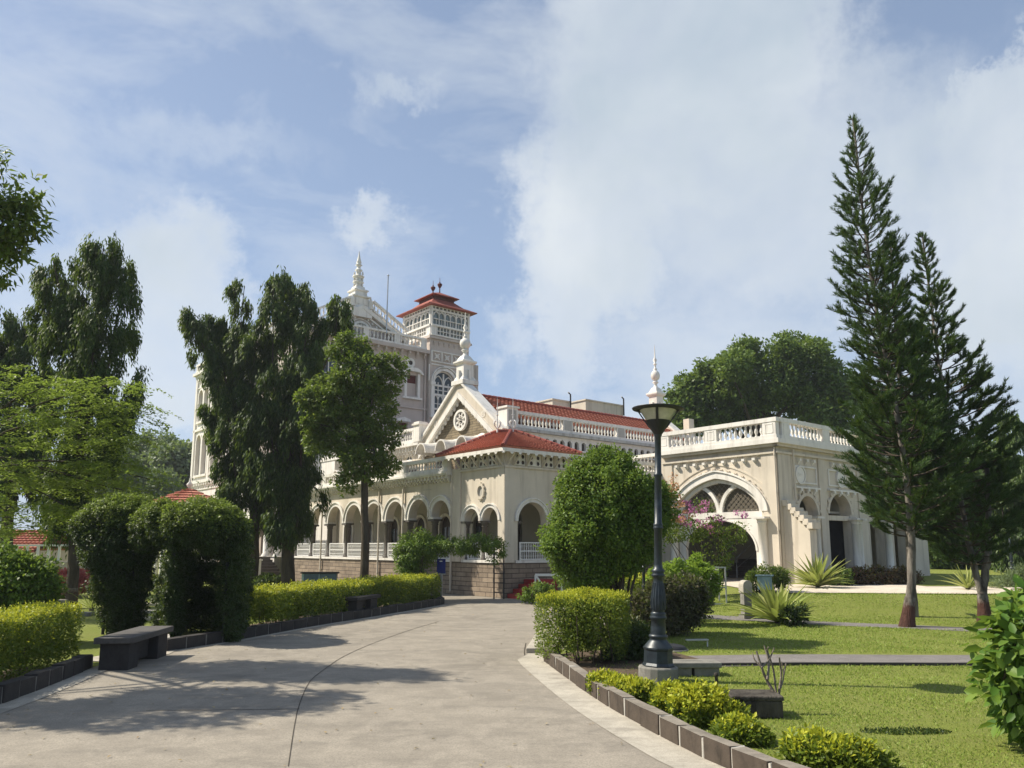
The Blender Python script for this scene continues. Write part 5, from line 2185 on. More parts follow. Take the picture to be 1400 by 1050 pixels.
def puffs(items, n, r, seed, squash=.85, core=.8):
    """break a silhouette of big ellipses (pixels) into many smaller puffs"""
    rng = np.random.default_rng(seed)
    out = [(i[0], i[1], i[2], i[3] * core, i[4] * core) for i in items]
    w = np.array([i[3] * i[4] for i in items], float)
    w /= w.sum()
    for _ in range(n):
        it = items[rng.choice(len(items), p=w)]
        a, q = rng.random() * 2 * np.pi, rng.uniform(.72, 1.02)
        s = rng.uniform(.6, 1.25) * r
        k = max(.1, 1 - .45 * s / max(it[3], it[4]))
        dy = rng.normal() * .6 * it[3] * it[2] / FPX * .6
        out.append((it[0] + math.cos(a) * it[3] * q * k, it[1] + math.sin(a) * it[4] * q * k, it[2] + dy, s, s * squash))
    return out


# ------------------------------------------------------------------ drooping mast trees on the left
def v3(px_, py_, Y):
    return tuple(dp(px_, py_, Y))


def base_at(px_, Y):
    d = ray(px_, 747)
    return (d.x / d.y * Y, Y, 0.0)


B1 = base_at(396, 30)
weeping('mast_tree', B1, [
    [(398, 735, 30, 26), (380, 640, 30, 40), (372, 520, 30, 42), (374, 372, 30, 13)],
    [(405, 720, 29.6, 26), (412, 620, 29.4, 36), (412, 520, 29.6, 34), (424, 396, 30, 11)],
    [(420, 600, 30, 26), (436, 520, 30.2, 34), (456, 470, 30.4, 30), (466, 410, 30.5, 14)],
    [(400, 660, 30.4, 32), (398, 560, 30.6, 34), (396, 480, 30.6, 30), (396, 384, 30.6, 11)],
    [(384, 745, 29.3, 14), (380, 690, 29.3, 22), (374, 620, 29.4, 26), (368, 560, 29.5, 20)]],
    [([B1, v3(394, 720, 30), v3(390, 560, 30)], .30, .14)],
    'tall dark drooping mast tree with the thick trunk standing before the verandah stairs', 11, 1.0, group='drooping mast trees')
B1b = base_at(346, 30.5)
weeping('mast_tree', B1b, [
    [(348, 720, 30.5, 16), (332, 640, 30.3, 26), (306, 555, 30.2, 26), (284, 490, 30.1, 24), (264, 436, 30, 15)],
    [(334, 690, 30.5, 18), (328, 590, 30.5, 34), (328, 480, 30.5, 30), (333, 392, 30.5, 13)],
    [(326, 640, 30.8, 28), (314, 560, 30.8, 26), (304, 490, 30.8, 24), (294, 432, 30.8, 10)],
    [(334, 735, 30, 14), (328, 690, 30, 22), (320, 630, 30, 24), (314, 590, 30, 16)],
    [(346, 590, 31, 22), (346, 520, 31, 30), (352, 440, 31, 13)]],
    [([B1b, v3(350, 720, 30.5), v3(335, 560, 30.5)], .26, .12)],
    'leaning drooping mast tree left of the verandah, its arms hiding the corner tower', 12, .95, group='drooping mast trees')
B3 = gp(94, 832)
B3 = (B3.x, B3.y, 0)
weeping('mast_tree', B3, [
    [(112, 700, 22.5, 22), (108, 580, 22.6, 38), (98, 470, 22.6, 36), (74, 356, 22.6, 15)],
    [(118, 690, 22.5, 30), (122, 560, 22.4, 44), (130, 450, 22.4, 36), (142, 336, 22.4, 13)],
    [(130, 640, 22.8, 30), (144, 520, 22.8, 36), (162, 430, 22.8, 26), (172, 364, 22.8, 14)],
    [(140, 600, 22.3, 22), (160, 560, 22.2, 18), (176, 530, 22.2, 14), (190, 508, 22.2, 9)],
    [(96, 745, 22.5, 14), (92, 710, 22.5, 20), (88, 670, 22.5, 26), (92, 600, 22.5, 24)],
    [(80, 480, 22.9, 24), (64, 420, 22.9, 22), (58, 374, 22.9, 12)]],
    [([B3, (B3[0] + .02, B3[1], 1.2), v3(104, 700, 22.5), v3(115, 540, 22.5)], .19, .10)],
    'two-lobed drooping mast tree with a red painted trunk base, left of the creeper arch', 13, 1.5, group='drooping mast trees', leaf=.15)
b = MB()
b.lathe([(.205, 0), (.205, .55)], (B3[0], B3[1], 0), 10)
tb = [o for o in COL.objects if o.name.startswith('mast_tree')][-1]
pb = MB()
pb.lathe([(.215, -.02), (.203, .30), (.196, .56)], (0, 0, 0), 12)
pb.build('painted_base', M['barkred'], tb)
B4 = base_at(14, 28)
weeping('mast_tree', B4, [
    [(20, 700, 28, 40), (16, 600, 28, 52), (12, 520, 28, 44), (10, 432, 28, 16)],
    [(40, 680, 28, 36), (46, 590, 28, 34), (44, 530, 28, 28), (36, 452, 28, 13)],
    [(60, 640, 27.6, 24), (66, 570, 27.6, 18), (58, 510, 27.6, 14)],
    [(-20, 690, 28, 40), (-22, 560, 28, 44), (-24, 440, 28, 16)]],
    [([B4, v3(14, 640, 28), v3(12, 520, 28)], .25, .1)],
    'low dark mast tree at the left edge, behind the feathery tree', 14, .9, group='drooping mast trees')

# round leafy tree before the verandah
B2 = base_at(500, 26)
broadleaf('leafy_tree', B2, px_blobs(puffs([
    (494, 512, 26, 46, 44), (460, 540, 26, 34, 38), (516, 568, 26, 34, 58), (470, 590, 26, 36, 44), (432, 558, 25.7, 20, 30), (480, 478, 26, 28, 16),
    (532, 520, 26, 18, 34), (500, 642, 25.8, 40, 26), (472, 660, 25.6, 16, 16), (520, 620, 26, 22, 34), (428, 600, 25.8, 15, 28)], 62, 14, 3)),
    'bushy green tree with a straight dark trunk before the arcade', 21, 470, .24, 60, .13, .07, 'leaf_broad',
    [([B2, v3(499, 720, 26), v3(497, 640, 26), v3(494, 560, 26)], .16, .09)], limbs=26, r0=.14, core=.18)

# feathery tree reaching in from the left
rng = np.random.default_rng(31)
FK = 1.19
BF = (-15.2 * FK, 17.5 * FK, 0)
t = new_tree('feathery_tree', BF, 'light green tree with flat feathery sprays reaching in from the left')
sprays = [(150, 524, 17, 60, 7), (112, 540, 17.3, 66, 8), (60, 528, 16.6, 52, 8), (18, 510, 16.4, 46, 9), (172, 552, 17.4, 46, 7), (100, 578, 17, 78, 8), (36, 570, 16.3, 56, 9),
          (150, 600, 17.2, 70, 8), (70, 632, 16.6, 72, 9), (188, 640, 17.2, 42, 7), (120, 655, 17, 72, 8), (16, 645, 16.2, 46, 10), (14, 700, 16, 46, 11), (64, 690, 16.5, 56, 9),
          (168, 672, 17.3, 50, 7), (8, 560, 16.6, 40, 8), (205, 655, 17.4, 30, 6), (40, 720, 16.2, 56, 8), (110, 700, 16.9, 50, 8), (-20, 600, 16, 50, 12), (-30, 680, 15.8, 50, 12),
          (130, 560, 17.6, 60, 8), (80, 605, 17.4, 60, 8), (150, 632, 17.0, 60, 8), (-10, 530, 16.4, 40, 10), (180, 575, 17.2, 36, 7), (60, 660, 17, 60, 8)]
b = MB()
limb(b, [(0, 0, 0), (.3, -.1, 1.5), (1.2, -.3, 2.7), (2.8, -.5, 3.4)], .2, .09, 8)
PP, AA, NN = [], [], []
hub = Vector((BF[0] + 2.8, BF[1] - .5, 3.4))
for i, (px_, py_, Y, rx, ry) in enumerate(sprays):
    Y *= FK
    c = dp(px_, py_, Y)
    a = pxr(rx, Y)
    if i % 2 == 0:
        mid = hub.lerp(c, .5) + Vector((0, 0, .12 * (c - hub).length))
        limb(b, [p - Vector(BF) for p in (hub, mid, c)], .045, .012, 6, .03, rng)
    n = int(900 * (rx / 50) ** 1.6)
    ns = 26
    # fronds: short lines of tiny leaflets, drooping outwards
    fx = rng.normal(size=(n // ns + 1, 2)) * .48
    for q in fx:
        o_ = np.array([c.x + q[0] * a, c.y + q[1] * a * .8, c.z + pxr(ry, Y) * rng.normal() * .55 - .10 * a * (q[0] ** 2 + q[1] ** 2)])
        ang = math.atan2(q[1], q[0]) + rng.normal() * .7
        dr = np.array([math.cos(ang), math.sin(ang), -.18])
        ln = rng.uniform(.30, .55)
        u = rng.random(ns)
        sd = np.array([-math.sin(ang), math.cos(ang), 0])
        P = o_ + dr * (u * ln)[:, None] + sd * (rng.normal(size=ns) * .075)[:, None] - np.array([0, 0, 1]) * (u ** 2 * .10)[:, None]
        PP.append(P)
        AA.append(np.tile(dr * .4, (ns, 1)) + sd * np.sign(rng.normal(size=ns))[:, None] + rng.normal(size=(ns, 3)) * .3)
        NN.append(np.tile(np.array([0, 0, 1.]), (ns, 1)) + rng.normal(size=(ns, 3)) * .35)
b.build('trunk', M['bark'], t)
P = np.concatenate(PP)
ln = .088 * rng.uniform(.7, 1.3, len(P))
leaf_mesh('crown', P, np.concatenate(AA), np.concatenate(NN), ln, ln * .5, M['leaf_feather'], t, np.array(BF))

# tree whose branch hangs in at the top left
BT = (-14.5, 12.5, 0)
broadleaf('overhanging_tree', BT, px_blobs([(8, 290, 12, 42, 36), (38, 268, 11.8, 20, 14), (20, 318, 12, 32, 22), (2, 345, 12, 28, 30), (6, 388, 12, 10, 16), (-50, 300, 12, 60, 70), (-60, 210, 12, 50, 50), (-130, 300, 12.3, 80, 90)]) + [(-10.6, 9.6, 6.0, 1.5, .55, .8), (-9.0, 10.2, 6.3, 1.3, .5, .7), (-11.5, 8.7, 5.6, 1.4, .4, .7), (-9.6, 9.0, 6.5, .9, .35, .5), (-8.2, 9.7, 6.0, .8, .4, .5), (-12.5, 9.6, 5.8, 1.3, .6, .9)],
          'tree with a leafy branch hanging in at the top left', 41, 560, .24, 50, .15, .05, 'leaf_broad',
          [([BT, (-14.2, 12.4, 3), (-12, 12.2, 5.6), v3(-60, 320, 12)], .24, .07)], limbs=14, r0=.10, core=.2, droop=.6)

# ------------------------------------------------------------------ trees behind
BB = base_at(1040, 52)
broadleaf('round_tree', BB, px_blobs(puffs([(1040, 530, 52, 72, 62), (968, 548, 52, 46, 46), (1108, 528, 52, 52, 56), (1005, 508, 51, 48, 36), (1080, 500, 52, 52, 36), (1040, 490, 51.5, 44, 26), (945, 575, 51, 26, 30), (1140, 560, 51, 34, 50)], 90, 17, 4)),
          'broad rounded dark green tree behind the carriage porch', 51, 900, .62, 62, .27, .16, 'leaf_round', [([BB, v3(1040, 640, 52), v3(1040, 560, 52)], .6, .3)], limbs=14, r0=.5, core=.3)
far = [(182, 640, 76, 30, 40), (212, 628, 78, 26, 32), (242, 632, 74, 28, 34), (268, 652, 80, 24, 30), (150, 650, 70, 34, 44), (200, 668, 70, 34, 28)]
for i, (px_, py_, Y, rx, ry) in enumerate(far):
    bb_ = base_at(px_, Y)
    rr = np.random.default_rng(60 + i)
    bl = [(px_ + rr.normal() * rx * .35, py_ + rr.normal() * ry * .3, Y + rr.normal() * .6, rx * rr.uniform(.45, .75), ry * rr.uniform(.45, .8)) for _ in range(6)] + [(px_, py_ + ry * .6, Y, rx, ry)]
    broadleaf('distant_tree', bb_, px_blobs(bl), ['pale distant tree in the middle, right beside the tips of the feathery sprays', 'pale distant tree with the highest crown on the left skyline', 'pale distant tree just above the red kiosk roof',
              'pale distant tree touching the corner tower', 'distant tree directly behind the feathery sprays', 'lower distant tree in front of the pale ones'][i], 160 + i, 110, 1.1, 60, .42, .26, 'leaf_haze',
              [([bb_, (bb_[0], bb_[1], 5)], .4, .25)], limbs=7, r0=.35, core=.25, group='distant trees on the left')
# trees closing the right side
rt = [(1292, 700, 44, 40, 80, 'leaf_far', 'dark tree filling the gap right of the carriage porch'), (1345, 690, 46, 44, 90, 'leaf_far', 'dark dense tree behind the forked pine trunk'),
      (1215, 690, 60, 60, 100, 'leaf_far', 'tall dark tree hidden behind the tallest pine'), (1420, 690, 47, 40, 95, 'leaf_far', 'dark tree cut by the right edge of the view')]
for i, (px_, py_, Y, rx, ry, m_, lb) in enumerate(rt):
    bb_ = (*base_at(px_, Y)[:2], .42)
    rr = np.random.default_rng(80 + i)
    bl = [(px_ + rr.normal() * rx * .35, py_ + rr.normal() * ry * .4, Y + rr.normal() * .5, rx * rr.uniform(.5, .75), ry * rr.uniform(.35, .6)) for _ in range(7)] + [(px_, py_ + ry * .3, Y, rx, ry * .8)]
    broadleaf('background_tree', bb_, px_blobs(bl), lb, 180 + i, 170, .85, 75, .30, .18, m_, [([bb_, (bb_[0], bb_[1], 4)], .35, .2)], limbs=7, r0=.3, core=.3, zmin=.5, group='dark trees at the right')
BW = (*base_at(1386, 38)[:2], .42)
weeping('mast_tree', BW, [
    [(1386, 775, 38, 24), (1386, 700, 38, 26), (1386, 620, 38, 20), (1384, 562, 38, 7)],
    [(1400, 770, 38, 24), (1404, 680, 38, 24), (1402, 600, 38, 12)], [(1372, 770, 38.4, 18), (1370, 700, 38.4, 16), (1372, 650, 38.4, 8)]],
    [([BW, (BW[0], BW[1], 4)], .2, .1)], 'slim drooping mast tree at the right edge behind the forked pine', 85, .8, 'leaf_far', leaf=.24, group='drooping mast trees')
# ------------------------------------------------------------------ pines on the lawn
def pine(name, base, path, prof, label, seed, dens=1.0, group=None, painted=True, step=.185, fork=None):
    """path: (px, py, Y) up the trunk; prof: (py, branch length px)"""
    rng = np.random.default_rng(seed)
    t = new_tree(name, base, label, 'tree', group)
    K = np.array([[*dp(*q), q[1], q[2]] for q in path])
    K[0, :3] = base
    b = MB()
    r0 = .108
    pts = [Vector(k[:3]) - Vector(base) for k in K]
    limb(b, pts, r0, .02, 9, .006, rng)
    if fork:
        limb(b, [Vector(p) - Vector(base) for p in fork], .10, .05, 8, .01, rng)
    seg = np.linalg.norm(np.diff(K[:, :3], axis=0), axis=1)
    cum = np.concatenate([[0], np.cumsum(seg)])
    py0 = prof[-1][0]
    pyl = np.array([p[0] for p in prof], float)
    pll = np.array([p[1] for p in prof], float)
    PP, AA, LL = [], [], []
    s = 0.0
    wh = 0
    bb_ = MB()
    while s < cum[-1]:
        c = np.array([np.interp(s, cum, K[:, i]) for i in range(5)])
        frac = s / cum[-1]
        if c[3] < py0:
            ln = pxr(np.interp(c[3], pyl, pll), c[4])
            nb = 6 if frac < .85 else 5
            a0 = wh * 2.4 + rng.random() * .5
            for k in range(nb):
                a = a0 + k * 2 * math.pi / nb + rng.normal() * .22
                L_ = ln * rng.uniform(.70, 1.12)
                if rng.random() < .06:
                    continue
                elev = .05 + .55 * frac ** 3 + rng.normal() * .10
                d = np.array([math.cos(a) * math.cos(elev), math.sin(a) * math.cos(elev), math.sin(elev)])
                m = 7
                P = [c[:3].copy()]
                dd = d.copy()
                for j in range(m):
                    dd = unit((dd + np.array([0, 0, .03 + .032 * j]))[None])[0]
                    P.append(P[-1] + dd * L_ / m)
                P = np.array(P)
                bb_.tube([Vector(p) - Vector(base) for p in P[::2]] + [Vector(P[-1]) - Vector(base)], [.006 + .012 * min(1, L_)] * (len(P[::2])) + [.004], 4)
                lines = [(P, .52 if L_ > .45 else .25)]
                if L_ > .55:
                    for j in range(int(2 + L_ * 3.6)):
                        u = rng.uniform(.45, .97)
                        i0 = u * m
                        q = P[int(i0)] + (P[min(m, int(i0) + 1)] - P[int(i0)]) * (i0 - int(i0))
                        sd = unit((np.cross(d, [0, 0, 1]) * (1 if j % 2 else -1) + d * .9 + np.array([0, 0, .35]) + rng.normal(size=3) * .2)[None])[0]
                        l2 = rng.uniform(.16, .34) * min(1.4, .6 + L_ * .6)
                        lines.append((np.array([q, q + sd * l2 * .5 + np.array([0, 0, .01]), q + sd * l2 + np.array([0, 0, .06])]), .1))
                for (Q, u0) in lines:
                    tot = np.sum(np.linalg.norm(np.diff(Q, axis=0), axis=1))
                    n = int(tot * 170 * dens) + 5
                    u = u0 + (1 - u0) * rng.random(n) ** .8
                    f = u * (len(Q) - 1)
                    i0 = np.minimum(f.astype(int), len(Q) - 2)
                    fr = (f - i0)[:, None]
                    pos = Q[i0] * (1 - fr) + Q[i0 + 1] * fr
                    dr = unit(Q[i0 + 1] - Q[i0])
                    sp = sphere(rng, n)
                    sp = sp - dr * np.sum(sp * dr, 1)[:, None]
                    A = unit(dr * .9 + unit(sp) * .62 + np.array([0, 0, .30]))
                    PP.append(pos)
                    AA.append(A)
                    LL.append(rng.uniform(.075, .15, n))
        s += step * rng.uniform(.8, 1.25) * (1.0 if frac < .9 else .75)
        wh += 1
    bb_.build('branches', M['bark'], t)
    b.build('trunk', M['barkgrey'], t)
    P, A, L_ = np.concatenate(PP), np.concatenate(AA), np.concatenate(LL)
    leaf_mesh('crown', P, A, np.cross(A, sphere(rng, len(P))), L_, np.full(len(P), .0125), M['needle'], t, np.array(base), fold=0, curl=-.12)
    if painted:
        p = MB()
        z1 = .62
        sub = [pts[0] + Vector((0, 0, -.03))]
        f = lambda z: pts[0].lerp(pts[1], min(1, z / max(.01, pts[1].z)))
        q = [f(0) + Vector((0, 0, -.05)), f(.12), f(.3), f(.48), f(z1)]
        p.tube(q, [r0 * 1.75, r0 * 1.42, r0 * 1.2, r0 * 1.08, r0 * 1.0], 11)
        p.build('painted_base', M['barkred'], t)
    return t


g1 = gp(1240, 857)
P1 = (g1.x, g1.y, 0)
Y1 = g1.y
pine('pine_tree', P1, [(1240, 857, Y1), (1247, 790, Y1), (1247, 740, Y1), (1238, 640, Y1), (1222, 540, Y1), (1200, 440, Y1), (1181, 300, Y1), (1166, 163, Y1)],
     [(163, 4), (185, 16), (215, 24), (260, 34), (320, 42), (400, 52), (470, 58), (540, 62), (590, 80), (640, 90), (690, 80), (715, 58), (728, 40)],
     'tallest pine on the lawn, its slender trunk curving left towards the top', 101, 1.0, 'pines on the lawn')
g2 = gp(1347, 851)
P2 = (g2.x, g2.y, 0)
Y2 = g2.y
pine('pine_tree', P2, [(1347, 851, Y2), (1343, 812, Y2), (1332, 780, Y2), (1316, 700, Y2 + .2), (1300, 600, Y2 + .4), (1280, 470, Y2 + .5), (1261, 324, Y2 + .6)],
     [(324, 5), (350, 18), (400, 28), (450, 36), (510, 54), (560, 72), (620, 86), (690, 92), (740, 84), (775, 52)],
     'forked pine with branches swept to the right, beside the right edge', 102, 1.5, 'pines on the lawn',
     fork=[dp(1343, 812, Y2), dp(1350, 770, Y2), dp(1352, 700, Y2 + .3), dp(1350, 640, Y2 + .4)])
Y3 = 19.2
P3 = (*base_at(1242, Y3)[:2], .10)
P3 = (P3[0], P3[1], H(P3[0], P3[1]))
pine('pine_tree', P3, [(1246, 840, Y3), (1244, 760, Y3), (1240, 660, Y3), (1232, 540, Y3), (1224, 440, Y3), (1217, 322, Y3)],
     [(322, 4), (345, 12), (380, 20), (430, 27), (500, 42), (570, 60), (640, 74), (700, 74), (735, 50)],
     'dense dark pine squeezed between the two taller pines', 103, 1.9, 'pines on the lawn', painted=False)


# ------------------------------------------------------------------ bushes, hedges and creepers
def hedge(name, line, w, h, label, seed, z0=.12, leaf=.05, dens=900, gold=.55, mats=('leaf_hedge', 'leaf_gold'), cat='hedge', group=None, top_bulge=.0, lump=.05, ragged=0.0):
    """clipped hedge along a ground line: leafy faces, dark stems, golden new growth on the top"""
    rng = np.random.default_rng(seed)
    L = resample(line, .08)
    base = (line[0][0], line[0][1], 0)
    t = empty(name, base, 0, label, cat, group)
    C = np.array([[p.x, p.y] for p in L])
    seg = np.linalg.norm(np.diff(C, axis=0), axis=1)
    cum = np.concatenate([[0], np.cumsum(seg)])
    tot = cum[-1]
    tang = unit(np.gradient(C, axis=0))

    def pos(s):
        x = np.interp(s, cum, C[:, 0])
        y = np.interp(s, cum, C[:, 1])
        tx = np.interp(s, cum, tang[:, 0])
        ty = np.interp(s, cum, tang[:, 1])
        return np.stack([x, y], 1), unit(np.stack([-ty, tx], 1)), unit(np.stack([tx, ty], 1))
    per = w + 2 * (h - z0)
    n = int((tot * per + 2 * w * h) * dens)
    s = rng.random(n) * (tot + w) - w / 2
    v = rng.random(n) * per
    endcap = (s < 0) | (s > tot)
    sc = np.clip(s, 0, tot)
    c, nn, tt = pos(sc)
    lat = np.where(v < h - z0, -w / 2, np.where(v > h - z0 + w, w / 2, v - (h - z0) - w / 2))
    z = np.where(v < h - z0, z0 + v, np.where(v > h - z0 + w, z0 + per - v, h))
    side = np.sign(lat) * (np.abs(lat) >= w / 2 - 1e-6)
    # round the edges, lumpy surface
    edge = np.clip((z - (h - .12)) / .12, 0, 1) * (side != 0)
    lat = lat - side * edge ** 2 * .07
    over = s - sc
    q = np.clip(np.abs(over) / (w / 2), 0, 1)
    lat = np.where(endcap, lat * np.sqrt(np.clip(1 - q ** 2, 0, 1)), lat)
    P = np.zeros((n, 3))
    P[:, :2] = c + nn * lat[:, None] + tt * over[:, None]
    P[:, 2] = z
    bump = lump * (np.sin(P[:, 0] * 5.1 + seed) * np.sin(P[:, 1] * 4.3) + .7 * np.sin(P[:, 0] * 11 + 2) * np.sin(P[:, 1] * 13 + P[:, 2] * 9)) + rng.normal(size=n) * .018
    dep = np.abs(rng.normal(size=n)) * .075
    out = np.zeros((n, 3))
    out[:, :2] = nn * side[:, None] + tt * (np.sign(over) * q)[:, None]
    istop = (side == 0) & (z >= h - 1e-6)
    out[istop, 2] = 1.0
    out = unit(out + 1e-6)
    P += out * (bump - dep)[:, None]
    P[:, 2] += np.where(istop, rng.random(n) * .03 + ragged * np.abs(rng.normal(size=n)), 0) * 1.0 - .06 * np.where(istop, q, 0)
    Nn = unit(out * .9 + rng.normal(size=(n, 3)) * .55 + np.array([0, 0, .35]))
    A = unit(rng.normal(size=(n, 3)) * .8 + out * .5 + np.array([0, 0, .25]))
    ln = leaf * rng.uniform(.65, 1.3, n)
    # gaps near the bottom let the stems show
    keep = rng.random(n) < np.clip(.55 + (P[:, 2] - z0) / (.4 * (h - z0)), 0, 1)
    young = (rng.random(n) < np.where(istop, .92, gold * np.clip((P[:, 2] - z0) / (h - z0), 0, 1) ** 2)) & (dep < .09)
    a, g = keep & ~young, keep & young
    bx = np.array(base)
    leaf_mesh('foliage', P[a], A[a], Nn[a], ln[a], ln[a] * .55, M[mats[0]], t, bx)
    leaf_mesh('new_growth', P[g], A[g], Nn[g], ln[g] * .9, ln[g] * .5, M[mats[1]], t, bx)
    # inner leaf mass and stems
    m = int(tot * w * h * dens * 1.6)
    s = rng.random(m) * tot
    c, nn, tt = pos(s)
    P = np.zeros((m, 3))
    P[:, :2] = c + nn * ((rng.random(m) - .5) * (w - .16))[:, None]
    P[:, 2] = z0 + .12 + rng.random(m) * (h - z0 - .18)
    ln = leaf * 1.25 * rng.uniform(.7, 1.3, m)
    leaf_mesh('inner_foliage', P, sphere(rng, m), sphere(rng, m), ln, ln * .6, M[mats[0]], t, bx)
    b = MB()
    for i in range(int(tot * 7) + 3):
        c, nn, tt = pos(np.array([rng.random() * tot]))
        p = c[0] + nn[0] * (rng.random() - .5) * (w - .15)
        q = p + rng.normal(size=2) * .09
        b.tube([(p[0] - bx[0], p[1] - bx[1], 0), ((p[0] + q[0]) / 2 - bx[0], (p[1] + q[1]) / 2 - bx[1], h * .35), (q[0] - bx[0], q[1] - bx[1], h * .75)], [.011, .009, .005], 5)
    b.build('stems', M['bark'], t)
    return t


# clipped hedges on the left of the road
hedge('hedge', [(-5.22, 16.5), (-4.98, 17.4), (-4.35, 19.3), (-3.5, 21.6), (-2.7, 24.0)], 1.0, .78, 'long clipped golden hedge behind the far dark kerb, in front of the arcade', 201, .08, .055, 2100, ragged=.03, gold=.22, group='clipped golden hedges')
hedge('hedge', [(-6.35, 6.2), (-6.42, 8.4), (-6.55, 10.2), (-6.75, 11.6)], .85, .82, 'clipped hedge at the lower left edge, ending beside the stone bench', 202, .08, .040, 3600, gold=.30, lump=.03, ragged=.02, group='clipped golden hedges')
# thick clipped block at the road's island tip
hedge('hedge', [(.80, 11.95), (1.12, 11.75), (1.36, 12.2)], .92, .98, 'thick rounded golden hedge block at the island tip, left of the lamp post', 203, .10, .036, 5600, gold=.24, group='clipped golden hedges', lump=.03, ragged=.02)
hedge('hedge', [(2.75, 18.4), (3.3, 18.6), (3.75, 18.75)], .9, 1.02, 'clipped golden hedge half hidden behind the round topiary tree', 204, .1, .055, 1400, group='clipped golden hedges')


def bush(name, items, label, seed, k, cr, per, L, W, mat, cat='bush', core=.5, base=None, zmin=.03, oval=False, group=None, depth=.9, limbs=8, r0=.05, droop=.1, bark='bark', flat=.85, extra=None):
    bl = px_blobs(items, depth)
    if base is None:
        base = (bl[0][0], bl[0][1], H(bl[0][0], bl[0][1]))
    return broadleaf(name, base, bl, label, seed, k, cr, per, L, W, mat, None, bark, limbs, r0, cat, group, base[2] + zmin, droop, core, oval, flat, .012)


# big round topiary beside the porch
Yb = 14.6
tb = bush('topiary_tree', puffs([(826, 690, Yb, 72, 66), (800, 735, Yb, 52, 62), (850, 735, Yb, 50, 50), (868, 694, Yb, 44, 44), (796, 674, Yb, 34, 34), (826, 642, Yb, 42, 28), (800, 780, Yb, 42, 26), (905, 690, Yb + .2, 16, 30)], 46, 13, 8, .85, .94),
          'big round-headed dark green topiary tree between the porch and the lamp post', 211, 900, .17, 72, .062, .036, 'leaf_bush', 'tree', .55,
          base=(*base_at(838, Yb)[:2], 0), zmin=.85, limbs=16, r0=.09)
rng = np.random.default_rng(5)
b = MB()
for i in range(7):
    a = rng.uniform(-.35, .35)
    limb(b, [(a * .6, rng.normal() * .12, 0), (a, rng.normal() * .15, .6), (a * 1.6, rng.normal() * .2, 1.3)], .035, .02, 6, .01, rng)
b.build('stems', M['bark'], tb)
# shrubs between topiary and carriage porch
bush('bush', [(916, 824, 15.6, 36, 32), (890, 830, 15.5, 26, 30), (942, 822, 15.7, 24, 32), (905, 856, 15.4, 30, 20)],
     'dark bronze-leaved bush spreading over the lawn behind the lamp post', 221, 210, .16, 62, .075, .04, 'leaf_purple', core=.4, zmin=.05)
bush('bush', [(935, 785, 17.5, 34, 24), (915, 795, 17.5, 26, 22), (960, 800, 17.5, 22, 26)], 'bright green bush rising above the bronze one', 222, 110, .15, 60, .08, .045, 'leaf_lime', core=.4)
bush('bush', [(866, 890, 12.3, 30, 30), (850, 905, 12.0, 26, 20), (880, 900, 12.4, 18, 22), (862, 870, 12.6, 22, 20)], 'straggly dry dark undergrowth between golden hedge block and lamp post', 223, 120, .13, 60, .06, .028, 'leaf_dark', core=.4)
bush('bush', [(1050, 790, 22.6, 24, 15), (1030, 800, 22.5, 12, 14), (1064, 798, 22.6, 14, 14)], 'small round bush with dry tips behind the pale blue bin', 224, 70, .15, 55, .08, .03, 'leaf_broad', core=.4)
bush('bush', [(1175, 790, 26.5, 18, 12), (1205, 790, 26.8, 26, 13), (1235, 792, 27, 22, 12)], 'low copper-red bush against the carriage porch piers', 225, 110, .16, 55, .10, .05, 'leaf_copper', core=.4)
bush('bush', [(1148, 792, 25.8, 16, 13)], 'small dark green bush beside the pale strap-leaved clump at the porch', 226, 30, .14, 55, .09, .05, 'leaf_far', core=.4)
bush('bush', [(20, 815, 14.0, 52, 46), (-10, 800, 14, 46, 50), (40, 800, 14, 34, 34), (12, 780, 14, 38, 22)], 'large round glossy green bush at the left edge behind the hedge', 227, 260, .18, 80, .075, .042, 'leaf_bush', core=.5, zmin=.05)
bush('bush', [(570, 752, 24.6, 26, 24), (558, 765, 24.6, 16, 20), (588, 746, 24.6, 20, 14), (568, 785, 24.6, 11, 24)], 'airy climbing bush before the arcade, beside the blue board', 228, 130, .18, 70, .10, .035, 'leaf_bush', core=.4, zmin=.1, droop=.5)
bush('climber', [(625, 746, 24.7, 30, 10), (655, 744, 24.7, 26, 12), (678, 752, 25.0, 12, 16), (600, 748, 24.6, 20, 10)], 'garland of climber hanging across the porch front', 229, 110, .14, 55, .09, .032, 'leaf_bush', 'climber', core=.3,
     base=(*base_at(682, 25.0)[:2], 0), zmin=.6, droop=.8, limbs=0)
bush('bush', [(372, 797, 30.5, 22, 10), (360, 800, 30.5, 14, 9)], 'low dark bush at the foot of the verandah stairs', 230, 50, .18, 50, .10, .05, 'leaf_far', core=.4)
bush('bush', [(728, 812, 23.6, 14, 9), (742, 808, 23.4, 14, 12), (718, 816, 23.7, 8, 5)], 'low leafy plant before the red steps', 231, 60, .10, 50, .07, .035, 'leaf_bush', core=.4)
# large-leaved bush close by on the right
bush('bush', [(1408, 905, 6.9, 48, 60), (1412, 850, 6.9, 36, 32), (1392, 930, 6.8, 28, 42), (1432, 970, 6.9, 50, 50), (1386, 885, 6.8, 20, 22), (1436, 860, 7.1, 46, 50), (1402, 980, 6.9, 18, 28)],
     'near bush with big glossy light green leaves at the right edge', 232, 120, .16, 15, .135, .075, 'leaf_big', core=.4, oval=True, limbs=20, r0=.03, droop=.5, zmin=.12)

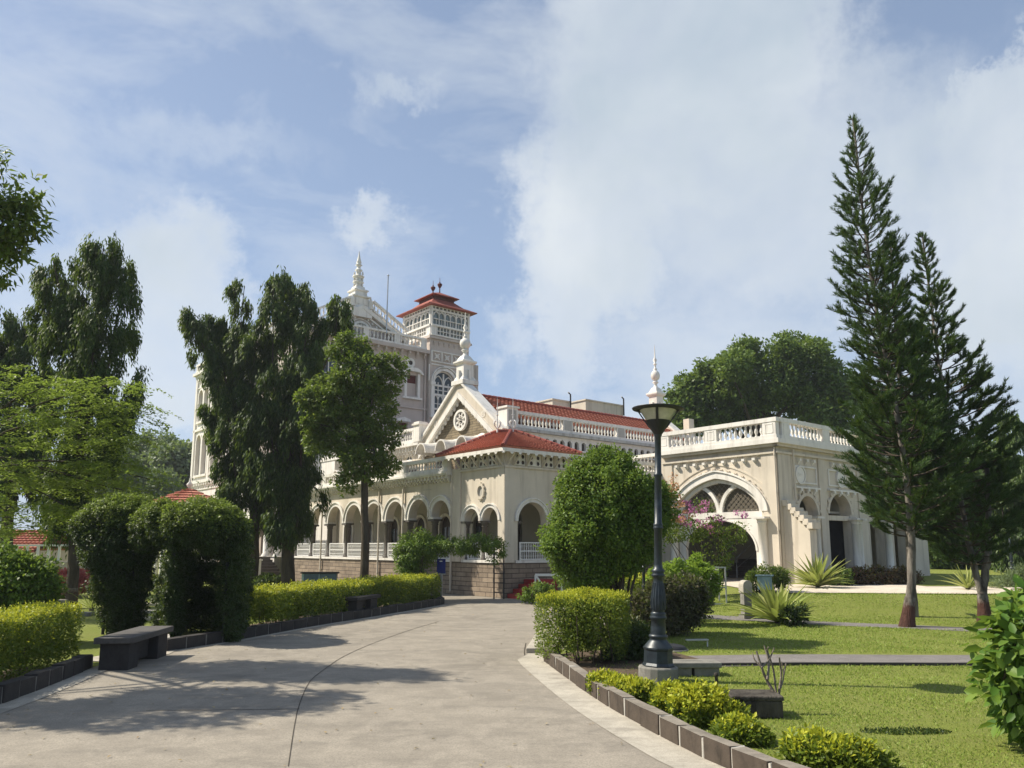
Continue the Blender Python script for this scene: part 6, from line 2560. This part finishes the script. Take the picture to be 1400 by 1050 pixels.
# golden ground plants along the right kerb
gold = [((826, 934, 9.3, 18, 10), (852, 943, 9.0, 24, 14), (876, 950, 8.8, 20, 14), 'lowest golden mound nearest the lamp post base'),
        ((925, 962, 8.15, 30, 24), (958, 968, 7.9, 36, 30), (994, 978, 7.8, 22, 18), 'widest golden mound along the kerb, before the sawn block'),
        ((1012, 1004, 7.2, 26, 15), (1030, 1012, 7.1, 16, 13), (998, 998, 7.3, 14, 10), 'small golden mound between the two larger ones by the kerb'),
        ((1112, 1032, 6.5, 34, 22), (1155, 1040, 6.4, 42, 24), (1190, 1052, 6.35, 26, 16), 'golden mound at the bottom edge of the lawn')]
for i, q in enumerate(gold):
    bl = px_blobs(q[:3])
    bs = (bl[1][0], bl[1][1], 0)
    rng = np.random.default_rng(240 + i)
    t = empty('ground_plant', bs, 0, q[3], 'plant', 'golden ground plants along the kerb')
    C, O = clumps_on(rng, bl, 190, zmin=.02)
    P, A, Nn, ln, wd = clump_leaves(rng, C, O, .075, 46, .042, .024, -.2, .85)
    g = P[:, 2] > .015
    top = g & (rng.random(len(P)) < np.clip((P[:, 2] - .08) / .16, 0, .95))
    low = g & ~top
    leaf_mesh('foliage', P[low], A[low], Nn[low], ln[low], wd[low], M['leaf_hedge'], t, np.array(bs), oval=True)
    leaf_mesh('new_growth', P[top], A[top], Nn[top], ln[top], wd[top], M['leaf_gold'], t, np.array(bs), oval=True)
    b = MB()
    for k in range(16):
        c = C[rng.integers(0, len(C))]
        b.tube([((c[0] - bs[0]) * .5, (c[1] - bs[1]) * .5, 0), (c[0] - bs[0], c[1] - bs[1], c[2])], [.006, .003], 4)
    b.build('stems', M['bark'], t)

# creeper-covered arch by the bench
rng = np.random.default_rng(251)
Ya, Yc = 15.6, 14.3
BA = (*base_at(215, 15.0)[:2], 0)
t = empty('creeper_arch', BA, 0, 'dark creeper grown over a garden arch, thick left pillar and hollow right one', 'climber')


def creeper(name, items, k, cr, per, mat, seed, core=.4, L=.043, W=.031, topmat=None, zt=1.95):
    rng = np.random.default_rng(seed)
    bl = px_blobs(items)
    C, O = clumps_on(rng, bl, k, .8, 1.0, zmin=.05)
    C2, O2 = clumps_on(rng, bl, int(k * core), .2, .7, zmin=.05)
    C, O = np.concatenate([C, C2]), np.concatenate([O, O2])
    P, A, Nn, ln, wd = clump_leaves(rng, C, O, cr, per, L, W, .5, .9, .25)
    g = P[:, 2] > .03
    up = g & (P[:, 2] > zt + rng.normal(size=len(P)) * .12) & (Nn[:, 2] > .2)
    lo = g & ~up
    leaf_mesh(name, P[lo], A[lo], Nn[lo], ln[lo], wd[lo], M[mat], t, np.array(BA))
    if topmat:
        leaf_mesh('sunlit_growth', P[up], A[up], Nn[up], ln[up], wd[up], M[topmat], t, np.array(BA))  # upward leaves near the top take the colour painted for sunlight


creeper('pillar_foliage', [(163, 712, Ya, 50, 34, .5), (162, 745, Ya, 54, 40, .5), (166, 790, Ya, 40, 40, .42), (168, 830, Ya, 28, 36, .34), (174, 862, Ya, 17, 22, .28), (118, 725, Ya, 17, 22, .3), (184, 700, Ya, 32, 22, .4), (208, 722, Ya - .5, 26, 30, .4), (222, 708, Ya - .9, 22, 22, .4)],
        800, .125, 105, 'leaf_dark', 252, .5, topmat='leaf_creeptop', zt=2.1)
creeper('hollow_foliage', [(235, 800, Yc, 6, 86, .2), (237, 850, Yc, 6, 44, .2), (323, 800, Yc + .2, 6, 95, .3), (321, 850, Yc + .2, 6, 46, .3), (277, 714, Yc + .3, 48, 32, .8), (232, 724, Yc + .5, 20, 22, .5), (304, 726, Yc + .3, 26, 32, .7),
                           (279, 800, Yc + 1.8, 46, 90, .2), (278, 862, Yc + 1.8, 46, 40, .2), (241, 800, Yc + .9, 6, 90, .8), (322, 800, Yc + .9, 6, 95, .8)],
        1150, .12, 105, 'leaf_dark', 253, .5, topmat='leaf_creeptop', zt=2.05)
b = MB()
for px_, Y in ((150, Ya), (185, Ya), (238, Yc), (312, Yc + .2), (238, Yc + 1.3), (315, Yc + 1.3)):
    p = base_at(px_, Y)
    b.tube([(p[0] - BA[0], p[1] - BA[1], 0), (p[0] - BA[0], p[1] - BA[1], 2.1)], .03, 6)
b.build('frame_poles', M['blackiron'], t)

# bougainvillea on its stand before the carriage porch
bl_items = [(955, 722, 22, 38, 14), (922, 715, 21.6, 18, 24), (982, 748, 22, 20, 40), (1002, 730, 22.3, 18, 16), (972, 775, 22, 18, 22), (935, 728, 21.8, 24, 12), (920, 675, 21.6, 12, 16), (965, 690, 22, 16, 8)]
tb = bush('bougainvillea', bl_items, 'flowering bougainvillea with pink and apricot bracts trained over a stand before the big arch', 261, 100, .15, 30, .085, .045, 'leaf_broad', 'plant', .25, base=(*base_at(970, 22)[:2], 0), zmin=.3, limbs=14, r0=.05)
rng = np.random.default_rng(262)
for nm, m_, its, k in (('pink_flowers', 'flower_pink', [(950, 692, 21.6, 26, 7), (975, 718, 21.8, 22, 12), (1012, 705, 22, 18, 5), (930, 712, 21.4, 18, 6)], 26), ('apricot_flowers', 'flower_orange', [(918, 690, 21.2, 16, 18), (930, 705, 21.3, 14, 10), (915, 660, 21.3, 10, 12)], 22)):
    C, O = clumps_on(rng, px_blobs(its), k)
    P, A, Nn, ln, wd = clump_leaves(rng, C, O, .10, 22, .07, .055, .1, .8)
    leaf_mesh(nm, P, A, Nn, ln, wd, M[m_], tb, np.array(tb.location))

# flower beds and a hedge in the left distance
bush('flower_bed', [(82, 795, 27, 18, 14), (105, 795, 27, 20, 15), (128, 797, 27, 18, 14), (60, 797, 27.4, 18, 14), (150, 798, 27, 20, 13)], 'bed of pink-red leaved plants before the white garden wall', 271, 150, .18, 45, .10, .07, 'flower_red', 'flower bed', .3, zmin=.15)


# strap-leaved clumps
def strap_plant(base, n, L, label, seed, tilt=.9, group='variegated strap-leaved clumps', w=.055, mat='strap'):
    rng = np.random.default_rng(seed)
    t = empty('strap_plant', base, 0, label, 'plant', group)
    V, F = [], []
    g = MB()
    for i in range(n):
        a = i * 2.399 + rng.normal() * .2
        e = 1.45 - 1.25 * (i / n) ** .8 + rng.normal() * .08
        ln = L * rng.uniform(.75, 1.1) * (.75 + .3 * (i / n))
        d = np.array([math.cos(a) * math.cos(e), math.sin(a) * math.cos(e), math.sin(e)])
        sd = np.array([-math.sin(a), math.cos(a), 0])
        p = np.array([math.cos(a) * .03, math.sin(a) * .03, .04])
        m = 9
        rows = []
        for j in range(m + 1):
            u = j / m
            ww = w * (1.0 if u > .12 else .7) * (1 - u ** 3.2) * (0.75 + .5 * math.sin(math.pi * min(1, u * 1.25)))
            up = unit(np.cross(sd, d)[None])[0]
            if up[2] < 0:
                up = -up
            rows.append([p + sd * ww / 2 + up * ww * .28, p, p - sd * ww / 2 + up * ww * .28])
            p = p + d * ln / m
            d = unit((d + np.array([0, 0, -.02 - .055 * u * (.4 + i / n)]))[None])[0]
        vs = [q for r in rows for q in r]
        fs_ = []
        for j in range(m):
            for k in (0, 1):
                fs_.append((j * 3 + k, j * 3 + k + 1, j * 3 + k + 4, j * 3 + k + 3))
        g.add(vs, fs_, True)
    g.build('leaves', M[mat], t)
    b = MB()
    b.lathe([(.07, -.02), (.06, .10), (.03, .16)], (0, 0, 0), 8)
    b.build('stem', M['bark'], t)
    return t


q = gp(1063, 853)
strap_plant((q.x, q.y, H(q.x, q.y)), 60, 1.25, 'yellow-green strap-leaved clump on the lawn beside the stone bollard', 301, w=.12)
q = gp(1118, 804, .42)
strap_plant((q.x, q.y, .42), 56, 1.35, 'large yellow-green strap-leaved clump on the pale paving before the porch', 302, w=.13)
q = (*base_at(1318, 23.5)[:2], .42)
strap_plant(q, 34, 1.0, 'small pale strap-leaved clump behind the forked pine', 303)
q = gp(1085, 852)
bush('bush', [(1088, 840, 17.2, 15, 12), (1078, 846, 17.2, 10, 8)], 'tiny dark bush at the foot of the lawn strap plant', 304, 30, .09, 40, .08, .035, 'leaf_dark', core=.3)
q = gp(125, 835)
strap_plant((q.x, q.y, 0), 26, .8, 'thin grassy strap-leaved clump left of the creeper arch', 305, w=.03)
bush('bush', [(1385, 800, 24, 26, 14), (1400, 795, 24, 20, 20)], 'pale grassy bush on the terrace at the right edge', 306, 60, .16, 50, .12, .02, 'leaf_haze', core=.3)

# bare frangipani-like shrub on the lawn
q = gp(1062, 975)
t = empty('bare_shrub', (q.x, q.y, 0), 0, 'leafless forked shrub with bare grey branches on the lawn', 'plant')
b = MB()
S = lambda px_, py_: Vector(dp(px_, py_, q.y)) - q
for pts, r in (([(1062, 975), (1060, 950), (1048, 928), (1040, 912), (1034, 890)], .020), ([(1048, 928), (1052, 905), (1046, 883)], .016), ([(1040, 912), (1052, 902), (1060, 886)], .012), ([(1062, 960), (1066, 940), (1070, 922), (1064, 898)], .016),
               ([(1070, 922), (1075, 905), (1074, 912)], .010), ([(1060, 950), (1058, 915), (1050, 890), (1049, 884)], .012), ([(1066, 940), (1072, 925), (1070, 905)], .010), ([(1040, 912), (1031, 902), (1030, 893)], .010)):
    limb(b, [S(*p) + Vector((0, (i % 3 - 1) * .03, 0)) for i, p in enumerate(pts)], r, r * .5, 6)
b.build('branches', M['twig'], t)


# grass blades on the near lawn
def grass():
    rng = np.random.default_rng(401)
    n = 270000
    Y = 5.4 + (21.6 - 5.4) * rng.random(n) ** 1.4
    X = rng.random(n) * 13.5 + 1.2
    keep = (X < Y * .72 + .6) & (rng.random(n) < .72 + .45 * np.sin(X * 2.1 + np.sin(Y * 1.3) * 2) * np.sin(Y * 1.7 + X))
    # off the kerb, beds and paths
    kx = np.interp(Y, [5.4, 6.2, 6.95, 8.45, 9.85, 11.6, 12.7, 14, 17, 20], [2.25, 2.0, 1.75, 1.36, 1.1, .82, 1.0, 2.6, 3.4, 4.2])
    keep &= X > kx
    y1 = np.interp(X, [1.5, 4.9, 8.5, 13], [12.2, 12.25, 12.25, 12.25])
    keep &= np.abs(Y - 12.25) > .57
    p2 = np.interp(X, [3.9, 6.9, 8.4, 10, 13], [19.6, 17.7, 17.05, 16.6, 16.0])
    keep &= np.abs(Y - p2) > .42
    hole = ((X - 3.65) / .6) ** 2 + ((Y - 7.5) / .22) ** 2
    keep &= (hole > 1) | (rng.random(n) < .25)
    X, Y = X[keep], Y[keep]
    n = len(X)
    ty = np.clip((Y - 18.9) / 2.4, 0, 1)
    tx = np.clip((X - 3.6) / 3, 0, 1)
    Z = 0.42 * ty * ty * (3 - 2 * ty) * tx * tx * (3 - 2 * tx)
    P = np.stack([X, Y, Z], 1)
    A = unit(rng.normal(size=(n, 3)) * np.array([.7, .7, .15]) + np.array([0, 0, .8]))
    ln = rng.uniform(.012, .028, n) * (1 + .05 * Y)
    o = leaf_mesh('grass', P, A, unit(rng.normal(size=(n, 3)) + np.array([0, 0, .2])), ln, ln * .22 + .0025, m_leaf('grass_blade', [(.15, .22, .03), (.20, .28, .045), (.26, .32, .065), (.31, .31, .09)], .35, .5), None)
    tag(o, kind='stuff')
    # darker weedy patch
    m = 900
    a = rng.random(m) * 6.28
    r = np.sqrt(rng.random(m))
    P = np.stack([3.65 + .42 * r * np.cos(a), 7.55 + .13 * r * np.sin(a), np.zeros(m)], 1)
    A = unit(rng.normal(size=(m, 3)) + np.array([0, 0, .7]))
    ln = rng.uniform(.018, .04, m)
    o = leaf_mesh('weed_patch', P, A, unit(rng.normal(size=(m, 3))), ln, ln * .45, M['leaf_dark'], None)
    tag(o, kind='stuff')


grass()
# ------------------------------------------------------------------ street and garden furniture
M['lampgreen'] = m_plain('dark_green_blue_lamp_paint', (.022, .032, .040), .42, .5, .15, var=.5, scale=14, bump=.2)
M['lampglass'] = m_plain('frosted_lamp_glass', (.50, .47, .36), .35, .4, var=.3)
M['concrete2'] = m_concrete('weathered_concrete', (.24, .23, .20), 3, (.05, .05, .045), .7)
M['benchstone'] = m_concrete('black_bench_stone', (.045, .042, .042), 4, (.015, .015, .016), .5)
M['benchtop'] = m_concrete('worn_bench_top', (.10, .094, .088), 4, (.06, .055, .05), .6)
M['blueboard'] = m_plain('blue_board_paint', (.012, .022, .16), .5, .3)
M['cabinet'] = m_plain('blue_grey_cabinet_paint', (.085, .13, .18), .5, .4)
M['palebin'] = m_plain('pale_blue_bin_paint', (.30, .42, .44), .5, .4, var=.3)
M['sawn'] = m_bark('weathered_block', (.035, .03, .026), (.10, .09, .075), 7)


def lamp_post(base, label, hgt=3.6, full=True, lean=0.0):
    t = empty('lamp_post', base, 0, label, 'street lamp', 'green lamp posts')
    k = hgt / 3.6
    b = MB()
    b.lathe([(.255, 0), (.255, .17), (.24, .185)], (0, 0, 0), 18, smooth=False)
    b.build('concrete_footing', M['concrete2'], t, .008)
    b = MB()
    b.lathe([(.205, .18), (.205, .20), (.185, .23), (.18, .38), (.195, .40), (.195, .42)], (0, 0, 0), 8, False, rot=.2)
    b.lathe([(.185, .42), (.165, .45), (.12, .50), (.105, .53), (.125, .545), (.125, .565), (.105, .58)], (0, 0, 0), 18)
    b.lathe([(.10, .58), (.098, .66), (.088, .76), (.108, .775), (.112, .80), (.092, .82), (.105, .835), (.085, .86)], (0, 0, 0), 18)
    o = b.build('base_casting', M['lampgreen'], t)
    b = MB()
    # fluted urn section
    n = 16
    prof = [(.078, .86), (.092, .93), (.094, 1.02), (.078, 1.14), (.062, 1.24), (.06, 1.30), (.085, 1.315), (.09, 1.335), (.068, 1.35), (.085, 1.37), (.085, 1.395), (.062, 1.41), (.055, 1.46)]
    b.lathe(prof, (0, 0, 0), 18)
    for i in range(n):
        a = 2 * math.pi * i / n
        b.tube([((r + .002) * math.cos(a), (r + .002) * math.sin(a), z) for r, z in ((.086, .89), (.092, .95), (.092, 1.02), (.077, 1.13), (.063, 1.23))], .0075, 5)
    b.build('fluted_shaft', M['lampgreen'], t)
    b = MB()
    b.lathe([(.054, 1.46), (.052, 1.92), (.064, 1.93), (.066, 1.95), (.056, 1.96), (.064, 1.975), (.064, 1.99), (.05, 2.0), (.046, 2.62), (.055, 2.63), (.057, 2.65), (.045, 2.66), (.040, 3.16), (.052, 3.17), (.052, 3.2), (.04, 3.21)], (0, 0, 0), 14)
    b.build('pole', M['lampgreen'], t)
    # bowl lantern
    b = MB()
    b.lathe([(.042, 3.17), (.075, 3.22), (.125, 3.30), (.158, 3.37), (.16, 3.375)], (0, 0, 0), 24)
    for i in range(4):
        a = math.pi / 4 + i * math.pi / 2 + .25
        b.bar((.112 * math.cos(a), .112 * math.sin(a), 3.28), (.285 * math.cos(a), .285 * math.sin(a), 3.535), .035, .016)
    b.build('lantern_cage', M['blackiron'], t)
    b = MB()
    b.lathe([(.15, 3.37), (.245, 3.515), (.245, 3.52)], (0, 0, 0), 24)
    g = b.build('lamp_glass', M['lampglass'], t)
    b = MB()
    b.lathe([(.245, 3.515), (.345, 3.53), (.35, 3.545), (.26, 3.562), (.14, 3.59), (.03, 3.60)], (0, 0, 0), 28)
    b.build('lamp_cap', M['blackiron'], t)
    t.scale = (k, k, k)
    t.rotation_euler = (0, lean, .3)
    return t


q = gp(900, 931)
lp = lamp_post((q.x, q.y, 0), 'tall dark blue-green lamp post with a bowl lantern on the near lawn', 3.6, lean=R(1.8))


def copy_lamp(base, label, k):
    c = copy_tree(lp)
    c.location = base
    c.scale = (k, k, k)
    c.rotation_euler = (0, 0, 1.0)
    c['label'] = label
    return c


p = base_at(879, 17.2)
copy_lamp(p, 'small lamp post glimpsed behind the round topiary tree', .62)
p = base_at(1381, 36)
copy_lamp((p[0], p[1], .42), 'slim distant lamp post before the dark trees at the right edge', .72)

# stone benches on the left kerb
a, c = gp(176, 917), gp(230, 896)


def bench(a, c, label, h=.45, w=.44, topm='benchtop'):
    d = (c - a)
    ln = d.length
    t = empty('stone_bench', (a.x, a.y, 0), math.atan2(d.y, d.x), label, 'bench', 'black stone benches along the kerb')
    b = MB()
    b.box(-.06, ln + .06, -.04, w + .04, h - .085, h)
    b.build('seat', M[topm], t, .012)
    for x0, x1 in ((.02, .36), (ln - .42, ln - .02)):
        b = MB()
        b.box(x0, x1, .02, w - .02, 0, h - .087)
        b.build('leg', M['benchstone'], t, .01)
    b = MB()
    b.box(.36, ln - .42, .16, w - .1, .05, h - .087)
    b.build('stretcher', M['benchstone'], t, .01)
    return t


bench(a, c, 'black stone bench with a worn grey top nearest the viewer, beside the creeper arch')
a, c = gp(488, 846), gp(517, 840)
bench(a, c, 'small dark stone bench half sunk into the long golden hedge', .50, .42, 'benchstone')

# slab bench and sawn block on the lawn
q = gp(948, 925)
t = empty('stone_slab', (q.x, q.y, 0), R(2), 'flat grey stone slab bench on the lawn right of the lamp post', 'slab')
b = MB()
b.box(-.36, .38, -.03, .32, .11, .18)
b.build('top', M['concrete2'], t, .012)
b = MB()
b.box(-.33, -.02, .0, .29, 0, .11)
b.build('support', M['concrete2'], t)
b = MB()
b.box(.02, .35, .0, .29, 0, .11)
b.build('support', M['concrete2'], t)
q = gp(980, 944)
t = empty('short_post', (q.x, q.y, 0), 0, 'short rusty pipe stub standing on the lawn beside the slab', 'post')
b = MB()
b.lathe([(.020, 0), (.020, .16), (.026, .165), (.026, .20), (.012, .205)], (0, 0, 0), 10)
b.build('pipe', M['sawn'], t)
q = gp(1033, 979)
t = empty('sawn_block', (q.x, q.y, 0), R(-4), 'weathered square block with a lighter top beside the bare shrub', 'block')
b = MB()
b.box(-.22, .25, -.12, .26, 0, .17)
b.build('block', M['sawn'], t, .015)
b = MB()
b.box(-.26, .26, -.13, .28, .17, .215)
b.build('top', M['sawn'], t, .012)
# garden spotlights
for px_, py_, lb in ((955, 884, 'small flat garden spotlight on a stake in the lawn shade'),):
    q = gp(px_, py_)
    t = empty('garden_light', (q.x, q.y, 0), .1, lb, 'garden light')
    b = MB()
    b.box(-.22, .17, -.05, .05, .10, .125)
    b.build('panel', M['galv'], t, .004)
    b = MB()
    b.tube([(.16, 0, 0), (.16, 0, .10)], .012, 6)
    b.build('stake', M['whiteiron'], t)
q = gp(919, 889)
t = empty('drain_cover', (q.x, q.y, 0), 0, 'round black dome cover on the grass just behind the lamp post', 'cover')
b = MB()
b.lathe([(.24, 0), (.24, .04), (.18, .08), (.08, .10), (.01, .105)], (0, 0, 0), 20)
b.build('dome', M['blackiron'], t)
b = MB()
b.lathe([(.27, 0), (.27, .02), (.24, .025)], (0, 0, 0), 20)
b.build('rim', M['concrete2'], t)

# round-topped bollard and litter bin
q = gp(1021, 846)
t = empty('stone_bollard', (q.x, q.y, H(q.x, q.y)), R(12), 'round-topped pale stone bollard at the end of the lawn path', 'bollard')
b = MB()
b.box(-.10, .10, -.10, .10, 0, .62)
b.box(-.14, .14, -.14, .14, 0, .10)
b.build('post', M['concrete2'], t, .015)
b = MB()
n = 12
pts = [(-.12, .60)] + [(.12 * -math.cos(math.pi * i / n), .78 + .12 * math.sin(math.pi * i / n)) for i in range(n + 1)] + [(.12, .60)]
b.prism([(p[0], -.12, p[1]) for p in pts], (0, .24, 0))
b.build('head', M['gutter'], t, .012)
q = Vector(dp(1046, 805, 22.0))
t = empty('litter_bin', (q.x, q.y, H(q.x, q.y)), R(-20), 'pale blue litter bin with a flat lid before the round bush', 'bin')
zb = max(.05, dp(1046, 806, 22.0).z - H(q.x, q.y))
b = MB()
b.box(-.19, .19, -.17, .17, zb, zb + .36)
b.build('body', M['palebin'], t, .012)
b = MB()
b.box(-.24, .24, -.21, .21, zb + .362, zb + .40)
b.build('lid', M['palebin'], t, .01)
b = MB()
for s in (-1, 1):
    b.box(s * .15 - .02, s * .15 + .02, -.02, .02, 0, zb)
b.build('stand', M['blackiron'], t)

# flower stand with an urn before the carriage porch
q = gp(975, 826)
t = empty('flower_stand', (q.x, q.y, H(q.x, q.y)), .2, 'iron frame stand with a white urn beneath the bougainvillea', 'stand')
b = MB()
for x in (-.35, .28):
    for y in (-.2, .2):
        b.box(x - .015, x + .015, y - .015, y + .015, 0, .95)
for z in (.0, .42, .93):
    b.box(-.37, .30, -.22, -.19, z, z + .035)
    b.box(-.37, .30, .19, .22, z, z + .035)
b.build('frame', M['galv'], t)
b = MB()
b.lathe([(.10, .46), (.10, .49), (.05, .53), (.045, .60), (.09, .68), (.11, .82), (.10, .86), (.13, .88), (.13, .90)], (.02, 0, 0), 14)
b.build('urn', M['white'], t)

# notice board, utility cabinet and ladder by the arcade
wb = to_world(-.25, 3.75)
q = dp(603, 785, 24.5)
t = empty('notice_board', (q.x, q.y, 0), TH - R(70), 'small dark blue board on a post before the arcade plinth', 'board')
z1, z0 = dp(603, 764, 24.5).z, dp(603, 784, 24.5).z
b = MB()
b.box(-.16, .16, -.012, .012, z0, z1)
b.build('panel', M['blueboard'], t, .004)
b = MB()
b.box(-.15, .15, .013, .03, z0 - .03, z0 + .03)
b.box(-.03, .03, .013, .05, 0, z1 - .1)
b.build('post', M['galv'], t)
b = MB()
b.box(-.05, .05, -.0135, -.0122, z1 - .09, z1 - .06)
b.build('plate', M['whiteiron'], t)
q = dp(437, 800, 29.2)
t = empty('utility_cabinet', (q.x, q.y, 0), R(6), 'blue-grey steel cabinet with a dark lid behind the golden hedge', 'cabinet')
zt = dp(437, 782, 29.2).z
b = MB()
b.box(-.62, .62, -.22, .22, .05, zt - .05)
b.build('body', M['cabinet'], t, .01)
b = MB()
b.box(-.68, .68, -.27, .27, zt - .05, zt)
b.build('lid', M['benchstone'], t, .01)
b = MB()
b.box(-.625, -.55, -.23, -.22, .06, zt - .06)
b.box(-.01, .01, -.228, -.22, .06, zt - .06)
b.build('door_edge', M['palebin'], t)
q = gp(682, 819)
t = empty('ladder', (q.x, q.y, 0), R(8), 'black iron ladder frame standing before the porch plinth', 'ladder')
zt = dp(682, 742, q.y).z
b = MB()
for s in (-.16, .16):
    b.box(s - .022, s + .022, -.02, .02, 0, zt)
b.build('rails', M['blackiron'], t)
b = MB()
z = .22
while z < zt:
    b.box(-.16, .16, -.014, .014, z - .014, z + .014)
    z += .30
b.build('rungs', M['blackiron'], t)
# white sloping handrail by the red steps
t = empty('handrail', (*base_at(733, 24.2)[:2], 0), 0, 'white sloping handrail panel right of the red steps', 'handrail')
bx = Vector(t.location)
b = MB()
A_, B_, C_ = dp(732, 786, 24.2) - bx, dp(768, 786, 24.4) - bx, dp(746, 806, 24.2) - bx
b.bar(A_, B_, .07, .07)
b.bar(A_, C_, .06, .06)
b.bar(C_, C_ + Vector((.6, 0, -.42)), .06, .06)
b.build('rail', M['whiteiron'], t)
b = MB()
b.bar((A_.x, A_.y, 0), A_, .05)
b.bar((B_.x, B_.y, 0), B_, .05)
b.build('posts', M['whiteiron'], t)

# left distance: garden wall, tiled cottage, kiosk with red roof, stepping slabs
t = empty('garden_wall', (*base_at(120, 33)[:2], 0), 0, 'low white garden wall with railings behind the pink flower bed', 'wall')
b = MB()
b.box(-3.2, 2.2, 0, .25, 0, 1.0)
b.box(-3.3, 2.3, -.05, .30, 1.0, 1.08)
b.build('wall', M['pearl'], t)
b = MB()
for i in range(12):
    b.box(-3.1 + i * .45, -3.0 + i * .45, .1, .16, 1.08, 1.75)
b.box(-3.2, 2.2, .08, .18, 1.7, 1.78)
b.build('railing', M['whiteiron'], t)
q = base_at(8, 34)
t = empty('cottage', (q[0], q[1], 0), R(4), 'low tiled cottage at the left edge behind the feathery tree', 'cottage')
b = MB()
b.box(-5, 1.1, 0, 4, 0, dp(8, 753, 34).z)
w_ = b.build('wall', M['cream'], t)
b = MB()
ze, zr = dp(8, 754, 34).z, dp(8, 733, 34).z
tiled_slope(b, (-5.3, -.4, ze), (1.4, -.4, ze), (-5.3, 2, zr + .3), (1.2, 2, zr + .3))
tiled_slope(b, (1.4, 4.4, ze), (-5.3, 4.4, ze), (1.2, 2, zr + .3), (-5.3, 2, zr + .3), .3, .5)
b.build('roof', M['tile'], t)
b = MB()
b.box(-3, -2.2, -.02, .0, 0, 1.3)
b.build('door', M['door'], t)
q = base_at(254, 46)
t = empty('garden_kiosk', (q[0], q[1], 0), R(30), 'kiosk with a pointed red roof and white finial behind the creeper arch', 'kiosk')
zr, ze = dp(252, 668, 46).z, dp(215, 688, 46).z
b = MB()
n = 8
rr = 2.3
for i in range(n):
    a, a2 = 2 * math.pi * i / n, 2 * math.pi * (i + 1) / n
    tiled_slope(b, (rr * math.cos(a), rr * math.sin(a), ze - .1), (rr * math.cos(a2), rr * math.sin(a2), ze - .1), (.05 * math.cos(a), .05 * math.sin(a), zr), (.05 * math.cos(a2), .05 * math.sin(a2), zr), .25, .35)
b.build('roof', M['tile'], t)
b = MB()
b.lathe([(.10, 0), (.06, .1), (.16, .2), (.18, .32), (.06, .45), (.04, .6), (.01, .8)], (0, 0, zr - .05), 9)
b.build('finial', M['white'], t)
for i in range(n):
    a = 2 * math.pi * i / n
    b = MB()
    b.lathe([(.12, 0), (.12, ze)], (1.95 * math.cos(a), 1.95 * math.sin(a), 0), 8)
    b.build('column', M['white'], t)
for i, (px_, py_, lb) in enumerate(((214, 848, 'nearest pale stepping slab seen through the creeper arch'), (216, 838, 'middle pale stepping slab seen through the creeper arch'), (218, 828, 'farthest pale stepping slab seen through the creeper arch'))):
    q = gp(px_, py_)
    b = MB()
    b.box(-.6, .6, -.16, .16, 0, .07)
    o = b.build('stepping_slab', M['gutter'], None, .01)
    o.location = (q.x, q.y, 0)
    tag(o, lb, 'slab', 'stepping slabs through the arch')
q = gp(84, 842)
b = MB()
b.box(-.55, .75, -.15, .15, 0, .09)
o = b.build('stone_slab', M['concrete2'], None, .012)
o.location = (q.x, q.y, 0)
tag(o, 'low dark stone slab in front of the red-based trunk', 'slab')
q = gp(83, 833)
b = MB()
b.box(-.10, .16, -.1, .1, 0, .26)
o = b.build('stone_block', M['concrete2'], None, .012)
o.location = (q.x, q.y, 0)
tag(o, 'upright small stone block beside the red-based trunk', 'block')
# fallen leaves on the road
rng = np.random.default_rng(9)
n = 420
Y = 5.2 + 17 * rng.random(n) ** 1.3
X = -5.2 + rng.random(n) ** 1.6 * 6.4
k = (X < np.interp(Y, [5, 6.2, 8.5, 10, 12, 14, 22], [1.6, 1.3, .75, .5, .2, .9, 3])) & (X > np.interp(Y, [5, 9, 11.5, 13, 15, 19, 23], [-5.2, -5.4, -5.6, -5.3, -4.8, -3.3, -2.0]))
X, Y = X[k], Y[k]
P = np.stack([X, Y, np.full(len(X), .012)], 1)
ang = rng.random(len(X)) * 6.28
ln = rng.uniform(.02, .055, len(X))
o = leaf_mesh('fallen_leaves', P, np.stack([np.cos(ang), np.sin(ang), rng.random(len(X)) * .25], 1), np.tile(np.array([0, 0, 1.]), (len(X), 1)) + rng.normal(size=(len(X), 3)) * .25, ln, ln * .5,
              m_leaf('dry_leaf', [(.16, .10, .05), (.26, .19, .09), (.36, .30, .18), (.10, .07, .04)], .1, .7), None)
tag(o, kind='stuff')
# ------------------------------------------------------------------ the air: faint morning haze over the whole place
def build_haze():
    t = NT('haze')
    p = t.node('ShaderNodeVolumePrincipled')
    p.inputs['Color'].default_value = (.82, .88, .95, 1)
    p.inputs['Density'].default_value = HAZE
    p.inputs['Anisotropy'].default_value = .2
    t.link(p.outputs[0], t.out.inputs['Volume'])
    b = MB()
    b.box(-60, 75, -40, 105, -1.2, 32)
    tag(b.build('haze', t.mat), kind='stuff')


HAZE = 0.0005
build_haze()
